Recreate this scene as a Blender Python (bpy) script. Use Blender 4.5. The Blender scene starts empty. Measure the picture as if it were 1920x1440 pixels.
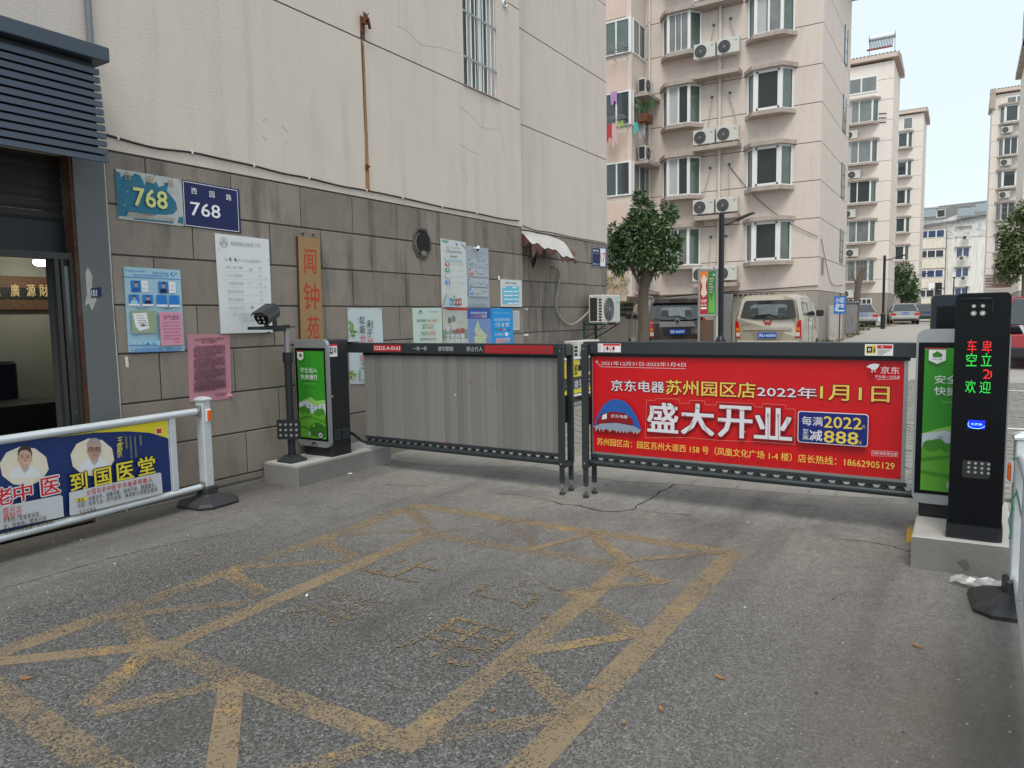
import bpy, math, random
from mathutils import Vector, Matrix
import numpy as np
rnd = random.Random(7)
S = bpy.context.scene
COL = S.collection
R_ = math.radians

# ---------------------------------------------------------------- camera, sky, sun, exposure
CAM_H = 1.55
F_PX, YAW, PITCH, ROLL = 1359.8, .559756, -.0904980, -.0169451
fw = np.array([math.cos(PITCH)*math.cos(YAW), math.cos(PITCH)*math.sin(YAW), math.sin(PITCH)])
_r = np.array([math.sin(YAW), -math.cos(YAW), 0.0]); _u = np.cross(_r, fw)
rt = math.cos(ROLL)*_r + math.sin(ROLL)*_u
up = -math.sin(ROLL)*_r + math.cos(ROLL)*_u
cam_d = bpy.data.cameras.new('camera'); cam = bpy.data.objects.new('camera', cam_d); COL.objects.link(cam)
cam.matrix_world = Matrix(((rt[0], up[0], -fw[0], 0), (rt[1], up[1], -fw[1], 0), (rt[2], up[2], -fw[2], CAM_H), (0, 0, 0, 1)))
cam_d.sensor_width = 36; cam_d.lens = 36*F_PX/1920; cam_d.clip_start = .05; cam_d.clip_end = 2000
S.camera = cam
W = bpy.data.worlds.new('World'); S.world = W; W.use_nodes = True
nt = W.node_tree; nt.nodes.clear()
out = nt.nodes.new('ShaderNodeOutputWorld'); mix = nt.nodes.new('ShaderNodeMixShader')
b1 = nt.nodes.new('ShaderNodeBackground'); b2 = nt.nodes.new('ShaderNodeBackground')
sky = nt.nodes.new('ShaderNodeTexSky'); sky.sky_type = 'NISHITA'; sky.sun_disc = False
SUN_EL, SUN_AZ = R_(58), R_(200)      # azimuth of the sun measured from +X towards +Y
sky.sun_elevation = SUN_EL; sky.sun_rotation = R_(90) - SUN_AZ; sky.air_density = 1.4; sky.dust_density = 3.0
nt.links.new(sky.outputs[0], b1.inputs[0]); b1.inputs[1].default_value = .15
b2.inputs[0].default_value = (.835, .945, .985, 1); b2.inputs[1].default_value = 1.17    # even overcast cloud layer
mix.inputs[0].default_value = .78
nt.links.new(b1.outputs[0], mix.inputs[1]); nt.links.new(b2.outputs[0], mix.inputs[2]); nt.links.new(mix.outputs[0], out.inputs[0])
sl = bpy.data.lights.new('sun', 'SUN'); sl.energy = 2.2; sl.angle = R_(25); sl.color = (1, .945, .87)
so = bpy.data.objects.new('sun', sl); COL.objects.link(so)
so.rotation_euler = Vector((math.cos(SUN_EL)*math.cos(SUN_AZ), math.cos(SUN_EL)*math.sin(SUN_AZ), math.sin(SUN_EL))).to_track_quat('Z', 'Y').to_euler()
S.view_settings.view_transform = 'Standard'; S.view_settings.look = 'None'
S.view_settings.exposure = 0.0; S.view_settings.gamma = 1; S.view_settings.use_curve_mapping = False

# ---------------------------------------------------------------- survey helpers: sight lines met with real planes
def sight(x, y): return (x-960)/F_PX*rt - (y-720)/F_PX*up + fw
def on_y(x, y, Y): d = sight(x, y); t = Y/d[1]; return Vector((t*d[0], Y, CAM_H+t*d[2]))
def on_x(x, y, X): d = sight(x, y); t = X/d[0]; return Vector((X, t*d[1], CAM_H+t*d[2]))
def on_z(x, y, z=0): d = sight(x, y); t = (z-CAM_H)/d[2]; return Vector((t*d[0], t*d[1], z))
def far(x, y, D): d = sight(x, y); return Vector((D*d[0], D*d[1], CAM_H+D*d[2]))
def gz(X):                                             # the lane climbs gently behind the barrier
    if X < 7.5: return 0.0
    if X < 45: return .62*(X-7.5)/37.5
    return .62 + .004*(min(X, 90)-45)

# ---------------------------------------------------------------- materials
MATS = {}
def node(t, n, **k):
    o = t.nodes.new(n)
    for a, b in k.items(): setattr(o, a, b)
    return o
def mat(name, col, rough=.6, metal=0.0, var=.12, vscale=6.0, bump=0.0, bscale=80.0, streak=0.0, streak_col=None, dirt=0.0, dirt_col=(.1, .09, .08), objvar=0.0, emit=None, espec=None, spec=.4, stretch=6.0, coat=0.0):
    """painted / plastered surface: base colour with broad variation, run-down streaks, blotches and fine relief"""
    if name in MATS: return MATS[name]
    m = bpy.data.materials.new(name); m.use_nodes = True; t = m.node_tree; L = t.links
    p = t.nodes['Principled BSDF']
    p.inputs['Roughness'].default_value = rough; p.inputs['Metallic'].default_value = metal
    p.inputs['Specular IOR Level'].default_value = spec
    if coat: p.inputs['Coat Weight'].default_value = coat; p.inputs['Coat Roughness'].default_value = .06
    if emit: p.inputs['Emission Color'].default_value = (*emit[:3], 1); p.inputs['Emission Strength'].default_value = emit[3]
    geo = node(t, 'ShaderNodeNewGeometry'); pos = geo.outputs['Position']
    cur = None
    rgb = node(t, 'ShaderNodeRGB'); rgb.outputs[0].default_value = (*col, 1); cur = rgb.outputs[0]
    def mul(a, fac_socket, lo, hi):
        mr = node(t, 'ShaderNodeMapRange'); L.new(fac_socket, mr.inputs[0]); mr.inputs[3].default_value = lo; mr.inputs[4].default_value = hi
        mx = node(t, 'ShaderNodeMix', data_type='RGBA', blend_type='MULTIPLY'); mx.inputs[0].default_value = 1
        L.new(a, mx.inputs[6]); c = node(t, 'ShaderNodeCombineColor')
        for i in range(3): L.new(mr.outputs[0], c.inputs[i])
        L.new(c.outputs[0], mx.inputs[7]); return mx.outputs[2]
    if var:
        n = node(t, 'ShaderNodeTexNoise'); n.inputs['Scale'].default_value = vscale; n.inputs['Detail'].default_value = 8; n.inputs['Roughness'].default_value = .65
        L.new(pos, n.inputs['Vector']); cur = mul(cur, n.outputs[0], 1-var*1.6, 1+var*1.6)
    if objvar:
        oi = node(t, 'ShaderNodeObjectInfo'); cur = mul(cur, oi.outputs['Random'], 1-objvar, 1+objvar)
    def blend(cur, amount, colr, scale, stretchz, lo, hi):
        mp = node(t, 'ShaderNodeMapping'); mp.inputs['Scale'].default_value = (1, 1, 1/stretchz); L.new(pos, mp.inputs[0])
        n = node(t, 'ShaderNodeTexNoise'); n.inputs['Scale'].default_value = scale; n.inputs['Detail'].default_value = 6; n.inputs['Roughness'].default_value = .6
        L.new(mp.outputs[0], n.inputs['Vector'])
        mr = node(t, 'ShaderNodeMapRange'); L.new(n.outputs[0], mr.inputs[0]); mr.inputs[1].default_value = lo; mr.inputs[2].default_value = hi; mr.inputs[4].default_value = amount
        mx = node(t, 'ShaderNodeMix', data_type='RGBA'); L.new(mr.outputs[0], mx.inputs[0]); L.new(cur, mx.inputs[6]); mx.inputs[7].default_value = (*colr, 1)
        return mx.outputs[2]
    if streak: cur = blend(cur, streak, streak_col or tuple(c*.45 for c in col), 5.0, stretch*2, .5, .72)
    if dirt: cur = blend(cur, dirt, dirt_col, 2.3, 1.0, .52, .75)
    L.new(cur, p.inputs['Base Color'])
    if bump:
        n = node(t, 'ShaderNodeTexNoise'); n.inputs['Scale'].default_value = bscale; n.inputs['Detail'].default_value = 5; L.new(pos, n.inputs['Vector'])
        bp = node(t, 'ShaderNodeBump'); bp.inputs['Strength'].default_value = bump; bp.inputs['Distance'].default_value = .01
        L.new(n.outputs[0], bp.inputs['Height']); L.new(bp.outputs[0], p.inputs['Normal'])
    MATS[name] = m; return m
def ink(name, col, rough=.55): return mat(name, col, rough, var=.05, vscale=9, spec=.3)
def glass(name, col, rough=.06, alpha=None, var=.35, vscale=1.6):
    m = mat(name, col, rough, 0, var=var, vscale=vscale, spec=.9)
    if alpha is not None: m.node_tree.nodes['Principled BSDF'].inputs['Alpha'].default_value = alpha
    return m

# ---------------------------------------------------------------- mesh builder
class MB:
    def __init__(s): s.v = []; s.f = []; s.m = []; s.sm = []; s.mats = []; s.cur = 0
    def use(s, m):
        if m not in s.mats: s.mats.append(m)
        s.cur = s.mats.index(m); return s
    def _add(s, vs, fs, smooth=False):
        o = len(s.v); s.v += [tuple(v) for v in vs]
        for f in fs: s.f.append(tuple(i+o for i in f)); s.m.append(s.cur); s.sm.append(smooth)
        return s
    def box(s, x0, x1, y0, y1, z0, z1, b=0):
        if x1 < x0: x0, x1 = x1, x0
        if y1 < y0: y0, y1 = y1, y0
        if z1 < z0: z0, z1 = z1, z0
        if not b:
            return s._add([(x, y, z) for x in (x0, x1) for y in (y0, y1) for z in (z0, z1)],
                          [(0, 1, 3, 2), (4, 6, 7, 5), (0, 4, 5, 1), (2, 3, 7, 6), (0, 2, 6, 4), (1, 5, 7, 3)])
        b = min(b, .45*(x1-x0), .45*(y1-y0), .45*(z1-z0)); vs = []; idx = {}
        for i, (X, sx) in enumerate(((x0, 1), (x1, -1))):
            for j, (Y, sy) in enumerate(((y0, 1), (y1, -1))):
                for k, (Z, sz) in enumerate(((z0, 1), (z1, -1))):
                    for a in range(3):
                        idx[i, j, k, a] = len(vs)
                        vs.append((X+(0 if a == 0 else sx*b), Y+(0 if a == 1 else sy*b), Z+(0 if a == 2 else sz*b)))
        fs = []
        for i in (0, 1):
            fs.append([idx[i, 0, 0, 0], idx[i, 0, 1, 0], idx[i, 1, 1, 0], idx[i, 1, 0, 0]][::1 if i == 0 else -1])
            fs.append([idx[0, i, 0, 1], idx[1, i, 0, 1], idx[1, i, 1, 1], idx[0, i, 1, 1]][::1 if i == 0 else -1])
            fs.append([idx[0, 0, i, 2], idx[0, 1, i, 2], idx[1, 1, i, 2], idx[1, 0, i, 2]][::1 if i == 0 else -1])
        for j in (0, 1):
            for k in (0, 1):
                fs.append([idx[0, j, k, 1], idx[1, j, k, 1], idx[1, j, k, 2], idx[0, j, k, 2]])
                fs.append([idx[j, 0, k, 0], idx[j, 1, k, 0], idx[j, 1, k, 2], idx[j, 0, k, 2]])
                fs.append([idx[j, k, 0, 0], idx[j, k, 1, 0], idx[j, k, 1, 1], idx[j, k, 0, 1]])
        for i in (0, 1):
            for j in (0, 1):
                for k in (0, 1): fs.append([idx[i, j, k, 0], idx[i, j, k, 1], idx[i, j, k, 2]])
        return s._add(vs, fs)
    def cyl(s, p, q, r, n=12, r2=None, caps=True):
        p, q = Vector(p), Vector(q); d = (q-p).normalized(); a = d.orthogonal().normalized(); b = d.cross(a); r2 = r if r2 is None else r2
        vs = []
        for i in range(n):
            c, t = math.cos(2*math.pi*i/n), math.sin(2*math.pi*i/n)
            vs.append(p+(a*c+b*t)*r); vs.append(q+(a*c+b*t)*r2)
        s._add(vs, [(2*i, 2*((i+1) % n), 2*((i+1) % n)+1, 2*i+1) for i in range(n)], True)
        if caps:
            s._add(vs[0::2], [tuple(range(n))[::-1]]); s._add(vs[1::2], [tuple(range(n))])
        return s
    def tube(s, pts, r, n=8, caps=True):
        pts = [Vector(p) for p in pts]; rr = r if isinstance(r, (list, tuple)) else [r]*len(pts); vs = []; a = None
        for i, p in enumerate(pts):
            d = (pts[min(i+1, len(pts)-1)]-pts[max(i-1, 0)]).normalized()
            a = d.orthogonal().normalized() if a is None else (a-d*a.dot(d)).normalized()
            b = d.cross(a)
            for k in range(n): vs.append(p+(a*math.cos(2*math.pi*k/n)+b*math.sin(2*math.pi*k/n))*rr[i])
        fs = [(i*n+k, i*n+(k+1) % n, (i+1)*n+(k+1) % n, (i+1)*n+k) for i in range(len(pts)-1) for k in range(n)]
        s._add(vs, fs, True)
        if caps: s._add(vs[:n], [tuple(range(n))[::-1]]); s._add(vs[-n:], [tuple(range(n))])
        return s
    def prism(s, poly, a, b, axis='y'):
        n = len(poly)
        def P(u, v, w): return {'y': (u, w, v), 'x': (w, u, v), 'z': (u, v, w)}[axis]
        vs = [P(u, v, a) for u, v in poly]+[P(u, v, b) for u, v in poly]
        return s._add(vs, [tuple(range(n)), tuple(range(n, 2*n))[::-1]]+[(i, i+n, (i+1) % n+n, (i+1) % n) for i in range(n)])
    def face(s, pts, smooth=False): return s._add(pts, [tuple(range(len(pts)))], smooth)
    def loft(s, rings, caps=True, closed=True, smooth=True):
        n = len(rings[0]); vs = [p for r in rings for p in r]
        fs = [(i*n+k, i*n+(k+1) % n, (i+1)*n+(k+1) % n, (i+1)*n+k) for i in range(len(rings)-1) for k in range(n if closed else n-1)]
        s._add(vs, fs, smooth)
        if caps: s._add(rings[0], [tuple(range(n))[::-1]]); s._add(rings[-1], [tuple(range(n))])
        return s
    def mesh(s, name):
        me = bpy.data.meshes.new(name); me.from_pydata(s.v, [], s.f)
        for m in s.mats: me.materials.append(m)
        me.polygons.foreach_set('material_index', s.m); me.polygons.foreach_set('use_smooth', s.sm)
        import bmesh
        bm = bmesh.new(); bm.from_mesh(me); bmesh.ops.recalc_face_normals(bm, faces=bm.faces); bm.to_mesh(me); bm.free()
        return me
    def obj(s, name, parent=None, loc=(0, 0, 0), rz=0, **props):
        me = s.mesh(name)
        if any(s.sm) and not all(s.sm):
            pass
        return link(bpy.data.objects.new(name, me), parent, loc, rz, **props)
def link(o, parent=None, loc=(0, 0, 0), rz=0, **props):
    COL.objects.link(o); o.parent = parent; o.location = loc; o.rotation_euler = (0, 0, rz)
    for k, v in props.items():
        if v is not None: o[k] = v
    return o
def thing(name, label, category, loc=(0, 0, 0), rz=0, group=None):
    return link(bpy.data.objects.new(name, None), None, loc, rz, label=label, category=category, group=group)
def struct(mb, name): return mb.obj(name, kind='structure')
def clone(o, loc, rz=None, label=None, parent=None):
    def cp(src, par):
        c = src.copy(); COL.objects.link(c); c.parent = par
        for ch in [x for x in KIDS.get(src.name, src.children)]: cp(ch, c)
        return c
    r = cp(o, parent); r.location = loc
    if rz is not None: r.rotation_euler = (0, 0, rz)
    if label: r['label'] = label
    return r
KIDS = {}
NEG = -math.pi/2      # a thing turned to face back along -X (towards the photographer)

# ---------------------------------------------------------------- lettering
_txt = {}
def letters(text, bold=0.0, vertical=False):
    key = (text, bold, vertical)
    if key in _txt: return _txt[key]
    cu = bpy.data.curves.new('lettering', 'FONT'); cu.body = '\n'.join(text) if vertical else text
    cu.size = 1; cu.offset = bold; cu.resolution_u = 2; cu.align_x = 'CENTER'
    if vertical: cu.space_line = .82
    ob = bpy.data.objects.new('tmp', cu); me = bpy.data.meshes.new_from_object(ob)
    co = np.empty(len(me.vertices)*3); me.vertices.foreach_get('co', co); co = co.reshape(-1, 3)
    fs = [tuple(p.vertices) for p in me.polygons]
    bpy.data.objects.remove(ob); bpy.data.curves.remove(cu); bpy.data.meshes.remove(me)
    _txt[key] = (co[:, :2].copy(), fs); return _txt[key]
def text_mesh(text, u0, u1, v0, v1, m, bold=0.0, vertical=False, name='lettering', skew=0.0, spread=0.0):
    """letters filled as thin ink; heavier weights and outlines are the same outline struck again a hair apart"""
    co, fs = letters(text, 0.0, vertical)
    lo, hi = co.min(0), co.max(0); sc = np.array([(u1-u0)/(hi[0]-lo[0]), (v1-v0)/(hi[1]-lo[1])])
    q = (co-lo)*sc; em = (v1-v0)/max(1, len(text) if vertical else 1); vs = []; faces = []
    small = 1 if em > .07 else .35
    ex = bold*.42*em*small+spread*em
    shifts = [(0, 0)] if ex < 1e-5 else ([(math.cos(2*math.pi*k/8)*ex, math.sin(2*math.pi*k/8)*ex) for k in range(8)] if spread else [(-ex, -ex*.6), (ex, -ex*.6), (-ex, ex*.6), (ex, ex*.6)])
    for j, (dx, dz) in enumerate(shifts):
        o = len(vs); vs += [(u0+a+skew*b+dx, -.00003*j, v0+b+dz) for a, b in q]; faces += [tuple(i+o for i in f) for f in fs]
    me = bpy.data.meshes.new(name); me.from_pydata(vs, [], faces)
    me.materials.append(m); return me
class Face:
    """a flat sign, poster or printed panel on a plane; artwork is thin ink on it. Facing -Y (ax='y') or -X (ax='x')"""
    def __init__(s, name, label, cat, ax, at, quad, thick, m, parent=None, edge=None, group=None, **kw):
        s.ax, s.at = ax, at
        f = on_y if ax == 'y' else on_x
        pts = [f(x, y, at) for x, y in quad] if not kw.get('world') else [Vector(p) for p in quad]
        us = [s._u(p) for p in pts]; s.u0 = min(us); s.v0 = min(p.z for p in pts); s.k = 0; s.th = thick
        poly = [(s._u(p)-s.u0, p.z-s.v0) for p in pts]; s.w = max(us)-s.u0; s.h = max(p.z for p in pts)-s.v0
        mb = MB().use(edge or m).prism(poly, 0, -thick+.0002)
        mb.use(m).face([(u, -thick, v) for u, v in poly])
        org = (s.u0, at, s.v0) if ax == 'y' else (at, -s.u0, s.v0)
        rz = 0 if ax == 'y' else NEG
        if parent is None: s.o = mb.obj(name, None, org, rz, label=label, category=cat, group=group)
        else:
            q = parent.matrix_world_guess.inverted() @ Vector(org) if False else (Matrix.Rotation(-parent.rotation_euler.z, 3, 'Z') @ (Vector(org)-Vector(parent.location)))
            s.o = mb.obj(name, parent, q, rz-parent.rotation_euler.z)
        s.mb = MB(); s.n = 0
    def _u(s, p): return p.x if s.ax == 'y' else -p.y
    def uv(s, p):
        q = (on_y if s.ax == 'y' else on_x)(p[0], p[1], s.at - (s.th if s.ax else 0)); return s._u(q)-s.u0, q.z-s.v0
    def depth(s):
        s.n += 1; return -s.th-.0006-.0004*s.n
    def poly(s, pts, m, px=True):
        q = [s.uv(p) for p in pts] if px else pts
        d = s.depth(); s.mb.use(m).face([(u, d, v) for u, v in q]); return s
    def rect(s, a, b, m, px=True):
        if px: (u0, v1), (u1, v0) = s.uv(a), s.uv(b)
        else: (u0, v1), (u1, v0) = a, b
        return s.poly([(u0, v0), (u1, v0), (u1, v1), (u0, v1)], m, False)
    def rrect(s, a, b, m, r=.01, px=True):
        if px: (u0, v1), (u1, v0) = s.uv(a), s.uv(b)
        else: (u0, v1), (u1, v0) = a, b
        pts = []
        for cx, cy, a0 in ((u1-r, v1-r, 0), (u0+r, v1-r, 90), (u0+r, v0+r, 180), (u1-r, v0+r, 270)):
            for k in range(5): t = R_(a0+22.5*k); pts.append((cx+r*math.cos(t), cy+r*math.sin(t)))
        return s.poly(pts, m, False)
    def ell(s, a, b, m, px=True, n=20):
        if px: (u0, v1), (u1, v0) = s.uv(a), s.uv(b)
        else: (u0, v1), (u1, v0) = a, b
        return s.poly([((u0+u1)/2+(u1-u0)/2*math.cos(2*math.pi*k/n), (v0+v1)/2+(v1-v0)/2*math.sin(2*math.pi*k/n)) for k in range(n)], m, False)
    def line(s, pts, w, m, px=True):
        q = [Vector((*(s.uv(p) if px else p), 0)) for p in pts]
        for a, b in zip(q, q[1:]):
            d = (b-a).normalized(); nn = Vector((-d.y, d.x, 0))*w/2
            s.poly([(a-nn)[:2], (b-nn)[:2], (b+nn)[:2], (a+nn)[:2]], m, False)
        return s
    def txt(s, text, a, b, m, bold=0.0, px=True, vertical=False, outline=None, ow=.03, skew=0):
        if px: (u0, v1), (u1, v0) = s.uv(a), s.uv(b)
        else: (u0, v1), (u1, v0) = a, b
        if outline:
            d = s.depth()
            link(bpy.data.objects.new('lettering_outline', text_mesh(text, u0, u1, v0, v1, outline, 0, vertical, 'lettering_outline', skew, ow+bold*.42)), s.o, (0, d, 0))
        d = s.depth()
        link(bpy.data.objects.new('lettering', text_mesh(text, u0, u1, v0, v1, m, bold, vertical, 'lettering', skew)), s.o, (0, d, 0)); return s
    def done(s):
        if s.mb.f: s.mb.obj('printed_artwork', s.o)
        return s.o
def crop(ox, oy, sc): return lambda x, y: (ox+x/sc, oy+y/sc)
# ---------------------------------------------------------------- materials of the place
stucco = mat('wall_stucco', (.62, .54, .475), .85, var=.05, vscale=1.3, bump=.25, bscale=60, streak=.5, streak_col=(.47, .42, .375), dirt=.25, dirt_col=(.53, .51, .43), stretch=5)
stucco_pale = mat('wall_stucco_patch', (.56, .50, .455), .85, var=.05, vscale=1.3, bump=.25, bscale=60, streak=.4, streak_col=(.43, .39, .35), stretch=5)
facade = mat('facade_render', (.63, .55, .497), .85, var=.045, vscale=.7, bump=.15, bscale=40, streak=.45, streak_col=(.50, .42, .37), dirt=.35, dirt_col=(.52, .45, .40), stretch=3)
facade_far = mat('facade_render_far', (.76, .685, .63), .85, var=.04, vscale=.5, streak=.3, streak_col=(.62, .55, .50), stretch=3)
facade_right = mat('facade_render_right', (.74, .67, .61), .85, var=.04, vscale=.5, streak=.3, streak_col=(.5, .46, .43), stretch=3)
pinkpanel = mat('pink_panel', (.64, .49, .42), .8, var=.05, vscale=1, streak=.3, streak_col=(.45, .36, .31))
slabc = mat('concrete_ledge', (.40, .34, .30), .85, var=.12, vscale=3, streak=.5, streak_col=(.22, .18, .16), dirt=.5, dirt_col=(.2, .17, .15))
stone = mat('plinth_stone', (.25, .213, .176), .85, var=.10, vscale=5, bump=.35, bscale=70, objvar=.13, streak=.55, streak_col=(.135, .118, .10), dirt=.5, dirt_col=(.27, .235, .195), stretch=2)
stone_top = mat('plinth_stone_stained', (.235, .20, .168), .85, var=.14, vscale=6, bump=.35, bscale=70, objvar=.13, streak=.78, streak_col=(.068, .064, .055), dirt=.45, dirt_col=(.26, .23, .195), stretch=3)
joint = mat('dark_joint', (.085, .08, .075), .9)
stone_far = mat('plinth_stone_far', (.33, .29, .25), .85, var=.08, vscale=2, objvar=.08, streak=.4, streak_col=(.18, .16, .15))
concrete = mat('cast_concrete', (.195, .19, .178), .8, var=.16, vscale=5, bump=.3, bscale=45, dirt=.55, dirt_col=(.13, .125, .115))
conc_pale = mat('cement_top', (.40, .39, .375), .8, var=.1, vscale=7, bump=.2, bscale=60, dirt=.4, dirt_col=(.3, .29, .27))
white = mat('white_paint', (.72, .73, .73), .4, var=.04, dirt=.2, dirt_col=(.5, .49, .46))
plastic = mat('white_plastic', (.75, .76, .75), .35, var=.03)
fence_w = mat('white_galvanised_rail', (.62, .66, .69), .32, .25, var=.06, vscale=20, dirt=.25, dirt_col=(.4, .41, .41))
rubber = mat('black_rubber', (.035, .036, .04), .55, var=.2, vscale=25, bump=.5, bscale=40, dirt=.6, dirt_col=(.11, .105, .095))
gunmetal = mat('dark_grey_powder_coat', (.038, .047, .053), .35, .3, var=.06, spec=.5, dirt=.25, dirt_col=(.07, .07, .068))
blackp = mat('black_satin_paint', (.018, .020, .024), .38, .1, var=.08, dirt=.3, dirt_col=(.035, .034, .033))
gloss = mat('black_gloss_panel', (.006, .007, .009), .22, 0, var=.03, spec=.18)
silver = mat('silver_trim', (.38, .40, .42), .38, .6, var=.04)
chrome = mat('bright_metal', (.6, .6, .6), .25, .9, var=.03)
steel = mat('grey_galvanised_steel', (.30, .31, .31), .45, .6, var=.08)
rust = mat('rusty_iron', (.13, .05, .022), .9, var=.4, vscale=30, bump=.5)
louvre = mat('slate_blue_louvre', (.058, .078, .105), .5, .2, var=.06, vscale=2, dirt=.3, dirt_col=(.075, .082, .088))
pillarp = mat('grey_blue_pillar_paint', (.125, .134, .138), .8, var=.06, vscale=4, bump=.2, bscale=30, dirt=.5, dirt_col=(.18, .18, .17))
winglass = glass('window_glass', (.030, .040, .045))
winglass2 = glass('window_glass_curtained', (.16, .175, .17))
winglass3 = glass('window_glass_green', (.085, .115, .10))
carglass = glass('car_glass', (.02, .026, .028), .05)
upvc = mat('white_window_frame', (.74, .75, .75), .4, var=.03)
darkrub = mat('dark_trim', (.02, .02, .021), .6)
I_white = ink('white_ink', (.78, .79, .80)); I_black = ink('black_ink', (.02, .02, .022)); I_navy = ink('navy_ink', (.012, .018, .09))
I_red = ink('red_ink', (.55, .02, .025)); I_yellow = ink('yellow_ink', (.75, .58, .09)); I_green = ink('green_ink', (.03, .30, .07)); I_blue = ink('blue_ink', (.02, .19, .56))
I_gray = ink('grey_ink', (.35, .37, .38)); I_lblue = ink('light_blue_ink', (.30, .58, .72)); I_orange = ink('orange_ink', (.70, .22, .05)); I_teal = ink('teal_ink', (.01, .15, .24))
I_faint = ink('faded_print', (.40, .42, .43)); I_skin = ink('skin_print', (.52, .30, .21)); I_brown = ink('hair_print', (.05, .04, .035)); I_cream = ink('cream_print', (.68, .62, .50))

# ---------------------------------------------------------------- ground
def ground_mats():
    m = bpy.data.materials.new('asphalt'); m.use_nodes = True; t = m.node_tree; L = t.links; p = t.nodes['Principled BSDF']
    pos = node(t, 'ShaderNodeNewGeometry').outputs['Position']
    def noise(sc, det=5, rough=.6, src=None):
        n = node(t, 'ShaderNodeTexNoise'); n.inputs['Scale'].default_value = sc; n.inputs['Detail'].default_value = det; n.inputs['Roughness'].default_value = rough
        L.new(src or pos, n.inputs['Vector']); return n.outputs[0]
    def mr(s, a, b, lo=0, hi=1):
        n = node(t, 'ShaderNodeMapRange'); L.new(s, n.inputs[0]); n.inputs[1].default_value = a; n.inputs[2].default_value = b; n.inputs[3].default_value = lo; n.inputs[4].default_value = hi; return n.outputs[0]
    def mixc(f, a, b):
        n = node(t, 'ShaderNodeMix', data_type='RGBA')
        if isinstance(f, float): n.inputs[0].default_value = f
        else: L.new(f, n.inputs[0])
        for s, i in ((a, 6), (b, 7)):
            if isinstance(s, tuple): n.inputs[i].default_value = (*s, 1)
            else: L.new(s, n.inputs[i])
        return n.outputs[2]
    def math_(op, a, b):
        n = node(t, 'ShaderNodeMath', operation=op)
        for s, i in ((a, 0), (b, 1)):
            if isinstance(s, (int, float)): n.inputs[i].default_value = s
            else: L.new(s, n.inputs[i])
        return n.outputs[0]
    v = node(t, 'ShaderNodeTexVoronoi'); v.inputs['Scale'].default_value = 112; L.new(pos, v.inputs['Vector'])
    v2 = node(t, 'ShaderNodeTexVoronoi', feature='DISTANCE_TO_EDGE'); v2.inputs['Scale'].default_value = 112; L.new(pos, v2.inputs['Vector'])
    ramp = node(t, 'ShaderNodeValToRGB'); e = ramp.color_ramp.elements
    e[0].position = 0; e[0].color = (.018, .018, .018, 1); e[1].position = 1; e[1].color = (.32, .31, .295, 1)
    for q, c in ((.35, .040), (.55, .095), (.78, .155), (.93, .215)): k = e.new(q); k.color = (c, c*.99, c*.97, 1)
    sep = node(t, 'ShaderNodeSeparateColor'); L.new(v.outputs['Color'], sep.inputs[0]); L.new(sep.outputs[0], ramp.inputs[0])
    grit = mixc(mr(v2.outputs['Distance'], 0.0, .10), (.17, .165, .155), ramp.outputs[0])
    base = mixc(mr(noise(260, 2), .3, .7, .0, .55), grit, (.085, .083, .08))
    s = node(t, 'ShaderNodeSeparateXYZ'); L.new(pos, s.inputs[0]); X, Y = s.outputs[0], s.outputs[1]
    # cement dust trodden into the pores near the gate, the right-hand lane and along the wall
    big = noise(.9, 8, .7)
    dx = mr(X, 2.6, 5.6); dr = mr(Y, 1.4, .0)
    dl = mr(Y, 4.2, 5.0, 0, .8)
    zone = math_('MAXIMUM', math_('MAXIMUM', math_('MULTIPLY', dx, 1.25), math_('MULTIPLY', dr, .85)), dl)
    f = math_('MULTIPLY', zone, mr(big, .30, .60, .30, 1.2))
    dust = mixc(mr(noise(14, 8, .75), .3, .7), (.175, .163, .148), (.31, .293, .27))
    f2 = math_('MULTIPLY', f, mr(noise(45, 6, .7), .38, .62, .55, 1))
    cl = node(t, 'ShaderNodeClamp'); L.new(f2, cl.inputs[0])
    col = mixc(math_('MULTIPLY', cl.outputs[0], .86), base, dust)
    # pale worn cement streaks, dark oil patches; browner at near right, darker towards the wall
    pale = mr(noise(2.1, 9, .72), .60, .74, 0, .5); col = mixc(math_('MULTIPLY', pale, mr(X, 3.2, 5.2, .12, 1)), col, (.31, .30, .28))
    mp = node(t, 'ShaderNodeMapping'); mp.inputs['Location'].default_value = (3.3, 7.1, 0); L.new(pos, mp.inputs[0])
    dark = mr(noise(1.3, 7, .65, mp.outputs[0]), .56, .72, 0, .5); col = mixc(dark, col, (.062, .056, .05))
    brown_zone = math_('MULTIPLY', math_('MULTIPLY', mr(Y, .9, -.1), mr(X, 4.3, 3.2)), mr(big, .35, .6, .4, .8)); col = mixc(brown_zone, col, (.092, .080, .066)); wallside = mr(Y, 4.75, 5.6, 0, .62); col = mixc(wallside, col, (.075, .066, .055))
    mt = node(t, 'ShaderNodeMapping'); mt.inputs['Scale'].default_value = (.16, 1.5, 1); mt.inputs['Rotation'].default_value = (0, 0, -.06); L.new(pos, mt.inputs[0])
    col = mixc(mr(noise(1.5, 5, .6, mt.outputs[0]), .5, .66, 0, .42), col, (.070, .066, .060))          # wheel paths
    mo = node(t, 'ShaderNodeMapping'); mo.inputs['Location'].default_value = (11, 4, 0); L.new(pos, mo.inputs[0])
    col = mixc(mr(noise(5.2, 4, .55, mo.outputs[0]), .70, .76, 0, .55), col, (.035, .033, .030))        # oil drips
    specks = node(t, 'ShaderNodeTexVoronoi'); specks.inputs['Scale'].default_value = 16; L.new(pos, specks.inputs['Vector'])
    col = mixc(mr(specks.outputs['Distance'], .085, .06, 0, .28), col, (.42, .40, .37))
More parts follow.
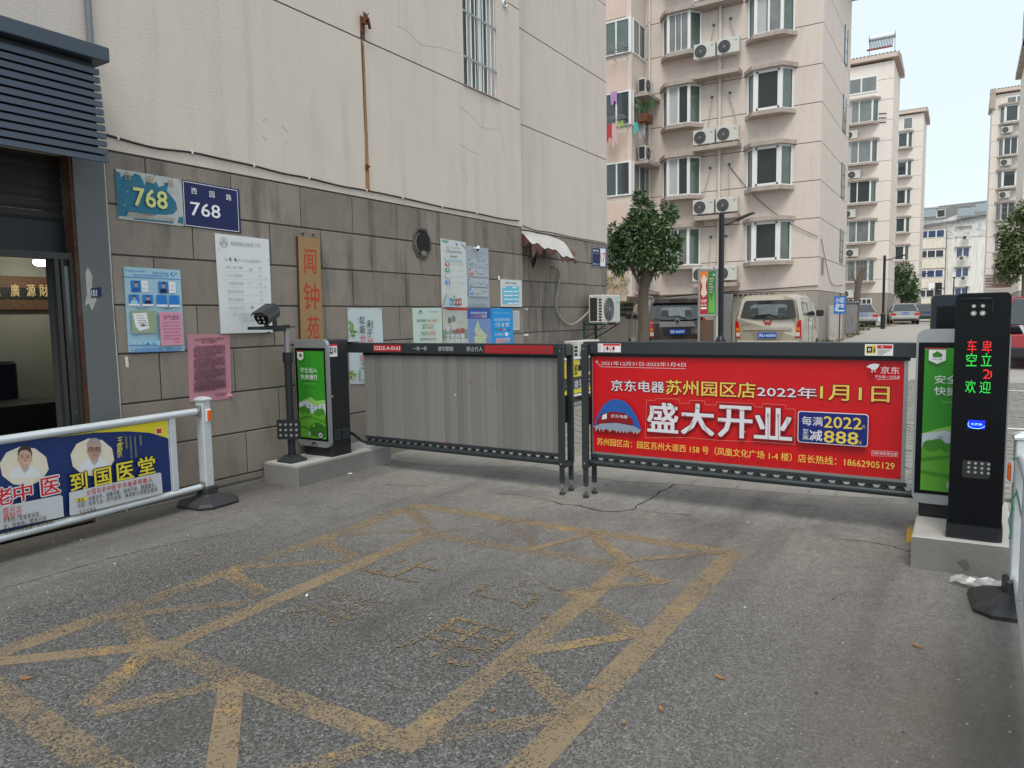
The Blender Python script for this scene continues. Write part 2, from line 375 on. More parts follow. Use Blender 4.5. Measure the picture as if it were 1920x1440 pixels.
    L.new(col, p.inputs['Base Color']); p.inputs['Roughness'].default_value = .82; p.inputs['Specular IOR Level'].default_value = .35
    bp = node(t, 'ShaderNodeBump'); bp.inputs['Strength'].default_value = .75; bp.inputs['Distance'].default_value = .006
    L.new(mixc(cl.outputs[0], v2.outputs['Distance'], noise(120, 4)), bp.inputs['Height']); L.new(bp.outputs[0], p.inputs['Normal'])
    # worn road paint: lives only on the high grains of the asphalt
    def paint(name, keep, colr=(.42, .26, .09)):
        q = bpy.data.materials.new(name); q.use_nodes = True; t2 = q.node_tree; L2 = t2.links; pp = t2.nodes['Principled BSDF']
        po = node(t2, 'ShaderNodeNewGeometry').outputs['Position']
        def nz(sc, det, off=0):
            mp = node(t2, 'ShaderNodeMapping'); mp.inputs['Location'].default_value = (off, off, 0); L2.new(po, mp.inputs[0])
            n = node(t2, 'ShaderNodeTexNoise'); n.inputs['Scale'].default_value = sc; n.inputs['Detail'].default_value = det; n.inputs['Roughness'].default_value = .65; L2.new(mp.outputs[0], n.inputs['Vector']); return n.outputs[0]
        vo = node(t2, 'ShaderNodeTexVoronoi'); vo.inputs['Scale'].default_value = 112; L2.new(po, vo.inputs['Vector'])
        se = node(t2, 'ShaderNodeSeparateColor'); L2.new(vo.outputs['Color'], se.inputs[0])
        def M(op, a, b):
            n = node(t2, 'ShaderNodeMath', operation=op)
            for s_, i in ((a, 0), (b, 1)):
                if isinstance(s_, (int, float)): n.inputs[i].default_value = s_
                else: L2.new(s_, n.inputs[i])
            return n.outputs[0]
        a = M('ADD', M('MULTIPLY', se.outputs[1], .75), M('MULTIPLY', nz(75, 3), .75))
        a = M('ADD', a, M('MULTIPLY', M('SUBTRACT', nz(2.2, 6, 5), .5), 1.5))
        a = M('ADD', a, keep-.95)
        r = node(t2, 'ShaderNodeMapRange'); L2.new(a, r.inputs[0]); r.inputs[1].default_value = -.10; r.inputs[2].default_value = .22; r.inputs[4].default_value = .93
        L2.new(r.outputs[0], pp.inputs['Alpha'])
        cr = node(t2, 'ShaderNodeMix', data_type='RGBA'); r2 = node(t2, 'ShaderNodeMapRange'); L2.new(nz(3.1, 7, 9), r2.inputs[0]); r2.inputs[1].default_value = .56; r2.inputs[2].default_value = .72
        L2.new(r2.outputs[0], cr.inputs[0]); cr.inputs[6].default_value = (.235, .178, .112, 1); cr.inputs[7].default_value = (*colr, 1); L2.new(cr.outputs[2], pp.inputs['Base Color'])
        pp.inputs['Roughness'].default_value = .75; return q
    return m, paint('worn_yellow_paint', .30), paint('faded_yellow_paint', .10), paint('fresh_yellow_paint', .52)
asphalt, ypaint, yfaint, yfresh = ground_mats()
paving = mat('grey_paving', (.235, .225, .205), .85, var=.16, vscale=6, bump=.4, bscale=50, objvar=.14, dirt=.5, dirt_col=(.16, .145, .12))
earth = mat('sandy_joint', (.085, .075, .062), .95, var=.3, vscale=20)
strip = mat('old_cement_apron', (.25, .238, .215), .85, var=.18, vscale=4, bump=.4, bscale=45, dirt=.6, dirt_col=(.15, .135, .11))
grass_m = mat('dry_grass', (.085, .095, .035), .9, var=.35, vscale=30)

def grid(xs, ys, z, m, name):
    mb = MB().use(m); vs = [(x, y, z(x)) for x in xs for y in ys]; n = len(ys)
    mb._add(vs, [(i*n+j, (i+1)*n+j, (i+1)*n+j+1, i*n+j+1) for i in range(len(xs)-1) for j in range(n-1)])
    return struct(mb, name)
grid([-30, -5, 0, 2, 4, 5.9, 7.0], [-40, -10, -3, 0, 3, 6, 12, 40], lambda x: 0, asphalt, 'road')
farm = mat('far_lane_paving', (.33, .31, .285), .85, var=.14, vscale=1.5, bump=.2, bscale=20, dirt=.35, dirt_col=(.22, .20, .17))
grid([7.0, 7.5, 16, 16.9], [-60, -12, 0, 8, 60], lambda x: gz(x)-.045, earth, 'ground_bed')
grid([16.9, 25, 45, 60, 90, 900], [-700, -12, 0, 8, 700], lambda x: gz(x)-.002, farm, 'lane')
# cement apron, cracked into slabs, between asphalt and pavers
ap = bpy.data.objects.new('cement_apron', None); link(ap, kind='structure')
ed = [(-6, 6.72), (-.3, 6.78), (.38, 6.72), (.9, 6.55), (1.11, 6.5), (1.7, 6.42), (2.1, 6.38), (2.73, 6.24), (3.25, 6.3), (3.79, 6.42), (4.3, 6.20), (4.8, 6.02), (5.6, 6.0)]
back = [(y, 7.02+.10*math.sin(y*2.1)) for y, _ in ed]
for i in range(len(ed)-1):
    (y0, a0), (y1, a1), b0, b1 = ed[i], ed[i+1], back[i][1], back[i+1][1]; g = .012; mids = [a0, .5*(a0+b0)+rnd.uniform(-.1, .1), b0]; mide = [a1, .5*(a1+b1)+rnd.uniform(-.1, .1), b1]
    MB().use(strip)._add([(a0, y0+g, .003), (a1, y1-g, .0035), (b1, y1-g+.03, .004+rnd.uniform(0, .004)), (b0, y0+g-.02, .004), (a0, y0+g, -.05), (a1, y1-g, -.05), (b1, y1-g+.03, -.05), (b0, y0+g-.02, -.05)],
                         [(0, 1, 2, 3), (4, 5, 1, 0), (5, 6, 2, 1), (6, 7, 3, 2), (7, 4, 0, 3)]).obj('slab', ap)
# interlocking pavers: nearest ones singly, the rest joined
pv = bpy.data.objects.new('paved_lane', None); link(pv, kind='structure')
def paver_pts(w=.112, h=.1): return [(-w, -h*.62), (-w*.35, -h), (w*.35, -h*.86), (w, -h*.62), (w*.82, 0), (w, h*.62), (w*.35, h), (-w*.35, h*.86), (-w, h*.62), (-w*.82, 0)]
pm = []
for k in range(4):
    mb = MB().use(paving); P = [(x*rnd.uniform(.93, 1), y*rnd.uniform(.93, 1)) for x, y in paver_pts()]; n = len(P)
    top = [(x*.96, y*.96, 0) for x, y in P]; low = [(x, y, -.012) for x, y in P]; bot = [(x, y, -.05) for x, y in P]
    mb._add(top+low+bot, [tuple(range(n))]+[(i, (i+1) % n, (i+1) % n+n, i+n) for i in range(n)]+[(i+n, (i+1) % n+n, (i+1) % n+2*n, i+2*n) for i in range(n)]); pm.append(mb.mesh('paver'))
rest = MB().use(paving); n_p = 0; vis = []
for i in range(95):
    for j in range(92):
        x = 7.12+i*.118*.93; y = -8.2+j*.235+(i % 2)*.117
        if x > 16.9 or y > 6.05-(0 if x < 13.4 else -6): continue
        fr = (.25 < y < 5.4 and x < 7.62) or (2.7 < y < 3.0 and x < 9.4) or (-.6 < y < .55 and x < 7.9)
        vis.append((0 if fr else 1, x, y))
vis.sort()
for fr, x, y in vis:
    z = gz(x)+rnd.uniform(-.004, .004)
    if fr == 0 and n_p < 298:
        link(bpy.data.objects.new('paver', rnd.choice(pm)), pv, (x, y, z), rnd.uniform(-.03, .03)); n_p += 1
    else:
        P = [(x+a*.95, y+b*.95, z) for a, b in ((-.1, -.07), (0, -.1), (.1, -.07), (.1, .07), (0, .1), (-.1, .07))]
        rest._add(P+[(a, b, c-.045) for a, b, c in P], [tuple(range(6))]+[(q, (q+1) % 6, (q+1) % 6+6, q+6) for q in range(6)])
rest.obj('paver_field', pv, kind='stuff')
# verge by the far blocks
for nm, quad in (('verge', [(27, 4.5), (56, 3.9), (57, 7), (27, 7)]), ('verge', [(57, 3.9), (66, 3.4), (66, 5.5), (57, 6)])):
    mb = MB().use(mat('verge_soil', (.22, .19, .14), .95, var=.25, vscale=4, dirt=.8, dirt_col=(.12, .13, .05)))
    mb._add([(x, y, gz(x)+.06) for x, y in quad]+[(x, y, gz(x)-.1) for x, y in quad], [(0, 1, 2, 3), (0, 1, 5, 4), (0, 4, 7, 3)]); struct(mb, nm)
g = MB().use(grass_m)
for k in range(2600):
    x = rnd.uniform(27, 56); y = rnd.uniform(4.1, 6); c = math.sin(x*1.1)+math.sin(y*3.3+x*.4)
    if c < .1: continue
    h = rnd.uniform(.05, .16); a = rnd.uniform(0, 6.28); z = gz(x)+.06
    g._add([(x, y, z), (x+.05*math.cos(a), y+.05*math.sin(a), z), (x+.05*math.sin(a), y, z+h)], [(0, 1, 2)])
g.obj('verge_grass', kind='stuff')
# white parking lines painted on the pavers beyond the ticket kiosk
for xa in (10.9, 15.3):
    mb = MB().use(ink('road_white', (.6, .6, .58), .7)); mb._add([(xa, -7, gz(xa)+.008), (xa+.13, -7, gz(xa)+.008), (xa+.13, -.35, gz(xa)+.008), (xa, -.35, gz(xa)+.008)], [(0, 1, 2, 3)])
    mb.obj('parking_line', None, label='%s white bay line painted across the paving behind the ticket kiosk' % ('nearer' if xa < 12 else 'farther'), category='road marking')

# yellow hatched keep-clear frame on the asphalt
yb = thing('keep_clear_marking', 'worn yellow hatched keep clear frame painted on the asphalt before the gate', 'road marking', (0, 0, 0))
O = [(1.36, 3.86), (4.62, 3.86), (4.66, 1.24), (1.2, 1.24)]; I = [(1.93, 3.22), (4.02, 3.26), (4.08, 1.74), (1.93, 1.70)]
strips = []
for Q, w in ((O, .15), (I, .14)):
    for i in range(4): strips.append((Q[i], Q[(i+1) % 4], w, 'p'))
def gp(x, y): p = on_z(x, y); return (p.x, p.y)
for (x0, y0), (x1, y1), w in [((5, 1240), (285, 1212), .11), ((275, 1218), (238, 1155), .13), ((262, 1150), (455, 1130), .10), ((488, 1110), (440, 1082), .13), ((498, 1062), (655, 1050), .09), ((660, 1042), (612, 1016), .12), ((640, 1003), (795, 994), .08), ((800, 992), (772, 955), .13),
                             ((275, 1225), (175, 1315), .13), ((200, 1332), (425, 1280), .10), ((432, 1295), (415, 1440), .12), ((500, 1465), (745, 1385), .10), ((800, 1385), (1055, 1345), .10), ((1075, 1335), (975, 1245), .12), ((960, 1228), (1160, 1195), .09), ((1195, 1190), (1065, 1112), .12), ((1080, 1108), (1245, 1090), .07), ((1235, 1092), (1160, 1060), .11), ((1175, 1052), (1350, 1036), .07), ((1172, 1052), (1105, 998), .11),
                             ((800, 1000), (1000, 975), .08), ((1010, 1030), (960, 985), .10), ((1000, 1030), (1110, 1000), .07), ((905, 1000), (960, 975), .06)]:
    strips.append((gp(x0, y0), gp(x1, y1), w, 'p'))
for i, (a, b, w, k) in enumerate(strips):
    a, b = Vector((*a, 0)), Vector((*b, 0)); d = (b-a).normalized(); nn = Vector((-d.y, d.x, 0))*w*.44; z = .0010+.00008*i
    a -= d*.04; b += d*.04
    mid = (a+b)/2; m = yfaint if mid.x > 4.2 and mid.y > 1.6 else ypaint
    if rnd.random() < .2: m = yfresh
    MB().use(m).face([(a-nn)[:2]+(z,), (b-nn)[:2]+(z,), (b+nn)[:2]+(z,), (a+nn)[:2]+(z,)]).obj('painted_line', yb)
for ch, (gx, gy), sz in (('禁', (2.72, 2.86), .42), ('止', (3.42, 2.92), .42), ('占', (3.42, 2.12), .44), ('用', (2.72, 2.05), .44)):
    me = text_mesh(ch, -sz/2, sz/2, -sz/2, sz/2, yfaint, .012, name='painted_character')
    o = link(bpy.data.objects.new('painted_character', me), yb, (gx, gy, .0056)); o.rotation_euler = (-math.pi/2, 0, math.pi/2-math.pi)
# little things lying about
for k, (px, py, m, ln) in enumerate([(575, 1118, 'w', .03), (1110, 1290, 'o', .04), (1350, 1271, 'o', .05), (1020, 1157, 'o', .04), (1240, 1331, 'o', .04), (370, 1040, 'o', .045), (50, 1272, 'o', .06), (1720, 1212, 'o', .05), (925, 1333, 'o', .03), (1170, 1357, 'o', .03), (652, 888, 'w', .1), (640, 884, 'w', .06)]):
    p = on_z(px, py, .004); c = {'w': I_white, 'o': ink('dead_leaf', (.26, .15, .08))}[m]; a = rnd.uniform(0, 3)
    mb = MB().use(c); q = [(-.5, 0), (-.1, .22), (.35, .16), (.5, -.02), (.1, -.24)]
    mb._add([(ln*u, ln*v, .004+.012*abs(u)) for u, v in q]+[(ln*u, ln*v, .0) for u, v in q], [tuple(range(5)), tuple(range(5, 10))[::-1]]+[(i, (i+1) % 5, (i+1) % 5+5, i+5) for i in range(5)])
    mb.obj('fallen_leaf' if m == 'o' else 'litter', None, tuple(p), a, label=None)
LEAVES = [o for o in bpy.data.objects if o.name.startswith(('fallen_leaf', 'litter'))]
LEAVES.sort(key=lambda o: (o.name.split('.')[0], o.name))
WHERE = {'fallen_leaf': ['dry leaf on bare asphalt right of the marking, near the frame bottom', 'dry leaf on bare asphalt right of the yellow frame, halfway to the kiosk base', 'dry leaf beside the right inner line of the yellow frame', 'curled leaf nearest the bottom edge right of the marking', 'dry leaf on the asphalt before the black rubber foot at left', 'leaf lying at the left frame edge on the yellow corner', 'brown leaf alone on the dusty lane before the right concrete base', 'leaf inside the marking beside its right border', 'smallest leaf by the lower right yellow border'],
         'litter': ['white scrap in the middle of the yellow frame', 'longer white scrap on the ground before the left concrete base', 'short white scrap beside the longer one before the left base']}
cnt = {}
for o in LEAVES:
    k = o.name.split('.')[0]; i = cnt.get(k, 0); cnt[k] = i+1
    o['category'] = 'dead leaf' if k == 'fallen_leaf' else 'litter'; o['label'] = WHERE[k][i]; o['group'] = 'dry leaves on the asphalt' if k == 'fallen_leaf' else 'white scraps on the ground'
# cracks in the asphalt and loose chips
ck0 = MB().use(mat('asphalt_crack', (.035, .033, .03), .95, var=.3, vscale=40))
for path, w in (([(1030, 938), (1055, 946), (1085, 948), (1120, 957), (1155, 960), (1185, 955), (1210, 940), (1245, 918), (1290, 898)], .022), ([(940, 925), (990, 930), (1030, 938)], .010), ([(1560, 1010), (1620, 1014), (1665, 1022), (1706, 1034)], .012), ([(1185, 955), (1240, 962), (1300, 965)], .008), ([(1400, 930), (1460, 945), (1530, 948)], .006), ([(0, 1105), (90, 1080), (200, 1048), (330, 1018), (430, 1000)], .007), ([(700, 905), (760, 912), (820, 908)], .007)):
    P = [on_z(x, y, .0018) for x, y in path]; P = smooth_pts = [P[i].lerp(P[i+1], t/5) for i in range(len(P)-1) for t in range(5)]+[P[-1]]
    P = [p+Vector((rnd.uniform(-1, 1)*w*.7, rnd.uniform(-1, 1)*w*.7, 0)) for p in P]
    for a_, b_ in zip(P, P[1:]):
        d = (b_-a_).normalized(); nn = Vector((-d.y, d.x, 0))*w*rnd.uniform(.2, .6); ck0.face([(a_-nn)[:], (b_-nn*.8)[:], (b_+nn*.8)[:], (a_+nn)[:]])
ck0.obj('asphalt_crack', None, kind='stuff')
gr = MB(); gm = [mat('pale_chip', (.42, .40, .37), .8), mat('grey_chip', (.24, .23, .21), .8), mat('dark_chip', (.06, .055, .05), .8)]; gr.mats = gm
for k in range(900):
    x = rnd.uniform(1.6, 6.6); y = rnd.choice([rnd.uniform(-.3, 1.2), rnd.uniform(4.4, 5.7), rnd.uniform(-.3, 5.6)]); r = rnd.uniform(.002, .0065)*(1 if k % 14 else 1.7); a0 = rnd.uniform(0, 6); gr.cur = rnd.choice([0, 0, 1, 1, 2])
    P = [(x+r*rnd.uniform(.6, 1.2)*math.cos(a0+q*1.26), y+r*rnd.uniform(.5, 1.1)*math.sin(a0+q*1.26), .0005) for q in range(5)]; gr._add(P+[(x, y, r*.9)], [(q, (q+1) % 5, 5) for q in range(5)])
gr.obj('loose_chips', None, kind='stuff')

# ---------------------------------------------------------------- the near block: stucco wall over a stone plinth
YA, YB_ = 5.786, 6.1
bw = thing('apartment_building', 'beige stuccoed end wall on a grey stone plinth hung with notices', 'building', (0, 0, 0))
BK = .012
def wallbox(x0, x1, z0, z1, y, m, name='wall_panel', d=.5): return MB().use(m).box(x0, x1, y, y+d, z0, z1).obj(name, bw)
# core behind the joints
MB().use(joint).box(3.26, 9.6, YA+.012, YA+.5, -.1, 4.66).box(3.26, 8.155, YA+.012, YA+.5, 4.66, 15.9).box(8.995, 9.6, YA+.012, YA+.5, 4.66, 15.9).box(8.155, 8.995, YA+.012, YA+.5, 6.26, 15.9).obj('wall_core', bw); MB().use(joint).box(9.6, 13.37, YB_+.012, YB_+.5, -.1, 15.9).obj('wall_core', bw)
WX0, WX1, WZ0, WZ1 = 8.16, 8.99, 4.665, 6.25
G1, G2 = 4.655, 6.10
wallbox(-1.5, 3.19, 3.4, 15.9, YA, stucco_pale); 
wallbox(3.2, 9.6, 2.93, G1-.008, YA, stucco)
wallbox(3.2, WX0, G1+.008, G2-.008, YA, stucco); wallbox(WX1, 9.6, G1+.008, G2-.008, YA, stucco)
wallbox(3.2, WX0, G2+.008, 7.5, YA, stucco); wallbox(WX1, 9.6, G2+.008, 7.5, YA, stucco); wallbox(WX0, WX1, WZ1, 7.5, YA, stucco); wallbox(3.2, 9.6, 7.516, 15.9, YA, stucco)
for z0, z1 in ((2.972, 4.602), (4.618, 6.073), (6.089, 7.5), (7.516, 15.9)): wallbox(9.6, 13.38, z0, z1, YB_, stucco)
MB().use(stucco).box(9.6, 13.38, YB_+.5, 18, -.1, 16).box(-1.5, 9.6, YA+.5, YA+.7, 3.2, 16).obj('rear_mass', bw)
MB().use(stucco).box(-1.5, 3.19, YA+.004, YA+.5, 2.84, 3.4).obj('wall_panel', bw)
# plinth stones
rows1 = [(-.02, .115, [3.26, 4.9, 6.2, 7.6, 9.6]), (.115, .519, [3.26, 4.45, 5.25, 6.1, 6.9, 7.6, 8.3, 9.05, 9.6]), (.519, .905, [3.26, 4.0, 4.86, 5.55, 6.25, 7.0, 7.75, 8.5, 9.1, 9.6]),
         (.905, 1.314, [3.26, 3.62, 4.36, 5.1, 5.8, 6.55, 7.3, 8.0, 8.7, 9.3, 9.6]), (1.314, 1.709, [3.26, 4.0, 4.84, 5.52, 6.2, 6.72, 7.4, 8.1, 8.8, 9.25, 9.6]), (1.709, 2.108, [3.26, 3.62, 4.4, 5.3, 5.95, 6.85, 7.52, 8.3, 9.03, 9.6]),
         (2.108, 2.508, [3.26, 4.0, 4.84, 5.5, 6.26, 7.15, 7.55, 8.3, 9.04, 9.52, 9.6]), (2.508, 2.918, [3.26, 3.6, 4.42, 5.24, 5.98, 6.72, 7.16, 7.54, 8.34, 9.14, 9.6])]
HX, HZ, HR = 7.17, 2.50, .16
for z0, z1, xs in rows1:
    for a, b in zip(xs, xs[1:]):
        y = YA+rnd.uniform(-.003, .003); g2 = .0075
        m = stone_top if z1 > 2.5 or (z1 > 2.1 and 5.2 < a < 7) else stone
        mb = MB().use(m)
        mb.box(a+g2*.7, b-g2*.7, y, y+.03, z0+g2, z1-g2, .004)
        mb.obj('stone', bw)
rows2 = [(-.02, .45, [9.6, 10.4, 11.2, 12.0, 12.8, 13.38]), (.45, .88, [9.6, 10.1, 10.9, 11.7, 12.5, 13.38]), (.88, 1.31, [9.6, 10.2, 11.0, 11.9, 12.3, 12.7, 13.38]), (1.31, 1.73, [9.6, 10.3, 10.75, 11.35, 12.3, 13.38]), (1.73, 2.15, [9.6, 9.9, 10.65, 11.3, 12.05, 12.75, 13.38]), (2.15, 2.56, [9.6, 10.3, 11.05, 11.7, 12.4, 13.1, 13.38]), (2.56, 2.96, [9.6, 10.25, 10.7, 11.3, 12.0, 12.7, 13.38])]
for z0, z1, xs in rows2:
    for a, b in zip(xs, xs[1:]):
        y = YB_+rnd.uniform(-.003, .003); MB().use(stone_top if rnd.random() < .75 else stone).box(a+.006, b-.006, y, y+.03, z0+.008, z1-.008, .004).obj('stone', bw)
MB().use(stone).box(9.598, 9.604, YA+.03, YB_+.02, -.1, 2.918).use(stucco).box(9.598, 9.604, YA+.5, YB_+.02, 2.93, 15.9).obj('return_face', bw)
MB().use(concrete).box(3.0, 13.38, YA-.02, YA+.0, -.05, .03).obj('footing', bw)
# broken pipe hole: a short pipe, ragged rim, bore shade painted as a flat disc
hb = MB().use(mat('broken_mortar', (.10, .09, .08), .95, var=.4, vscale=40, bump=1, bscale=50))
ring = lambda r, y, j: [(HX+r*math.cos(2*math.pi*k/18)*(1+j*math.sin(k*2.7)), y, HZ+1.12*r*math.sin(2*math.pi*k/18)*(1+j*math.cos(k*4.1))) for k in range(18)]
hb.loft([ring(.185, YA-.003, .09), ring(.172, YA-.014, .10), ring(.150, YA-.012, .06)], caps=False).obj('hole_rim', bw)
MB().use(mat('bore_shade_paint', (.016, .015, .014), .95)).face([(x, YA-.0085, z) for x, y, z in ring(.158, 0, .06)]).obj('hole_shade_disc', bw)
MB().use(mat('old_pvc', (.20, .195, .18), .6)).loft([[(HX-.035+.100*math.cos(a), YA-.0095, HZ+.12*math.sin(a)) for a in [R_(90+180*k/10) for k in range(11)]], [(HX-.045+.070*math.cos(a), YA-.0105, HZ+.11*math.sin(a)) for a in [R_(90+180*k/10) for k in range(11)]]], caps=False, closed=False).obj('hole_pipe', bw)
MB().use(mat('rubble', (.20, .17, .15), .9, var=.2)).loft([[(HX+.03+.06*math.cos(t)*k, YA-.012-.004*(1-k), HZ-.125+.035*math.sin(t)*k) for t in (0, .9, 1.8, 2.7, 3.6, 4.5, 5.4)] for k in (1, .5)]).obj('rubble', bw)
MB().use(mat('bore_shade_paint', (.02, .019, .018), .95)).prism([(10.46+.10*math.cos(2*math.pi*k/14), 2.57+.17*math.sin(2*math.pi*k/14)-(.05 if k == 10 else 0)) for k in range(14)], YB_-.004, YB_+.02).use(mat('old_pvc', (.22, .215, .2), .6)).prism([(10.43, 2.69), (10.38, 2.62), (10.37, 2.52), (10.41, 2.45), (10.43, 2.57)], YB_-.007, YB_-.004).obj('vent_hole', bw)  # near-black plate on the stones paints the shade inside the vent hole
# barred window
wn = MB().use(upvc); wx, wy = (WX0, WX1), YA+.10
wn.box(WX0, WX1, wy, wy+.05, WZ0, WZ0+.05).box(WX0, WX0+.05, wy, wy+.05, WZ0+.05, WZ1).box(WX1-.05, WX1, wy, wy+.05, WZ0+.05, WZ1)
wf = wn.obj('window', bw)
MB().use(upvc).box(WX0+.29, WX0+.33, wy-.01, wy+.04, WZ0+.05, WZ1).box(WX0+.52, WX0+.56, wy-.01, wy+.04, WZ0+.05, WZ1).obj('mullion', wf)
MB().use(winglass3).box(WX0+.05, WX1-.05, wy+.055, wy+.065, WZ0+.05, WZ1).obj('pane', wf)
for k in range(9):
    x = WX0+.03+k*(WX1-WX0-.06)/8; MB().use(upvc).cyl((x, YA+.03, WZ0+.005), (x, YA+.03, WZ1), .008, 6).obj('bar', wf)
for z in (5.03, 5.62, 6.2): MB().use(steel).box(WX0, WX1, YA+.015, YA+.022, z, z+.03).obj('crossbar', wf)
MB().use(joint).box(WX0, WX1, YA+.2, YA+.21, WZ0, WZ1).use(slabc).box(WX0-.03, WX1+.03, YA-.02, wy, WZ0-.012, WZ0).obj('window_sill', wf)
MB().use(winglass2).box(WX0+.56, WX0+.72, wy+.045, wy+.053, WZ0+.06, WZ1).obj('curtain', wf)
# round vent spigot high on the wall
c = on_y(945, 7, YA); vs = MB().use(white); vs.loft([[(c.x+.05*r*math.cos(2*math.pi*k/16), YA+d, c.z+.05*r*math.sin(2*math.pi*k/16)) for k in range(16)] for r, d in ((1.1, 0), (1.1, -.03), (.75, -.03), (.7, .0))], caps=False).use(joint).prism([(c.x+.036*math.cos(2*math.pi*k/16), c.z+.036*math.sin(2*math.pi*k/16)) for k in range(16)], YA-.004, YA-.001)
vs.obj('vent_pipe', bw)
# rusty bracket, its run of rust and the iron nail below
rs = MB().use(mat('rust_stain', (.33, .17, .085), .9, var=.35, vscale=14)); xr = 6.235
rs._add([(xr-.028, YA-.002, 4.62), (xr+.02, YA-.002, 4.62), (xr+.03, YA-.002, 3.6), (xr+.035, YA-.002, 3.02), (xr-.035, YA-.002, 3.02), (xr-.02, YA-.002, 3.6)], [(0, 1, 2, 5), (5, 2, 3, 4)])
rs.use(mat('rust_stain_dark', (.11, .065, .04), .9, var=.3))._add([(xr-.035, YA-.0025, 4.74), (xr+.03, YA-.0025, 4.74), (xr+.045, YA-.0025, 4.645), (xr-.04, YA-.0025, 4.645)], [(0, 1, 2, 3)])
rs._add([(xr-.03, YA-.0028, 4.64), (xr-.005, YA-.0028, 4.64), (xr-.012, YA-.0028, 3.62), (xr-.02, YA-.0028, 3.62)], [(0, 1, 2, 3)])
rs.obj('rust_stain', bw)
mb = MB().use(rust).cyl((xr, YA, 4.83), (xr, YA-.08, 4.83), .02, 7).box(xr-.035, xr+.035, YA-.012, YA, 4.72, 4.9, .005).box(xr-.03, xr+.01, YA-.08, YA-.05, 4.80, 4.93).cyl((xr+.02, YA-.07, 4.88), (xr+.06, YA-.06, 4.77), .018, 6).use(steel).cyl((xr-.02, YA-.06, 4.93), (xr, YA-.09, 4.90), .022, 6)
mb.obj('pipe_bracket', None, label='rusted broken iron bracket above the long rust streak on the beige wall', category='bracket')
q = on_y(687, 313, YA); MB().use(rust).cyl((q.x, YA, q.z), (q.x, YA-.05, q.z), .012, 6).box(q.x-.02, q.x+.015, YA-.02, YA, q.z-.03, q.z+.03, .004).obj('iron_stub', None, label='small rusty iron stub halfway down the rust streak', category='iron stub')
# cracks: hairline seams in the plaster
ck = MB().use(mat('hairline_crack', (.37, .34, .31), .9)); 
for path in ([(862, 200), (884, 218), (901, 238), (918, 242), (938, 243)], [(905, 222), (902, 250), (899, 272)], [(860, 270), (880, 282), (900, 290)], [(932, 210), (940, 250), (948, 300), (950, 312)], [(858, 290), (873, 330), (877, 345)], [(930, 340), (928, 360)], [(492, 228), (500, 222)], [(528, 234), (539, 248)], [(493, 256), (500, 264)], [(533, 272), (539, 264)], [(743, 48), (760, 55), (790, 85), (830, 90), (860, 100)]):
    P = [on_y(x, y, YA) for x, y in path]
    for a, b in zip(P, P[1:]):
        d = (b-a).normalized(); nn = Vector((-d.z, 0, d.x))*.0022
        ck.face([(a-nn)[:], (b-nn)[:], (b+nn)[:], (a+nn)[:]])
for v in range(len(ck.v)): ck.v[v] = (ck.v[v][0], YA-.0015, ck.v[v][2])
ck.obj('plaster_crack', bw, kind='stuff')
# vertical pipe over the canopy
MB().use(mat('grey_conduit', (.16, .18, .19), .5)).cyl((3.2, YA-.03, 3.60), (3.2, YA-.03, 9), .022, 10).obj('conduit', None, label='thin grey vertical conduit rising from the canopy up the stucco', category='pipe')
def path_y(pts, Y): return [on_y(x, y, Y) for x, y in pts]
def smooth_path(P, n=6):
    out = []
    for i in range(len(P)-1):
        p0, p1, p2, p3 = P[max(i-1, 0)], P[i], P[i+1], P[min(i+2, len(P)-1)]
        for k in range(n):
            t = k/n; out.append(.5*((2*p1)+(p2-p0)*t+(2*p0-5*p1+4*p2-p3)*t*t+(3*p1-p0-3*p2+p3)*t**3))
    return out+[P[-1]]
cb = MB().use(darkrub).tube(smooth_path(path_y([(197, 252), (221, 259), (260, 270), (300, 279), (360, 286), (420, 299), (476, 311), (530, 325), (579, 334), (640, 349), (686, 357), (755, 371), (829, 388), (894, 400), (940, 410), (973, 414)], YA-.012)), .009, 6)
c1 = cb.obj('cable', None, label='sagging black cable clipped along the stucco just above the stone plinth', category='cable')
MB().use(darkrub).tube(smooth_path(path_y([(979, 423), (1005, 432), (1033, 436), (1085, 447), (1110, 451), (1137, 456)], YB_-.012)), .007, 6).obj('cable', None, label='thin dark cable along the recessed wall above the awning and house number 17', category='cable')
for x, y in ((221, 259), (360, 286), (476, 311), (579, 334), (687, 357), (755, 371), (829, 388), (894, 400)):
    q = on_y(x, y, YA-.012); MB().use(white).box(q.x-.008, q.x+.008, YA-.024, YA, q.z-.012, q.z+.012, .002).obj('clip', c1)
MB().use(white).box(5.42, 5.49, YA-.02, YA, .66, .69, .004).obj('cable_stub', None, label='short cream stub stuck on the stones low beside the camera post', category='stub')

# ---------------------------------------------------------------- shop at the left: canopy, pillar, dim room
cn = thing('shop_canopy', 'slate blue metal canopy with horizontal louvres over the shop front', 'canopy', (0, 5.45, 0))
MB().use(louvre).box(-.5, 3.13, -.06, .33, 3.465, 3.57, .006).obj('fascia', cn)
for k in range(12):
    z = 3.41-.0565*k; x1 = 3.07+.0028*k
    MB().use(louvre).prism([(-.01, z), (.03, z-.004), (.03, z-.036), (-.015, z-.041)], -.5, x1, axis='x').obj('slat', cn)
MB().use(blackp).box(-.5, 3.05, .032, .05, 2.79, 3.46).box(-.5, 3.05, .05, .33, 3.44, 3.46).obj('backing', cn)
room = mat('shop_plaster', (.34, .34, .28), .85, var=.06)
dark = mat('dark_wood', (.022, .02, .02), .5, var=.2)
alu = mat('old_aluminium', (.035, .036, .033), .6, .0, var=.1)
sh = thing('shop', 'dim office shop with half lowered roller shutter behind the canopy', 'shop', (0, 0, 0))
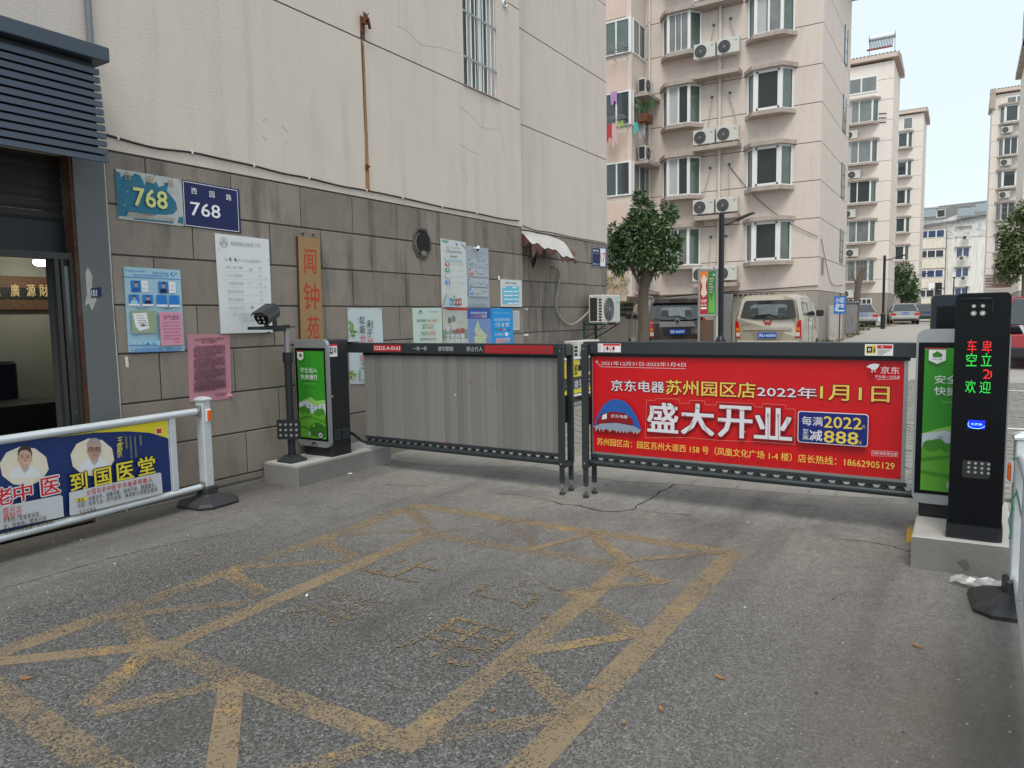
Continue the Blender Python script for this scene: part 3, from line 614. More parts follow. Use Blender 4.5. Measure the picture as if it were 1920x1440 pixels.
MB().use(room).box(-1.4, 4.6, 9.3, 9.4, 0, 2.9).obj('back_wall', sh); MB().use(room).box(4.6, 4.7, YA+.55, 9.4, 0, 2.9).box(-1.5, -1.4, YA+.3, 9.4, 0, 2.9).obj('side_wall', sh)
MB().use(mat('shop_ceiling', (.3, .3, .26), .9)).box(-1.4, 4.7, YA+.5, 9.4, 2.38, 2.43).obj('ceiling', sh); MB().use(mat('shop_floor', (.10, .095, .085), .6)).box(-1.4, 4.6, YA, 9.3, .02, .06).obj('floor', sh)
shut = mat('shutter_grey', (.03, .028, .026), .6, .2, var=.25, vscale=3, dirt=.5, dirt_col=(.03, .03, .03))
for k in range(9): MB().use(shut).prism([(0, 0), (-.012, .03), (0, .078), (.012, .078), (.012, 0)], -1.4, 3.0, axis='x').obj('shutter_slat', sh, (0, YA+.16, 2.26+.08*k)) if 0 < k < 8 else None
MB().use(mat('blue_strip_board', (.004, .011, .017), .5, var=.2)).box(-1.4, 2.99, YA+.13, YA+.17, 2.08, 2.34).obj('blue_strip', sh)
fr = MB().use(alu).box(-1.4, 2.98, YA+.02, YA+.07, 2.05, 2.10).box(2.845, 2.875, YA+.02, YA+.07, .04, 2.05).box(2.89, 2.91, YA+.02, YA+.07, .04, 2.05).box(2.955, 2.98, YA+.02, YA+.07, .04, 2.05); fr.obj('door_frame', sh)
MB().use(glass('shop_glass', (.05, .07, .06), .1)).box(2.91, 2.955, YA+.04, YA+.046, .1, 2.0).obj('glass_strip', sh)
MB().use(pillarp).box(3.01, 3.25, YA-.012, YA+.5, -.05, 2.84).obj('pillar', sh)
MB().use(mat('rusty_jamb', (.075, .032, .018), .9, var=.5, vscale=25, dirt=.7, dirt_col=(.16, .13, .11))).box(2.985, 3.009, YA-.004, YA+.12, -.05, 2.84).obj('rusty_edge', sh)
MB().use(mat('chipped_plaster', (.42, .41, .38), .9, var=.3, vscale=30)).prism([(3.247, 2.84), (3.256, 2.84), (3.258, 2.2), (3.252, 1.6), (3.259, 1.1), (3.253, .5), (3.26, 0), (3.245, 0), (3.249, .9), (3.244, 1.7)], YA-.0135, YA-.0122).prism([(3.05, 1.95), (3.07, 2.0), (3.10, 1.93), (3.09, 1.82), (3.12, 1.75), (3.08, 1.66), (3.06, 1.72), (3.03, 1.70), (3.05, 1.80)], YA-.0135, YA-.0122).obj('chipped_plaster', sh)
F = Face('house_number_plate', 'small navy 101 number plate on the grey pillar', 'number plate', 'y', YA-.012, [(169, 541), (189, 538), (190, 556), (170.5, 559)], .004, I_navy)
F.txt('101', (171, 543), (182, 556), I_white, .02); F.done()
q = thing('calligraphy_board', 'framed dark wooden calligraphy board hanging inside the shop', 'board', (2.9, 9.29, 0))
a = on_y(0, 517, 9.29); b = on_y(110, 582, 9.29)
MB().use(mat('gilt_frame', (.13, .07, .035), .6, var=.5, vscale=40)).box(-1.6, b.x-2.9, -.05, 0, b.z, a.z, .01).obj('frame', q)
MB().use(dark).box(-1.5, b.x-3.02, -.06, -.051, b.z+.13, a.z-.13).obj('panel', q)
gold = ink('gold_leaf', (.75, .58, .28), .5)
for i, ch in enumerate('進廣源財'):
    x = [-8, 28, 58, 82][i]; a1 = on_y(x-9, 533, 9.23); b1 = on_y(x+9, 556, 9.23)
    link(bpy.data.objects.new('lettering', text_mesh(ch, a1.x-2.9, b1.x-2.9, b1.z, a1.z, gold, .02)), q, (0, -.062, 0))
LMP = on_y(80, 494, 8.7)
MB().use(mat('lit_lamp', (.9, .9, .85), .5, emit=(1, .97, .88, 45))).loft([[(LMP.x+r*math.cos(k*.3927), LMP.y+r*math.sin(k*.3927), LMP.z+dz) for k in range(16)] for r, dz in ((.02, -.03), (.06, -.024), (.085, -.008), (.09, .03))]).obj('ceiling_lamp', None, label='small round lit lamp on the shop ceiling', category='lamp')
t = thing('desk', 'dark office desk inside the shop', 'desk', (2.2, 8.0, .06)); MB().use(dark).box(-1.4, 1.6, -.35, .35, .7, .74, .004).obj('desk_top', t); MB().use(dark).box(-1.35, 1.55, -.33, -.3, .0, .7).obj('front_panel', t)
t = thing('office_chair', 'tall dark office chair standing behind the desk', 'chair', (3.55, 8.6, .06)); MB().use(mat('navy_cloth', (.012, .015, .03), .8)).box(-.26, .26, .1, .18, .55, 1.12, .03).obj('backrest', t); MB().use(dark).box(-.25, .25, -.25, .12, .42, .5, .02).obj('seat', t); MB().use(steel).cyl((0, -.05, 0), (0, -.05, .42), .03).obj('stem', t)
t = thing('storage_box', 'pale lidded plastic box on a low stool in the shop', 'box', (2.65, 7.1, .5)); MB().use(mat('grey_plastic', (.14, .16, .16), .5)).prism([(-.16, 0), (.16, 0), (.19, .3), (-.19, .3)], -.14, .14).obj('bin', t); MB().use(mat('grey_plastic', (.14, .16, .16), .5)).box(-.2, .2, -.16, .16, .3, .335, .008).obj('lid', t)
t = thing('stool', 'low dark stool under the plastic box in the shop', 'stool', (2.65, 7.1, .06)); MB().use(dark).box(-.3, .3, -.2, .2, .4, .437, .004).obj('seat', t)
for sx in (-1, 1):
    for sy in (-1, 1): MB().use(dark).box(sx*.27-.02, sx*.27+.02, sy*.17-.02, sy*.17+.02, 0, .4).obj('leg', t)
t = MB().use(mat('clear_jar', (.2, .2, .19), .3)).cyl((0, 0, 0), (0, 0, .18), .07, 12).use(dark).cyl((0, 0, .18), (0, 0, .2), .072, 12).obj('jar', None, (2.35, 7.85, .80), label='squat plastic jar on the desk', category='jar')
# ---------------------------------------------------------------- notices on the stone plinth
WALLF = YA-.003
c2 = crop(0, 300, 4); c4 = crop(400, 400, 4.8); c6 = crop(740, 400, 4.5714); c6b = crop(820, 440, 6.857); c5 = crop(460, 540, 3.6)
def screws(F, pts):
    for x, y in pts:
        u, v = F.uv((x, y)); F.mb.use(steel).cyl((u, -F.th, v), (u, -F.th-.006, v), .007, 8)
# old teal house number, paint flaking
F = Face('house_number_sign', 'weathered teal 768 street number sign with flaking blue paint', 'number sign', 'y', WALLF, [(216, 316), (341, 337), (344.5, 424.5), (221, 410)], .006, mat('sign_primer', (.42, .44, .43), .6, var=.12, vscale=30))
teal = mat('flaking_teal', (.012, .14, .23), .5, var=.25, vscale=12)
F.poly([c2(*p) for p in [(862, 80), (900, 95), (905, 130), (930, 110), (990, 118), (1010, 100), (1050, 115), (1070, 150), (1085, 190), (1100, 150), (1150, 180), (1170, 160), (1190, 200), (1240, 205), (1225, 170), (1265, 170), (1250, 230), (1275, 260), (1300, 290), (1320, 320), (1330, 370), (1300, 405), (1240, 412), (1180, 408), (1120, 418), (1050, 400), (960, 392), (950, 425), (905, 420), (885, 432), (880, 330), (868, 200)]], teal)
F.poly([c2(*p) for p in [(1340, 430), (1372, 425), (1376, 480), (1330, 470)]], teal).poly([c2(*p) for p in [(1205, 195), (1235, 190), (1245, 230), (1215, 235)]], teal).poly([c2(*p) for p in [(1000, 435), (1300, 462), (1295, 474), (1000, 445)]], teal)
for k in range(26):
    x, y = rnd.uniform(885, 1360), rnd.uniform(80, 460); r = rnd.uniform(3, 9)
    F.poly([c2(x+r*rnd.uniform(.5, 1)*math.cos(a), y+r*rnd.uniform(.5, 1)*math.sin(a)) for a in (0, 1, 2, 3, 4, 5)], rnd.choice([teal, MATS['sign_primer']]))
ochre = ink('ochre_relief', (.36, .28, .18)); lemon = ink('lemon_relief', (.62, .62, .22))
F.txt('西', c2(928, 92), c2(978, 155), ochre, .03).txt('园', c2(1092, 118), c2(1142, 180), ochre, .03).txt('路', c2(1250, 140), c2(1298, 205), ochre, .03)
F.txt('768', c2(992, 205), c2(1250, 372), lemon, .045, outline=ochre, ow=.012).txt('邮政编码 215008', c2(950, 385), c2(1308, 462), ochre, .03)
screws(F, [c2(866, 66), c2(1350, 152), c2(884, 430), c2(1370, 488)]); F.done()
# newer navy sign (its code square is left out)
F = Face('house_number_sign', 'clean navy 768 street number sign with white border line', 'number sign', 'y', WALLF, [(339.5, 336.5), (447.7, 355.5), (451.5, 437.5), (344.5, 423.5)], .006, I_navy)
def inset_frame(F, d, w, m):
    u0, u1, v0, v1 = d, F.w-d, d, F.h-d
P = [c2(1372, 158), c2(1778, 230), c2(1792, 538), c2(1388, 488)]; F.line(P+[P[0]], .005, I_white)
F.txt('西', c2(1432, 208), c2(1476, 258), I_white, .03).txt('园', c2(1568, 232), c2(1608, 284), I_white, .03).txt('路', c2(1692, 255), c2(1734, 306), I_white, .03).txt('768', c2(1425, 312), c2(1652, 440), I_white, .035); F.done()
# faded white notice board
F = Face('notice_board', 'large white board with faded grey monthly notice text', 'notice board', 'y', WALLF, [(402.2, 437.5), (502, 449), (509.5, 623), (413.6, 625.6)], .014, mat('faded_white_board', (.66, .68, .69), .45, var=.03), edge=white)
F.ell(c4(50, 208), c4(135, 315), I_faint).ell(c4(58, 218), c4(127, 305), mat('faded_white_board', (1, 1, 1))).ell(c4(72, 225), c4(112, 262), I_faint).ell(c4(60, 250), c4(95, 290), I_faint).ell(c4(95, 255), c4(125, 292), I_faint)
F.txt('食园辖区居民', c4(150, 250), c4(360, 305), I_gray, .01).txt('小区', c4(368, 268), c4(425, 308), I_faint)
F.txt('20 年  月本小区发案情况', c4(98, 400), c4(428, 446), I_faint, .01).txt('4', c4(138, 392), c4(158, 430), I_black, .03).txt('6', c4(186, 396), c4(207, 432), I_black, .03)
for k, (w, y) in enumerate((('共 发 案', 470), ('八大类案件', 542), ('入室盗窃案', 612), ('盗窃电瓶车', 685), ('其它案件', 758), ('本月本小区', 832))):
    F.txt(w, c4(112+4*k, y), c4(262+3*k, y+32), I_gray if k < 1 else I_faint).txt('起', c4(404+4*k, y+12), c4(428+4*k, y+38), I_faint)
    F.line([c4(85+3*k, y+52), c4(460+4*k, y+56)], .0015, I_faint)
F.txt('注意: 1. 绿色表示无发案', c4(165, 895), c4(375, 918), I_faint).txt('2. 黄色表示发案1至2起', c4(222, 925), c4(412, 946), I_faint).txt('3. 红色表示发案3起以上', c4(222, 955), c4(420, 974), I_faint)
F.ell(c4(333, 836), c4(352, 856), ink('magnet_green', (.01, .18, .16))).poly([c4(322, 500), c4(340, 498), c4(346, 512), c4(326, 515)], I_gray).rect(c4(474, 1066), c4(505, 1076), I_black)
for x, y in ((488, 422), (462, 665), (470, 590), (45, 325), (322, 628)): F.poly([c4(x-5, y-9), c4(x+3, y-6), c4(x+5, y+9), c4(x-3, y+5)], I_gray)
F.done()
# light blue community board with portraits
F = Face('community_board', 'light blue board with staff portraits and a small map', 'notice board', 'y', WALLF, [c2(922, 800), c2(1345, 826), c2(1380, 1432), c2(960, 1442)], .012, mat('pale_blue_print', (.33, .52, .62), .35, var=.04, vscale=4))
F.txt('姑苏区虎丘街道', c2(1142, 838), c2(1264, 862), I_blue, .02).txt('来运社区第五综合基础网格公示牌', c2(1000, 855), c2(1266, 880), I_blue, .03).txt('网格信息公示 服务千家万户', c2(962, 824), c2(1098, 842), I_blue)
F.ell(c2(1278, 842), c2(1308, 872), I_blue).ell(c2(1290, 850), c2(1302, 864), I_white).line([c2(925, 876), c2(1348, 896)], .006, I_blue)
for (x, y, w, h, card, kind) in ((978, 902, 78, 88, 56, 1), (1184, 910, 76, 88, 56, 2), (962, 1008, 80, 70, 0, 3), (1064, 1010, 80, 70, 0, 4), (1168, 1012, 80, 72, 0, 0), (1264, 1014, 76, 72, 0, 0)):
    if card: F.rect(c2(x+w, y+2), c2(x+w+card, y+h), I_white).txt('姓名', c2(x+w+18, y+24), c2(x+w+42, y+40), I_gray).txt('电话', c2(x+w+10, y+58), c2(x+w+45, y+70), I_gray)
    else: F.rect(c2(x-2, y+h), c2(x+w+2, y+h+16), I_white)
    F.rect(c2(x, y), c2(x+w, y+h), I_blue)
    if kind:
        cx = x+w/2; F.poly([c2(cx-w*.36, y+h), c2(cx-w*.3, y+h*.68), c2(cx, y+h*.58), c2(cx+w*.3, y+h*.68), c2(cx+w*.36, y+h)], {1: ink('shirt_blue', (.02, .1, .35)), 2: I_navy, 3: I_lblue, 4: I_navy}[kind])
        F.ell(c2(cx-w*.16, y+h*.12), c2(cx+w*.16, y+h*.62), I_skin).ell(c2(cx-w*.17, y+h*.08), c2(cx+w*.17, y+h*.28), I_brown)
F.txt('网格长党员', c2(1018, 1105), c2(1098, 1120), I_navy).txt('楼道党员', c2(1226, 1108), c2(1284, 1122), I_navy)
F.poly([c2(972, 1128), c2(1166, 1130), c2(1168, 1296), c2(985, 1302)], ink('map_green', (.30, .36, .24))).poly([c2(988, 1152), c2(1090, 1146), c2(1112, 1262), c2(1040, 1282), c2(1010, 1250)], I_white)
for k in range(5): F.rect(c2(1012+6*k, 1165+18*k), c2(1070+8*k, 1172+18*k), I_faint)
F.rect(c2(1050, 1232), c2(1078, 1246), ink('map_red', (.3, .05, .03))).txt('网格范围', c2(978, 1308), c2(1030, 1320), I_blue)
F.txt('政策宣传·信息采集·矛盾排查·民情回应', c2(1002, 1412), c2(1220, 1438), I_blue, .03).txt('监督电话:12345', c2(1234, 1405), c2(1342, 1432), I_blue, .03).line([c2(956, 1392), c2(1376, 1384)], .006, I_blue)
for x in range(5): F.ell(c2(985+40*x, 1366-1.5*x), c2(1012+40*x, 1382-1.5*x), I_lblue)
F.rect(c2(1090, 1368), c2(1106, 1386), I_blue).poly([c2(1160, 1362), c2(1176, 1350), c2(1190, 1360), c2(1186, 1390), c2(1164, 1390)], I_lblue)
screws(F, [c2(946, 824), c2(1320, 850), c2(988, 1424), c2(1356, 1412)])
pinkp = mat('pink_paper', (.62, .27, .36), .7, var=.05)
F.poly([c2(1182, 1140), c2(1350, 1144), c2(1364, 1386), c2(1196, 1394)], pinkp).txt('停气通知', c2(1212, 1164), c2(1330, 1200), ink('purple_ink', (.16, .07, .2)), .03)
for k in range(6): F.txt('请居民注意安全用气相互转告', c2(1208+2*k, 1214+24*k), c2(1340+2*k-12*(k % 2), 1224+24*k), ink('purple_pale', (.36, .16, .24)))
F.ell(c2(1300, 1340), c2(1330, 1370), ink('stamp_red', (.5, .12, .15))).ell(c2(1305, 1345), c2(1325, 1365), pinkp); F.done()
# pink paper notice
F = Face('paper_notice', 'creased pink paper notice with lower corner curling off the stone', 'paper notice', 'y', WALLF, [(350.5, 627), (430.5, 627.3), (433.5, 742), (429, 748), (355.2, 754.5)], .003, mat('pink_notice_paper', (.50, .22, .27), .8, var=.09, vscale=14, bump=.6, bscale=12))
c3 = crop(0, 660, 4); dk = ink('notice_ink', (.10, .05, .06))
F.txt('2021年冬季灭鼠防病工作倡议书', c2(1458, 1335), c2(1678, 1354), dk, .03).txt('统一活动告知书', c2(1515, 1358), c2(1625, 1374), dk, .03)
t_ = ['居民朋友们为切实做好冬季病媒生物防制工作', '改善人居环境预防疾病传播保障群众身体健康', '现将有关事项告知如下请各户积极配合参与', '统一投放时间及范围按照社区通知要求执行']
for k in range(24):
    y = 1392+14.2*k; x1 = 1686-(70 if k % 6 == 5 else 0)
    F.txt(t_[k % 4][:20 if k % 6 != 5 else 12], c2(1450+(14 if k % 6 == 0 else 0)+.6*k*.2, y), c2(x1+.9*k*.3, y+9.5), dk)
F.txt('来运社区居委会', c3(1605, 308), c3(1695, 318), dk).txt('2021年12月', c3(1625, 320), c3(1680, 329), dk); F.done()
u = on_y(428, 742, YA); mb = MB().use(MATS['pink_notice_paper']).loft([[(u.x-.01, YA-.004, u.z+.03), (u.x+.02, YA-.012, u.z+.015), (u.x+.03, YA-.03, u.z+.0)], [(u.x-.03, YA-.005, u.z-.012), (u.x, YA-.016, u.z-.005), (u.x+.012, YA-.034, u.z-.002)]], caps=False, closed=False); mb.obj('curled_corner', None)
bpy.data.objects['curled_corner'].parent = F.o; bpy.data.objects['curled_corner'].location = -F.o.location
# carved wooden name board
t = thing('name_board', 'tall narrow wooden board with three red carved characters', 'name board', (5.02, YA, 1.3))
a = on_y(558.7, 442.7, YA-.035); b = on_y(599, 448, YA-.035); bl = on_y(563, 640, YA-.035); br = on_y(605, 640, YA-.035)
woodm = mat('stained_board', (.31, .185, .08), .5, var=.08, vscale=3)
org = Vector((5.02, YA, 1.3)); lo = 1.0
P = [(a.x-5.02, a.z-1.3), (b.x-5.02, b.z-1.3), (br.x-5.02+.005, lo-1.3), (bl.x-5.02+.003, lo-1.3)]
MB().use(mat('board_edge', (.05, .032, .02), .6)).prism(P, -.002, -.034).use(woodm).prism([(u, v-.0) for u, v in P], -.034, -.0365).obj('plank', t)
redc = ink('vermilion_carving', (.42, .045, .012), .6)
for ch, A, B in (('闻', (812, 312), (928, 545)), ('钟', (806, 620), (955, 868)), ('苑', (838, 925), (955, 1130))):
    p, q = on_y(*c4(*A), YA-.038), on_y(*c4(*B), YA-.038)
    link(bpy.data.objects.new('carved_character', text_mesh(ch, p.x-5.02, q.x-5.02, q.z-1.3, p.z-1.3, redc, .012, skew=.04)), t, (0, -.0375, 0))
for x, y in ((797, 180), (890, 190)):
    p = on_y(*c4(x, y), YA); MB().use(rust).cyl((p.x-5.02, 0, p.z-1.3), (p.x-5.02, -.03, p.z-1.3-.0), .008, 6).cyl((p.x-5.02, -.02, p.z-1.3), (p.x-5.02+.003, -.02, p.z-1.35), .004, 6).obj('nail', t)
# landscape poster with brush characters, partly behind the barrier arm
F = Face('waste_sorting_poster', 'pale poster with leafy branch and brushed characters beside the gate cabinet', 'poster', 'y', WALLF, [(651, 577.7), (715, 577.7), (722, 718), (656, 720.5)], .005, mat('misty_print', (.50, .56, .58), .4, var=.08, vscale=2.2))
leafg = [ink('leaf_print', (.22, .38, .08)), ink('leaf_print_pale', (.42, .52, .22)), ink('leaf_print_dark', (.07, .18, .05))]
for k in range(42):
    x, y = (rnd.gauss(1245, 16), rnd.uniform(965, 1110)) if k < 26 else (rnd.gauss(1240, 14), rnd.uniform(1420, 1500))
    x = max(x, 1222); r = rnd.uniform(7, 15); F.ell(c4(x-r, y-r), c4(x+r, y+r*.9), rnd.choice(leafg), n=7)
for ch, x, y, h, m in (('垃', 1302, 925, 68, I_black), ('圾', 1305, 1010, 70, I_black), ('分', 1310, 1095, 62, I_red), ('利', 1372, 960, 75, I_black), ('于', 1372, 1048, 66, I_black), ('分', 1378, 1122, 60, I_red)):
    F.txt(ch, c4(x, y), c4(x+52, y+h), m, .02, skew=.06)
F.txt('直', c5(770, 448), c5(800, 492), I_red, .02).txt('之', c5(772, 500), c5(802, 545), I_black, .02).rect(c5(765, 552), c5(800, 622), ink('bin_print', (.36, .50, .40))).line([c5(768, 556), c5(798, 556), c5(798, 618), c5(768, 618), c5(768, 556)], .003, ink('pale_green_print', (.25, .4, .3)))
screws(F, [(652.5, 579.5), (713, 579.5)]); F.done()
# mint poster
F = Face('civility_poster', 'pale mint poster with four short green and orange slogans', 'poster', 'y', WALLF, [c6(150, 813), c6(398, 808), c6(412, 1240), c6(166, 1240)], .005, mat('mint_print', (.50, .60, .54), .45, var=.03))
dg = ink('slogan_green', (.04, .16, .10))
for A, B, l, r in (((190, 905), (368, 935), '杀牌"看得到"', '争做"文明餐桌"'), ((232, 948), (335, 968), '开展', '垃圾分类活动'), ((236, 968), (330, 990), '遵守小区公约', ''), ((222, 1010), (352, 1028), '杀敌江南,', '美丽姑苏'), ((215, 1026), (352, 1046), '一起创', '文明典范城市'), ((218, 1066), (355, 1090), '督可知文明', '最美姑苏情')):
    mid = (A[0]+B[0])/2-4 if r else B[0]; F.txt(l, c6(A[0], A[1]+4), c6(mid, B[1]-3), dg, .03)
    if r: F.txt(r, c6(mid+6, A[1]+3), c6(B[0], B[1]-4), I_orange, .03)
for A, B in (((188, 902), (372, 938)), ((230, 945), (338, 992)), ((212, 1006), (356, 1050)), ((215, 1062), (358, 1094))): F.line([c6(*A), c6(B[0], A[1]), c6(*B), c6(A[0], B[1]), c6(*A)], .0015, ink('mint_line', (.3, .45, .4)))
F.txt('文明城市', c6(192, 850), c6(240, 862), dg).ell(c6(205, 830), c6(228, 846), dg).txt('文明实践 志愿同行', c6(298, 838), c6(366, 850), dg); F.done()
# photo poster
F = Face('cutlery_poster', 'muted green grey photo poster of spoons with a red top strip', 'poster', 'y', WALLF, [c6(408, 812), c6(619, 812), c6(636, 1240), c6(420, 1240)], .005, mat('photo_print', (.43, .44, .40), .5, var=.16, vscale=5))
F.poly([c6(408, 813), c6(619, 813), c6(620, 832), c6(470, 830)], I_red).rect(c6(412, 1000), c6(628, 1072), ink('photo_green', (.20, .27, .22)))
F.ell(c6(456, 890), c6(482, 945), ink('spoon_wood', (.13, .14, .10))).ell(c6(484, 876), c6(522, 936), ink('spoon_green', (.15, .22, .20))).line([c6(470, 940), c6(492, 1080)], .012, I_faint).line([c6(505, 930), c6(515, 1080)], .012, ink('spoon_wood', (.13, .14, .10))).line([c6(520, 950), c6(588, 925)], .006, I_gray).ell(c6(482, 930), c6(540, 1000), ink('spoon_pale', (.5, .52, .47)))
F.txt('不', c6(440, 975), c6(472, 1035), I_white, .02).txt('浪费', c6(512, 985), c6(600, 1030), I_red, .01).txt('文明用餐', c6(436, 1035), c6(600, 1072), I_white, .02).txt('节约粮食', c6(438, 1078), c6(602, 1108), I_white, .01); F.done()
# district map poster
F = Face('district_map_poster', 'violet blue poster with a pale green district map', 'poster', 'y', WALLF, [c6(621, 815), c6(822, 815), c6(838, 1240), c6(637, 1240)], .005, ink('map_sea', (.17, .26, .50)))
F.rect(c6(621, 816), c6(823, 900), ink('map_header', (.03, .09, .36))).txt('苏州市姑苏区虎丘街道', c6(650, 843), c6(790, 864), I_white, .04).txt('15分钟生活圈', c6(656, 872), c6(744, 894), I_orange, .03).txt('导览图', c6(746, 872), c6(788, 894), I_white, .04)
F.poly([c6(*p) for p in [(710, 912), (722, 950), (735, 985), (762, 1018), (795, 1045), (780, 1075), (790, 1200), (690, 1200), (680, 1060), (698, 1045), (682, 1000), (700, 950)]], ink('map_land', (.46, .52, .34))).line([c6(705, 965), c6(722, 985), c6(725, 1015)], .01, ink('map_park', (.2, .42, .14))).line([c6(695, 1045), c6(745, 1052), c6(780, 1045)], .004, I_orange)
for k in range(10):
    x, y = rnd.uniform(630, 810), rnd.uniform(910, 1100); F.line([c6(x, y), c6(x+rnd.uniform(-18, 18), y+rnd.uniform(10, 26))], .0015, ink('map_line', (.08, .14, .34)))
F.done()
# bright blue poster
F = Face('recycling_point_poster', 'bright blue poster with white headings and red closing line', 'poster', 'y', WALLF, [c6(827, 812), c6(1006, 815), c6(1018, 1240), c6(840, 1240)], .006, ink('sky_blue_print', (.01, .29, .68)))
F.txt('文明姑苏在行动 垃圾分类我先行', c6(848, 848), c6(992, 862), I_lblue).txt('本小区已初步实行生活垃圾', c6(855, 900), c6(984, 922), I_white, .03).txt('“三定一督” 模式', c6(856, 938), c6(984, 972), I_white, .04)
for k, m in enumerate((I_green, I_red, I_gray, ink('bin_blue', (.05, .15, .4)))): F.ell(c6(858+34*k, 988), c6(886+34*k, 1004), m)
F.txt('本小区收集点位 共', c6(858, 1026), c6(945, 1046), I_white).rect(c6(946, 1020), c6(968, 1050), I_white).txt('个', c6(972, 1026), c6(990, 1046), I_white).txt('投放时间', c6(866, 1072), c6(984, 1104), I_red, .03, outline=I_white, ow=.05); F.done()
# small white list
F = Face('list_sheet', 'small white printed list at the corner of the stepped wall', 'paper notice', 'y', WALLF, [c6(1012, 832), c6(1068, 835), c6(1071, 1000), c6(1014, 1002)], .003, mat('list_paper', (.52, .53, .53), .6, var=.03))
for k in range(10): F.txt('居民代表姓名 电话', c6(1018, 852+13.5*k), c6(1062, 859+13.5*k), I_gray)
F.done()
# tall white waste poster
F = Face('waste_sorting_poster', 'tall white waste sorting poster with four coloured bins at its foot', 'poster', 'y', WALLF, [c6b(38, 48), c6b(360, 98), c6b(392, 936), c6b(56, 936)], .004, mat('white_poster', (.56, .58, .57), .45, var=.04, vscale=4))
for k in range(9): x, y = 60+9*k, 75+rnd.uniform(-12, 22); F.poly([c6b(x, y-12), c6b(x+9, y), c6b(x+5, y+16), c6b(x-2, y+4)], ink('bamboo', (.05, .26, .22)))
F.poly([c6b(232, 95), c6b(245, 115), c6b(262, 118), c6b(248, 130), c6b(245, 155), c6b(238, 128)], I_blue)
for k in range(6): F.line([c6b(300+10*k, 110+8*k), c6b(325+6*k, 135+10*k)], .006, ink('twig', (.10, .12, .11)))
F.ell(c6b(118, 138), c6b(148, 182), I_gray).ell(c6b(123, 146), c6b(143, 174), MATS['white_poster']).txt('苏州市姑苏区', c6b(158, 152), c6b(292, 188), I_gray, .02).txt('生活垃圾分类公示牌', c6b(102, 194), c6b(304, 244), ink('heading_grey', (.08, .12, .14)), .03)
F.txt('小区名称:', c6b(96, 274), c6b(140, 290), I_gray).txt('闻钟苑', c6b(160, 265), c6b(248, 300), I_black, .01)
for k in range(4): F.rect(c6b(94+58*k, 312+4*k), c6b(144+58*k, 338+4*k), ink('tag_blue', (.33, .52, .58)))
for k, m in enumerate((ink('bin_red', (.50, .10, .08)), I_green, ink('bin_pale', (.40, .56, .62)), I_blue)):
    y = 355+78*k; F.rect(c6b(97, y), c6b(148, y+44), m).ell(c6b(112, y+10), c6b(134, y+32), I_white).txt('有害垃圾', c6b(104, y+50), c6b(150, y+60), I_gray)
    F.txt('投放时间', c6b(164, y+22), c6b(212, y+36), I_gray).txt('定点收运', c6b(222, y+26), c6b(262, y+38), I_gray).line([c6b(270, y+28), c6b(295, y+38), c6b(322, y+30)], .003, I_black)
F.txt('投诉电话 如有问题请拨打热线', c6b(112, 672), c6b(282, 686), I_gray).txt('监督单位 社区居委会', c6b(112, 696), c6b(206, 708), I_gray)
F.poly([c6b(118, 722), c6b(60, 930), c6b(225, 930), c6b(150, 850)], ink('poster_wash', (.40, .50, .54)))
for x, m in ((142, I_blue), (184, I_green), (224, I_red), (262, ink('bin_grey', (.16, .14, .13)))):
    F.rect(c6b(x, 822), c6b(x+32, 910), m).rect(c6b(x+8, 850), c6b(x+24, 888), ink('bin_mark', (.5, .55, .55)))
for x, y in ((136, 786), (190, 745), (238, 785), (272, 742)): F.ell(c6b(x-9, y-14), c6b(x+11, y+18), I_cream).line([c6b(x, y+16), c6b(x-4, y+52)], .006, I_faint)
F.ell(c6b(186, 786), c6b(206, 808), I_green); F.done()
# grey waste poster
F = Face('waste_sorting_poster', 'grey blue waste sorting poster pinned beside the tall white one', 'poster', 'y', WALLF, [c6b(366, 142), c6b(652, 178), c6b(672, 938), c6b(390, 940)], .004, mat('grey_blue_print', (.33, .38, .42), .45, var=.05, vscale=4))
F.txt('《苏州市生活垃圾分类管理条例》', c6b(388, 206), c6b(640, 250), I_gray, .02).txt('垃圾分类 人人有责', c6b(448, 268), c6b(576, 290), ink('rose_print', (.45, .2, .22)))
for k, (m, n_) in enumerate(((I_green, '易腐垃圾'), (I_red, '有害垃圾'), (ink('grey_teal', (.22, .32, .33)), '其他垃圾'), (I_blue, '可回收物'))):
    y = 302+128*k-(3 if k > 2 else 0); F.rrect(c6b(392, y), c6b(650, y+118), ink('panel_tint', (.40, .45, .48)), .01)
    F.rect(c6b(402, y+4), c6b(422, y+34), m).poly([c6b(404, y+74), c6b(420, y+58), c6b(450, y+56), c6b(468, y+72), c6b(450, y+92), c6b(420, y+92)], m).txt(n_, c6b(418, y+64), c6b(454, y+84), I_white)
    for j in range(7): x = 492+22*j; yy = y+rnd.uniform(28, 90); F.poly([c6b(x-8, yy), c6b(x, yy-9), c6b(x+9, yy-2), c6b(x+4, yy+9)], rnd.choice([I_black, I_gray, ink('item_brown', (.25, .15, .08)), dg]))
for k in range(5): F.poly([c6b(395+50*k, 930), c6b(420+50*k, 880-10*(k % 2)), c6b(450+48*k, 930)], ink('hill_wash', (.27, .33, .37)))
F.txt('垃圾分类从我做起', c6b(475, 898), c6b(578, 912), I_gray); F.done()
for (x, y), s_ in ((c6b(472, 172), 1), ):
    p = on_y(x, y, YA); t = thing('wall_camera', 'tiny white bullet camera above the grey waste poster', 'camera', (p.x, YA, p.z)); MB().use(white).cyl((0, 0, 0), (0, -.05, -.01), .012, 8).obj('mount', t); MB().use(white).cyl((.03, -.05, .015), (-.025, -.08, -.03), .021, 12).use(I_black).cyl((-.025, -.08, -.03), (-.029, -.083, -.034), .018, 12).obj('body', t)
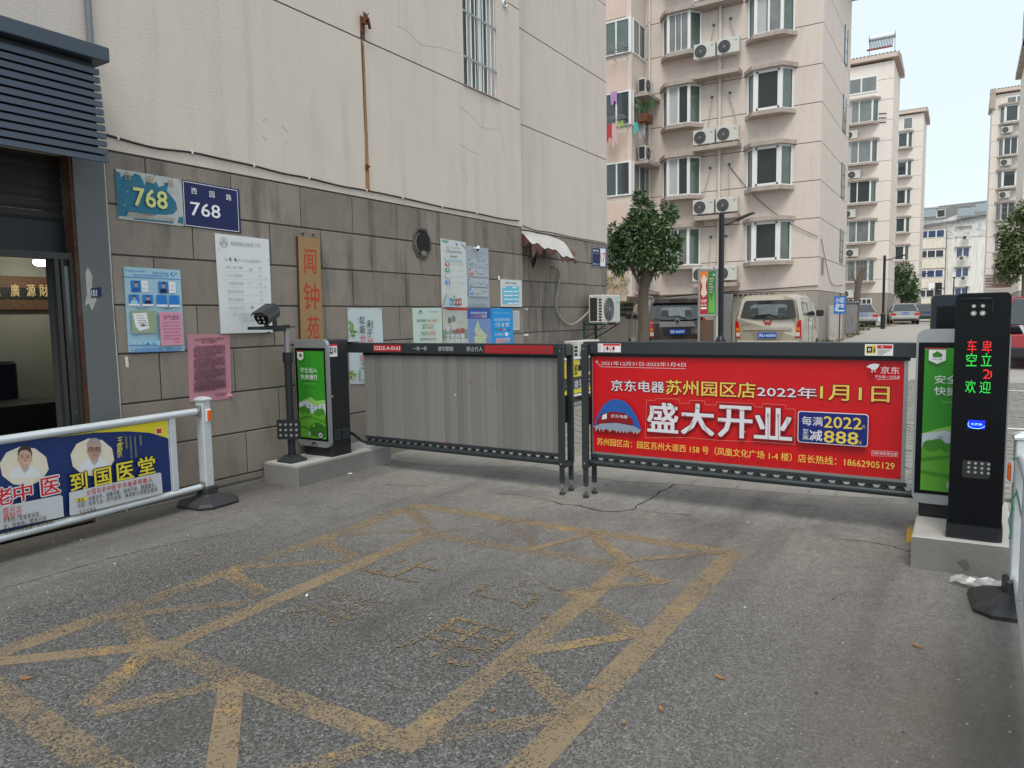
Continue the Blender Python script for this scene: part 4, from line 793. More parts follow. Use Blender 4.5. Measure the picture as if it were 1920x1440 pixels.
# estate plan
F = Face('estate_plan', 'framed white plan of the estate with blue blocks at the wall step', 'site plan', 'y', WALLF, [c6(905, 565), c6(1080, 575), c6(1082, 802), c6(908, 800)], .018, mat('plan_white', (.60, .61, .61), .4, var=.02), edge=white)
F.txt('闻钟第二苑平面图', c6(948, 588), c6(1040, 608), I_black, .03).poly([c6(*p) for p in [(922, 642), (955, 640), (955, 622), (1066, 626), (1064, 778), (924, 778)]], ink('plan_blue', (.13, .48, .68)))
for r, row in enumerate((( (1008, 40),), ((932, 40), (974, 40), (1020, 40)), ((932, 40), (974, 40), (1020, 40)), ((932, 40), (974, 40), (1020, 40)), ((970, 44), (1022, 40)))):
    for x, w in row: F.rrect(c6(x, 630+34*r), c6(x+w-2, 642+34*r), I_white, .004)
F.line([c6(1071, 665), c6(1072, 742)], .004, I_gray); F.done()
# paper tags stuck on the stone
for x, y, w, h, Y, l in ((893, 553, 3, 8, YA, 'tiny white paper tag above the blue estate plan'), (1129, 822, 5, 2.2, YB_, 'small white sticker on the recessed stones beside the estate plan'), (1126, 1042, 8, 4, YB_, 'small cream sticker low on the recessed stones')):
    px, py = c6(x, y); F = Face('paper_tag', l, 'sticker', 'y', Y-.003, [(px-w/2, py-h/2), (px+w/2, py-h/2), (px+w/2, py+h/2), (px-w/2, py+h/2)], .003, I_white)
F = Face('paper_strip', 'short cream paper strip stuck below the light blue board', 'sticker', 'y', WALLF, [(234, 669), (239.5, 668.5), (241.5, 688.5), (236, 689)], .002, I_cream)
# number 17 sign on the recessed wall
F = Face('house_number_sign', 'blue and white house number sign with red 17 at the building corner', 'number sign', 'y', YB_-.003, [c6(1688, 286), c6(1818, 300), c6(1812, 464), c6(1690, 456)], .006, I_navy)
F.poly([c6(1762, 300), c6(1808, 305), c6(1804, 454), c6(1762, 450)], I_white).txt('17', c6(1766, 338), c6(1804, 420), I_red, .03).txt('闻钟苑', c6(1700, 305), c6(1750, 335), I_white, .03).txt('WENZHONGYUAN', c6(1698, 340), c6(1754, 352), I_white).txt('编码 2150', c6(1702, 425), c6(1750, 444), I_white, .02)
P = [c6(1693, 292), c6(1814, 305), c6(1808, 459), c6(1695, 451)]; F.line(P+[P[0]], .004, I_white); F.done()

# tarpaulin awning over the vent hole
t = thing('tarpaulin_awning', 'crumpled white tarpaulin with red lining draped as a small awning', 'awning', (0, YB_, 0))
wt = mat('crumpled_tarpaulin', (.50, .48, .455), .45, var=.12, vscale=7, dirt=.5, dirt_col=(.3, .28, .26)); rd = mat('red_tarpaulin', (.13, .055, .045), .7, var=.4, vscale=9, dirt=.8, dirt_col=(.20, .16, .14))
NX, NY = 26, 12; vs = []
for i in range(NX):
    for j in range(NY):
        u, v = i/(NX-1), j/(NY-1); x = 9.66+u*1.45; y = -.02-.42*v; z = 2.95-.10*v-.28*v*v*(.55+.6*u)-.02*u
        w = .016*math.sin(17*u+6*v)+.012*math.sin(31*u-9*v)+.010*math.sin(9*u+23*v); vs.append((x+.06*v*u, y+w*.5, z+w*(.4+v)))
mb = MB().use(wt)._add(vs, [(i*NY+j, (i+1)*NY+j, (i+1)*NY+j+1, i*NY+j+1) for i in range(NX-1) for j in range(NY-1)], True); mb.obj('sheet', t)
vs2 = []
for i in range(NX):
    u = i/(NX-1); e = vs[i*NY+NY-1]; h = .055+.035*math.sin(u*19)+.03*math.sin(u*41); h *= (1 if u > .3 else 1.9)
    vs2 += [(e[0], e[1]-.001, e[2]+.006), (e[0]+.004, e[1]+.012, e[2]-h)]
MB().use(rd)._add(vs2, [(2*i, 2*i+2, 2*i+3, 2*i+1) for i in range(NX-1)], True)._add([(9.66, -.01, 2.93), (9.66, -.3, 2.83), (9.66, -.42, 2.70), (9.66, -.2, 2.60), (9.66, -.01, 2.62)], [(0, 1, 2, 3, 4)]).obj('red_lining', t)
MB().use(mat('red_tarpaulin_dark', (.10, .04, .03), .6))._add([(11.1, -.02, 2.94), (11.17, -.44, 2.62), (11.05, -.40, 2.50), (11.08, -.02, 2.72)], [(0, 1, 2, 3)]).obj('end_flap', t)

# air conditioner outdoor units
acw = mat('ac_casing', (.56, .555, .52), .45, var=.04, dirt=.35, dirt_col=(.42, .40, .36)); acd = mat('ac_grille', (.06, .062, .062), .5); acg = mat('ac_grille_grey', (.20, .21, .21), .5); coil = mat('ac_coil', (.028, .028, .03), .6)
def make_ac(label, cat='air conditioner', rings=7, grp=None, w=.80, h=.56, d=.29, detail=True, dark=False):
    t = thing('air_conditioner', label, cat, (0, 0, 0), 0, grp)         # base at its foot, fan faces local -Y, centred on x
    MB().use(acw).box(-w/2, w/2, -d/2, d/2, .02, h, .012).obj('casing', t)
    fx, fz, fr_ = -w*.17, h*.5, h*.40
    MB().use(acd if dark else coil).cyl((fx, -d/2-.002, fz), (fx, -d/2-.008, fz), fr_, 24).obj('fan_opening', t)
    g = MB().use(acg)
    for k in range(rings):
        r = fr_*(.25+.75*k/(rings-1)); g.tube([(fx+r*math.cos(a), -d/2-.013, fz+r*math.sin(a)) for a in [2*math.pi*q/20 for q in range(21)]], .004 if detail else .007, 4, False)
    for k in range(4 if detail else 2): a = math.pi*k/(4 if detail else 2)+.4; g.box(-.0, .0, 0, 0, 0, 0) if False else g.tube([(fx-fr_*math.cos(a), -d/2-.015, fz-fr_*math.sin(a)), (fx+fr_*math.cos(a), -d/2-.015, fz+fr_*math.sin(a))], .004, 4)
    g.cyl((fx, -d/2-.012, fz), (fx, -d/2-.024, fz), fr_*.2, 12); g.obj('fan_grille', t)
    MB().use(ink('ac_badge', (.30, .31, .32))).box(w*.30, w*.42, -d/2-.003, -d/2, h*.72, h*.82).obj('badge', t)
    if detail:
        MB().use(coil).box(-w/2-.003, -w/2, -d*.1, d*.40, h*.1, h*.9).obj('side_coil', t)
        for k in range(8): MB().use(coil).box(-w/2-.004, -w/2-.001, -d*.42, -d*.22, h*(.10+.1*k), h*(.16+.1*k)).obj('side_slot', t)
    else: MB().use(coil).box(-w/2-.003, -w/2, -d*.4, d*.40, h*.1, h*.9).use(acw)._add([(-w/2-.006, -d*.4+k*d*.16, z) for k in range(6) for z in (h*.1, h*.9)], []).obj('side_coil', t)
    for sx in (-1, 1): MB().use(acw).box(sx*w*.32-.02, sx*w*.32+.02, -d/2, d/2, -.0, .0195).obj('foot', t)
    return t
ac = make_ac('weathered white air conditioner on teal bracket beside house number 17', rings=9, w=.78, h=.53)
p = on_y(1094, 606, YB_-.46); ac.location = (12.55, YB_-.32, 1.42); 
u = MB().use(I_lblue).box(.22, .32, -.149, -.147, .40, .50).obj('energy_label', ac); MB().use(I_white).box(.25, .27, -.1495, -.149, .42, .48).box(.28, .29, -.1495, -.149, .44, .47).obj('label_print', u)
teals = mat('teal_painted_steel', (.02, .10, .12), .5, .3)
t = thing('wall_bracket', 'teal steel wall bracket carrying the air conditioner by number 17', 'bracket', (12.55, YB_, 1.42))
for sx in (-1, 1): MB().use(teals if sx < 0 else blackp).box(sx*.26-.015, sx*.26+.015, -.50, -.01, -.025, 0).box(sx*.26-.015, sx*.26+.015, -.03, 0, -.30, .06 if sx < 0 else 0).tube([(sx*.26, -.02, -.27), (sx*.26, -.46, -.03)], .013, 4).obj('arm', t)
hs = MB().use(mat('taped_hose', (.33, .31, .28), .8, var=.25, vscale=40)); P = path_y([(1036, 496), (1044, 502), (1049, 515), (1046, 540), (1042, 570), (1047, 590), (1062, 607), (1078, 606), (1092, 590), (1100, 572)], YB_-.05)
P[0].y = YB_+.01; P[-1].y = YB_-.2; P[-2].y = YB_-.12; P = smooth_path(P, 8); hs.tube(P, [.019+.002*math.sin(i*1.9) for i in range(len(P))], 8).obj('insulated_hose', None, label='wrapped grey air conditioner hose looping down the stained recessed wall', category='hose')
ac2 = make_ac('old white air conditioner standing low behind the barrier arms', rings=7, w=.84, h=.62); ac2.location = (11.55, YB_-.34, .52)
t = thing('wall_bracket', 'low steel bracket under the unit half hidden by the barrier arms', 'bracket', (11.55, YB_, .52))
for sx in (-1, 1): MB().use(blackp).box(sx*.26-.015, sx*.26+.015, -.50, -.01, -.025, 0).box(sx*.26-.015, sx*.26+.015, -.03, 0, -.30, 0).obj('arm', t)

# ---------------------------------------------------------------- white pedestrian fences
def fence_post(name_lbl, loc, rz=0, h=.93, hides=False):
    t = thing('fence_post', name_lbl, 'fence post', loc, rz)
    MB().use(fence_w).box(-.042, .042, -.042, .042, .10, h-.035, .006).obj('shaft', t)
    MB().use(fence_w).loft([[(sx*a, sy*a, z) for sx, sy in ((-1, -1), (1, -1), (1, 1), (-1, 1))] for a, z in ((.05, h-.035), (.052, h-.022), (.045, h-.012), (.022, h), (.004, h+.004))], smooth=False).obj('cap', t)
    MB().use(rubber).box(-.065, .065, -.065, .065, .045, .165, .012).obj('socket', t)
    rb = MB().use(rubber); rings = []
    for a, b, z in ((.205, .205, 0), (.21, .21, .022), (.19, .19, .045), (.085, .085, .085), (.075, .075, .095)):
        c = a*.35; rings.append([(a-c, -b, z), (a, -b+c, z), (a, b-c, z), (a-c, b, z), (-a+c, b, z), (-a, b-c, z), (-a, -b+c, z), (-a+c, -b, z)])
    rb.loft(rings, smooth=False).obj('rubber_foot', t)
    return t
def reflector(t, x, y, z, rz):
    o = MB().use(white).box(-.028, .028, -.012, 0, -.055, .055, .008).obj('reflector_mount', t, (x, y, z), rz); MB().use(mat('orange_reflector', (.75, .13, .01), .25, var=.08, spec=.7)).box(-.02, .02, -.024, -.0125, -.045, .045, .006).obj('reflector', o)
P0 = Vector((3.80, 5.49, 0)); P1 = Vector((.9, 5.22, 0)); fd = (P1-P0).normalized(); fa = math.atan2(-fd.y, -fd.x)
po = fence_post('white fence post with orange reflector in black rubber foot near the wall', P0, fa)
reflector(po, .012, -.042, .80-.03, 0)
for z in (.815, .165): MB().use(steel).box(-.062, -.042, -.03, .03, z-.045, z+.045, .004).cyl((-.075, -.012, z), (-.06, -.012, z), .026, 10).obj('rail_clamp', po)
fn = thing('street_fence', 'white rail fence panel with blue clinic banner along the wall foot', 'fence panel', P1, fa); L_ = (P0-P1).length-.062
def rail(t, z, r, a=0, b=L_): return MB().use(fence_w).tube([(a, 0, z), (b, 0, z)], r, 12).obj('rail', t)
rail(fn, .81, .030); rail(fn, .165, .026)
for x in (L_-.255,): MB().use(fence_w).box(x-.028, x+.028, -.018, .018, .19, .785, .004).obj('upright', fn)
MB().use(fence_w).box(.0, .05, -.018, .018, .19, .785, .004).obj('upright', fn)
MB().use(ink('banner_yellow', (.75, .62, .03))).box(.06, L_-.295, -.003, .003, .19, .775).obj('yellow_board', fn)
MB().use(fence_w).box(L_-.297, L_-.287, -.008, .006, .19, .78).obj('board_edge', fn)
# placement on the banner's own plane: distance along the fence and height, read off the sight lines
nrm = Vector((math.sin(fa), -math.cos(fa), 0))
def on_fence(x, y, off=.006):
    d = Vector(sight(x, y)); o = P1+nrm*off; t = (o-Vector((0, 0, CAM_H))).dot(nrm)/d.dot(nrm); q = Vector((0, 0, CAM_H))+d*t; return (q-P1).dot(-fd), q.z
bn = MB().use(mat('clinic_navy_banner', (.012, .032, .135), .35, var=.10, vscale=2, bump=.5, bscale=5))
P = [on_fence(*c3(*p)) for p in [(0, 680), (300, 655), (700, 605), (960, 595), (1120, 605), (1240, 640), (1322, 678), (1290, 690), (1262, 708), (1275, 850), (1290, 1000), (1300, 1062), (700, 1215), (0, 1372)]]
P = [P[0]]+P[1:]; P[0] = (.06, P[0][1]-.0); P[-1] = (.06, .2); P = [(u, max(v, .195)) for u, v in P]
bn.prism(P, -.0055, -.0075).obj('banner', fn)
class FF(Face):
    def __init__(s): s.o = link(bpy.data.objects.new('banner_print', None), fn); s.th = .008; s.n = 0; s.mb = MB(); s.u0 = 0; s.v0 = 0
    def uv(s, p): return on_fence(*p, .010)
    def done(s):
        s.mb.obj('printed_artwork', fn)
        for c in list(s.o.children): c.parent = fn
        bpy.data.objects.remove(s.o)
B = FF()
def oct_(cx, cy, rx, ry, m, rot=0): B.poly([c3(cx+rx*math.cos(R_(a+rot)), cy+ry*math.sin(R_(a+rot))) for a in (0, 36, 72, 108, 144, 180, 216, 252, 288, 324)], m)
Iw = ink('banner_white', (.62, .64, .68)); Iy = ink('banner_gold', (.72, .60, .05))
def doctor(cx, cy, s, hair, glasses, old):
    B.poly([c3(cx+s*a, cy+s*b) for a, b in ((-1.15, 1.55), (-1.0, .95), (-.45, .62), (0, .85), (.45, .55), (1.05, .85), (1.25, 1.35), (.6, 1.42))], ink('coat_print', (.66, .68, .70)))
    B.poly([c3(cx+s*a, cy+s*b) for a, b in ((-.3, .5), (.33, .45), (.28, .8), (.02, 1.1), (-.2, .85))], ink('collar_print', (.10, .14, .20) if old else (.42, .36, .36)))
    B.ell(c3(cx-s*.56, cy-s*.10), c3(cx-s*.42, cy+s*.18), I_skin).ell(c3(cx+s*.42, cy-s*.10), c3(cx+s*.56, cy+s*.18), I_skin)
    B.poly([c3(cx+s*a, cy+s*b) for a, b in ((-.48, -.3), (-.42, -.68), (0, -.86), (.42, -.68), (.48, -.3), (.42, .32), (.22, .62), (0, .7), (-.22, .62), (-.42, .32))], ink('face_print_old' if old else 'face_print', (.46, .29, .22) if old else (.56, .34, .24)))
    B.poly([c3(cx+s*a, cy+s*b) for a, b in ((-.5, -.1), (-.54, -.6), (-.3, -.92), (.1, -1.0), (.42, -.82), (.54, -.45), (.5, -.1), (.42, -.48), (.1, -.66), (-.3, -.6), (-.42, -.42))], hair)
    for sx in (-1, 1):
        B.poly([c3(cx+s*(sx*.22-.11), cy-s*.15), c3(cx+s*(sx*.22+.11), cy-s*.16), c3(cx+s*(sx*.22+.09), cy-s*.09), c3(cx+s*(sx*.22-.09), cy-s*.08)], I_brown)
        B.line([c3(cx+s*(sx*.22-.14), cy-s*.27), c3(cx+s*(sx*.22+.14), cy-s*.27)], .003, I_brown)
        if glasses: B.line([c3(cx+s*(sx*.25-.19), cy-s*.22), c3(cx+s*(sx*.25+.19), cy-s*.24), c3(cx+s*(sx*.25+.17), cy+s*.02), c3(cx+s*(sx*.25-.17), cy+s*.02), c3(cx+s*(sx*.25-.19), cy-s*.22)], .0035, I_brown)
    B.poly([c3(cx-s*.03, cy-s*.1), c3(cx+s*.05, cy-s*.1), c3(cx+s*.1, cy+s*.18), c3(cx-s*.08, cy+s*.18)], ink('nose_print', (.42, .24, .17)))
    B.poly([c3(cx-s*.2, cy+s*.3), c3(cx+s*.2, cy+s*.28), c3(cx+s*.10, cy+s*.36), c3(cx-s*.10, cy+s*.36)], ink('mouth_print_old' if old else 'mouth_print', (.33, .14, .11) if old else (.66, .56, .50)))
oct_(182, 858, 186, 150, I_cream, 8); doctor(186, 800, 100, I_brown, False, False)
oct_(690, 790, 166, 145, I_cream, 8); doctor(702, 742, 100, ink('grey_hair_print', (.32, .31, .30)), True, True)
B.txt('王', c3(868, 642), c3(915, 682), Iy, .04).txt('富', c3(866, 690), c3(912, 735), Iy, .04).txt('京', c3(866, 740), c3(908, 785), Iy, .04)
Id = ink('banner_dull_gold', (.33, .30, .10))
for s_, x, y0, y1 in (('中医世家', 928, 632, 722), ('苏州国医堂中医', 962, 630, 795), ('药膳研究院专家委', 996, 628, 788), ('同肖奇传', 1034, 626, 702)): B.txt(s_, c3(x, y0), c3(x+22, y1), Id, .02, vertical=True)
for ch, x, y, in (('到', 515, 918), ('国', 695, 882), ('医', 862, 838), ('堂', 1022, 800)): B.txt(ch, c3(x, y), c3(x+132, y+102), Iy, .04, outline=I_black, ow=.05)
for ch, x, y in (('老', -62, 1032), ('中', 85, 1000), ('医', 290, 950)): B.txt(ch, c3(x, y), c3(x+148, y+98), I_red, .045, outline=Iw, ow=.06)
Ip = ink('banner_panel', (.52, .54, .57))
B.poly([c3(505, 1052), c3(1185, 902), c3(1196, 912), c3(1208, 1058), c3(520, 1226), c3(508, 1215)], Ip); B.poly([c3(-80, 1172), c3(440, 1070), c3(455, 1080), c3(466, 1232), c3(-80, 1345)], Ip)
def slant(s_, A, C, m, bold=.02):      # text running up-slope: cut into single characters
    n = len(s_)
    for k, ch in enumerate(s_):
        if ch == ' ': continue
        x = A[0]+(C[0]-A[0])*k/n; y = A[1]+(C[1]-A[1])*k/n; h = C[2]; w = (C[0]-A[0])/n*.9
        if ch in '。、': B.ell(c3(x+2, y+h*.7), c3(x+w*.35, y+h*.95), m)
        else: B.txt(ch, c3(x, y), c3(x+w, y+h), m, bold)
slant('全国名老中医学术继承带教人', (632, 1034), (1132, 930, 34), ink('banner_red', (.5, .03, .03)), .03); B.poly([c3(552, 1096), c3(635, 1082), c3(636, 1110), c3(554, 1124)], Iy); slant('擅长', (562, 1098), (620, 1086, 24), I_black)
slant('失眠多梦、易醒早醒、精神不振、腰膝酸软、', (648, 1082), (1165, 970, 28), I_black); slant('补肾、肾精亏虚、阳气衰微、善用膏方调理亚健康', (560, 1136), (1155, 1006, 28), I_black); slant('\\五行养生。', (565, 1182), (720, 1148, 28), I_black)
slant('需开言', (-10, 1168), (140, 1142, 36), ink('banner_red', (1, 1, 1)), .03); slant('确辩证', (-8, 1210), (138, 1180, 36), ink('banner_red', (1, 1, 1)), .03); slant('发系统、亚健康调理、', (-10, 1244), (290, 1186, 28), I_black); slant('理、颈椎病、腰椎间盘', (-10, 1292), (315, 1216, 28), I_black); slant('备孕、产后康复、男女诸症、', (-5, 1330), (390, 1240, 28), I_black)
B.txt('1', c3(1132, 575), c3(1172, 604), ink('banner_red', (1, 1, 1)), .05, outline=Iw, ow=.1); B.done()

# fence with yellow banner standing behind the barrier, along the recessed wall
q0 = on_y(1062, 760, 5.62); q1 = on_y(1125, 757, 5.62)
fy = thing('street_fence', 'white rail fence panel with yellow locksmith banner beyond the barrier', 'fence panel', (10.2, 5.62, gz(11)), 0)
for z, r in ((.79, .026), (.16, .024)): MB().use(fence_w).tube([(0, 0, z), (2.6, 0, z)], r, 10).obj('rail', fy)
for x in (0, 2.58): MB().use(fence_w).box(x-.03, x+.03, -.02, .02, .0, .83, .004).obj('upright', fy)
MB().use(ink('banner_yellow', (.75, .62, .03))).box(.05, 2.55, -.004, .004, .2, .76).obj('yellow_board', fy)
MB().use(mat('banner_dark_band', (.05, .05, .045), .5)).box(.05, 2.55, -.006, -.0045, .27, .48).obj('dark_band', fy)
F = FF.__new__(FF); F.o = fy; F.th = .007; F.n = 0; F.mb = MB(); F.u0 = 0; F.v0 = 0
F.uv = lambda p: (on_y(p[0], p[1], 5.61).x-10.2, on_y(p[0], p[1], 5.61).z-gz(11))
for s_, A, C, m in (('统', (1077, 682), (1083, 703), I_black), ('一', (1084, 684), (1093, 694), I_black), ('开', (1061, 682), (1066, 706), I_orange), ('专', (1097, 680), (1104, 697), I_black), ('业', (1106, 679), (1114, 696), I_black), ('换', (1077, 713), (1085, 729), Iw), ('锁', (1086, 711), (1095, 727), Iw), ('芯', (1097, 709), (1106, 725), Iw), ('开', (1062, 716), (1068, 732), Iw)): F.txt(s_, A, C, m, .02)
MB().use(concrete).box(9.8, 13.3, 5.50, 6.08, -.05, .10).obj('kerb_ledge', None, kind='structure')

# right-hand fence leaving the frame
Q0 = Vector((4.47, -.272, 0)); Q1 = Vector((1.75, -.235, 0)); gd = (Q0-Q1).normalized(); ga = math.atan2(gd.y, gd.x)
pr = fence_post('scuffed white fence post in cracked rubber foot beside the ticket kiosk', Q0, ga+.1)
reflector(pr, -.0, .043, .72, math.pi)
MB().use(mat('green_rope', (.01, .22, .14), .7)).tube([(-.045+.01*math.cos(a), .046*math.sin(a*1.0), .80+.006*math.sin(a*3)) for a in [k*.5 for k in range(14)]], .003, 5).tube([(-.05, .03, .62), (-.055, .05, .58), (-.05, .04, .54), (-.058, .055, .48), (-.052, .045, .42), (-.056, .05, .38)], .004, 5).tube([(-.05, .03, .64), (-.05, .02, .60), (-.048, .0, .50)], .003, 5).obj('green_rope', None, label='green twisted rope tied round the fence post beside the kiosk', category='rope')
rp = bpy.data.objects['green_rope']; rp.location = Q0
fr2 = thing('street_fence', 'white rail fence panel running out of frame at the far right', 'fence panel', Q1, ga); L2_ = (Q0-Q1).length-.05
for z, r in ((.80, .030), (.165, .026)): MB().use(fence_w).tube([(0, 0, z), (L2_, 0, z)], r, 12).obj('rail', fr2)
for x in (.0, L2_-.35): MB().use(fence_w).box(x-.025, x+.025, -.018, .018, .19, .775, .004).obj('upright', fr2)
MB().use(plastic).box(.02, L2_-.38, -.004, .004, .19, .775).obj('board', fr2)
# plastic bag
t = MB().use(glass('clear_film', (.55, .56, .55), .2, .55)); N = 12; vs = []
for i in range(N):
    for j in range(8):
        u, v = i/(N-1), j/7; w = .5+.5*math.sin(u*3); vs.append((u*.42, (v-.5)*.20*w, .006+.022*abs(math.sin(5*u+9*v))+.012*abs(math.sin(17*u-11*v))))
t._add(vs, [(i*8+j, (i+1)*8+j, (i+1)*8+j+1, i*8+j+1) for i in range(N-1) for j in range(7)], False)
p = on_z(1785, 1088); t.obj('plastic_bag', None, (p.x-.02, p.y, .002), R_(-105), label='crumpled clear plastic film lying by the concrete base', category='plastic bag')
# ---------------------------------------------------------------- the barrier: concrete bases, cabinets, gates, camera post, ticket kiosk
b = MB().use(concrete).box(4.60, 5.91, 5.27, 5.75, -.02, .19, .008).use(conc_pale).box(4.612, 5.898, 5.282, 5.74, .1905, .2)
b.obj('concrete_base', None, label='long low concrete base under the left gate cabinet and camera post', category='concrete base')
b = MB().use(concrete)._add([(4.905, .24, -.02), (4.935, -.285, -.02), (6.1, -.285, -.02), (6.1, .24, -.02), (4.905, .24, .193), (4.935, -.285, .193), (6.1, -.285, .193), (6.1, .24, .193)], [(0, 1, 5, 4), (1, 2, 6, 5), (2, 3, 7, 6), (3, 0, 4, 7)])
b.use(conc_pale)._add([(4.905, .24, .193), (4.935, -.285, .193), (6.1, -.285, .193), (6.1, .24, .193), (4.915, .23, .2), (4.945, -.275, .2), (6.09, -.275, .2), (6.09, .23, .2)], [(4, 5, 6, 7), (0, 1, 5, 4), (1, 2, 6, 5), (2, 3, 7, 6), (3, 0, 4, 7)])
b.use(mat('damp_spot', (.12, .115, .105), .9)).face([(4.906-.0005+.057*(.24-y)-.0035, y, z) for y, z in ((.0, .07), (-.02, .055), (-.04, .03), (-.06, .035), (-.065, .06), (-.05, .085), (-.03, .095))]).obj('concrete_base', None, label='square pale topped concrete base under the ticket kiosk at right', category='concrete base')
def rpoly(u0, u1, v0, v1, r, n=5, corners=(1, 1, 1, 1)):
    out = []
    for (cx, cy, a0), on in zip(((u1-r, v1-r, 0), (u0+r, v1-r, 90), (u0+r, v0+r, 180), (u1-r, v0+r, 270)), corners):
        if on:
            for k in range(n+1): t = R_(a0+90*k/n); out.append((cx+r*math.cos(t), cy+r*math.sin(t)))
        else: out.append((cx+r*(1 if a0 in (0, 270) else -1), cy+r*(1 if a0 in (0, 90) else -1)))
    return out
greenp = mat('lit_green_print', (.032, .235, .02), .28, var=.10, vscale=4, emit=(.02, .30, .012, .07))
class Plate(Face):
    """artwork laid out in metres on a front face at local (u, -depth, v) of a parent"""
    def __init__(s, parent, th): s.o = parent; s.th = th; s.n = 0; s.mb = MB(); s.u0 = s.v0 = 0
    def done(s, name='printed_artwork'):
        if s.mb.f: s.mb.obj(name, s.o)
def cabinet(label, loc, H_, depth, W2, arm_side):
    """gate motor cabinet; local x to the right seen from the front, front face at y=0, origin at its front-left foot"""
    t = thing('gate_cabinet', label, 'gate cabinet', loc, NEG)
    MB().use(blackp).box(.015, W2-.015, .02, depth, 0, H_-.008, .012).obj('housing', t)
    MB().use(silver).prism(rpoly(-.025, W2+.01, .10, H_, .06), -.02, .0195).use(silver).obj('front_door', t)
    MB().use(gloss).box(-.012, W2-.012, -.0235, -.0202, .165, H_-.085).obj('screen_surround', t)
    p = Plate(t, .0235); A = lambda u, v: (W2*u, .165+(H_-.25)*v)
    def rc(a, b, m): p.rect((A(a[0], b[1])[0], A(a[0], b[1])[1]), (A(b[0], a[1])[0], A(b[0], a[1])[1]), m, False)
    def pl(P, m): p.poly([A(*q) for q in P], m, False)
    def tx(s_, a, b, m, bold=.02, **k): p.txt(s_, (A(*a)[0], A(*b)[1]), (A(*b)[0], A(*a)[1]), m, bold, px=False, **k)
    rc((.05, .025), (.93, .965), greenp); hillm = ink('meadow_print', (.10, .33, .03)); hill2 = ink('meadow_print_dark', (.05, .22, .02)); 
    pl([(.05, .40), (.22, .435), (.45, .47), (.62, .43), (.93, .45), (.93, .35), (.05, .35)], ink('pale_roof_print', (.25, .50, .12)))
    pl([(.05, .40), (.33, .43), (.60, .375), (.93, .41), (.93, .28), (.05, .28)], ink('building_print', (.50, .56, .60)))
    for r in range(3):
        for c in range(6):
            if (c, r) != (0, 2): rc((.10+.14*c, .305+.035*r), (.16+.14*c, .322+.035*r), ink('building_window_print', (.28, .36, .45)))
    pl([(.05, .31), (.3, .32), (.55, .29), (.93, .31), (.93, .025), (.05, .025)], hillm)
    for cx, cy, r in ((.16, .32, .10), (.24, .335, .09), (.36, .315, .08), (.72, .31, .10), (.82, .32, .09), (.62, .30, .06)): p.ell(A(cx-r, cy+r*.42), A(cx+r, cy-r*.36), hill2, False, 12)
    pl([(.05, .24), (.4, .27), (.93, .22), (.93, .20), (.4, .25), (.05, .22)], hill2); pl([(.05, .16), (.5, .13), (.93, .17), (.93, .15), (.5, .115), (.05, .14)], hill2)
    carm = ink('grass_car_print', (.022, .12, .01)); pl([(.38, .10), (.44, .16), (.56, .195), (.72, .20), (.86, .175), (.925, .15), (.925, .05), (.72, .04), (.45, .055)], carm); pl([(.50, .165), (.60, .19), (.58, .15), (.48, .15)], hillm)
    p.ell(A(.66, .105), A(.86, .025), I_black, False).ell(A(.69, .095), A(.83, .035), I_gray, False).ell(A(.735, .075), A(.785, .053), I_black, False)
    p.ell(A(.36, .10), A(.44, .045), I_gray, False, 10)
    pl([(.10, .955), (.30, .955), (.30, .885), (.20, .862), (.10, .885)], I_white); pl([(.14, .925), (.20, .945), (.26, .925), (.25, .905), (.15, .905)], ink('badge_green', (.05, .22, .03))); tx('森活', (.14, .888), (.26, .899), I_gray)
    tx('安全出入', (.18, .735), (.74, .790), I_white, .035); tx('快捷通行', (.18, .660), (.74, .715), I_white, .035); tx('美好低碳生活在你身边', (.28, .610), (.68, .622), ink('faint_green_text', (.3, .5, .25)))
    pl([(.06, .966), (.30, .966), (.30, .957), (.06, .957)], ink('badge_red', (.4, .05, .04)))
    p.done(); p2 = Plate(t, .0215)
    lx = W2*.5; p2.poly([(lx-.045, .112), (lx-.02, .145), (lx+.015, .15), (lx+.04, .122), (lx+.02, .118), (lx+.0, .135), (lx-.02, .118)], I_navy, False).txt('SMART PARKING', (lx-.06, .110), (lx+.06, .102), I_navy, .02, px=False); p2.done('maker_emblem')
    return t
LC = Vector((5.06, 5.722, .2)); lc = cabinet('slim black gate cabinet with green poster door on the left base', LC, 1.176, .30, .425, 1)
# sticker, lock and louvres on the side that faces down the lane (local +x face, seen from the road)
xs = .41
st = MB().use(I_white)._add([(xs+.0015, .028, 1.0), (xs+.0015, .145, 1.0), (xs+.0015, .145, 1.125), (xs+.0015, .028, 1.125)], [(0, 1, 2, 3)]).use(I_red)._add([(xs+.0022, .028, 1.105), (xs+.0022, .145, 1.105), (xs+.0022, .145, 1.125), (xs+.0022, .028, 1.125)], [(0, 1, 2, 3)])
for y0, z0, y1, z1 in ((.045, 1.03, .075, 1.05), (.05, 1.055, .065, 1.085), (.078, 1.02, .088, 1.09), (.10, 1.04, .112, 1.09), (.12, 1.03, .132, 1.09), (.045, 1.085, .085, 1.092)): st.use(I_black)._add([(xs+.0023, y0, z0), (xs+.0023, y1, z0), (xs+.0023, y1, z1), (xs+.0023, y0, z1)], [(0, 1, 2, 3)])
st.obj('warning_sticker', lc)
lk = MB().use(chrome).box(xs, xs+.018, -.012, .05, .60, .62, .004).cyl((xs, .04, .61), (xs+.02, .04, .61), .014, 10).obj('lock', lc)
for c in (0, 1):
    for k in range(5): MB().use(gunmetal).prism([(xs, 0), (xs+.008, 0), (xs+.002, .012), (xs, .014)], .06+.115*c, .15+.115*c, axis='y').obj('louvre', lc, (0, 0, .165+.022*k))
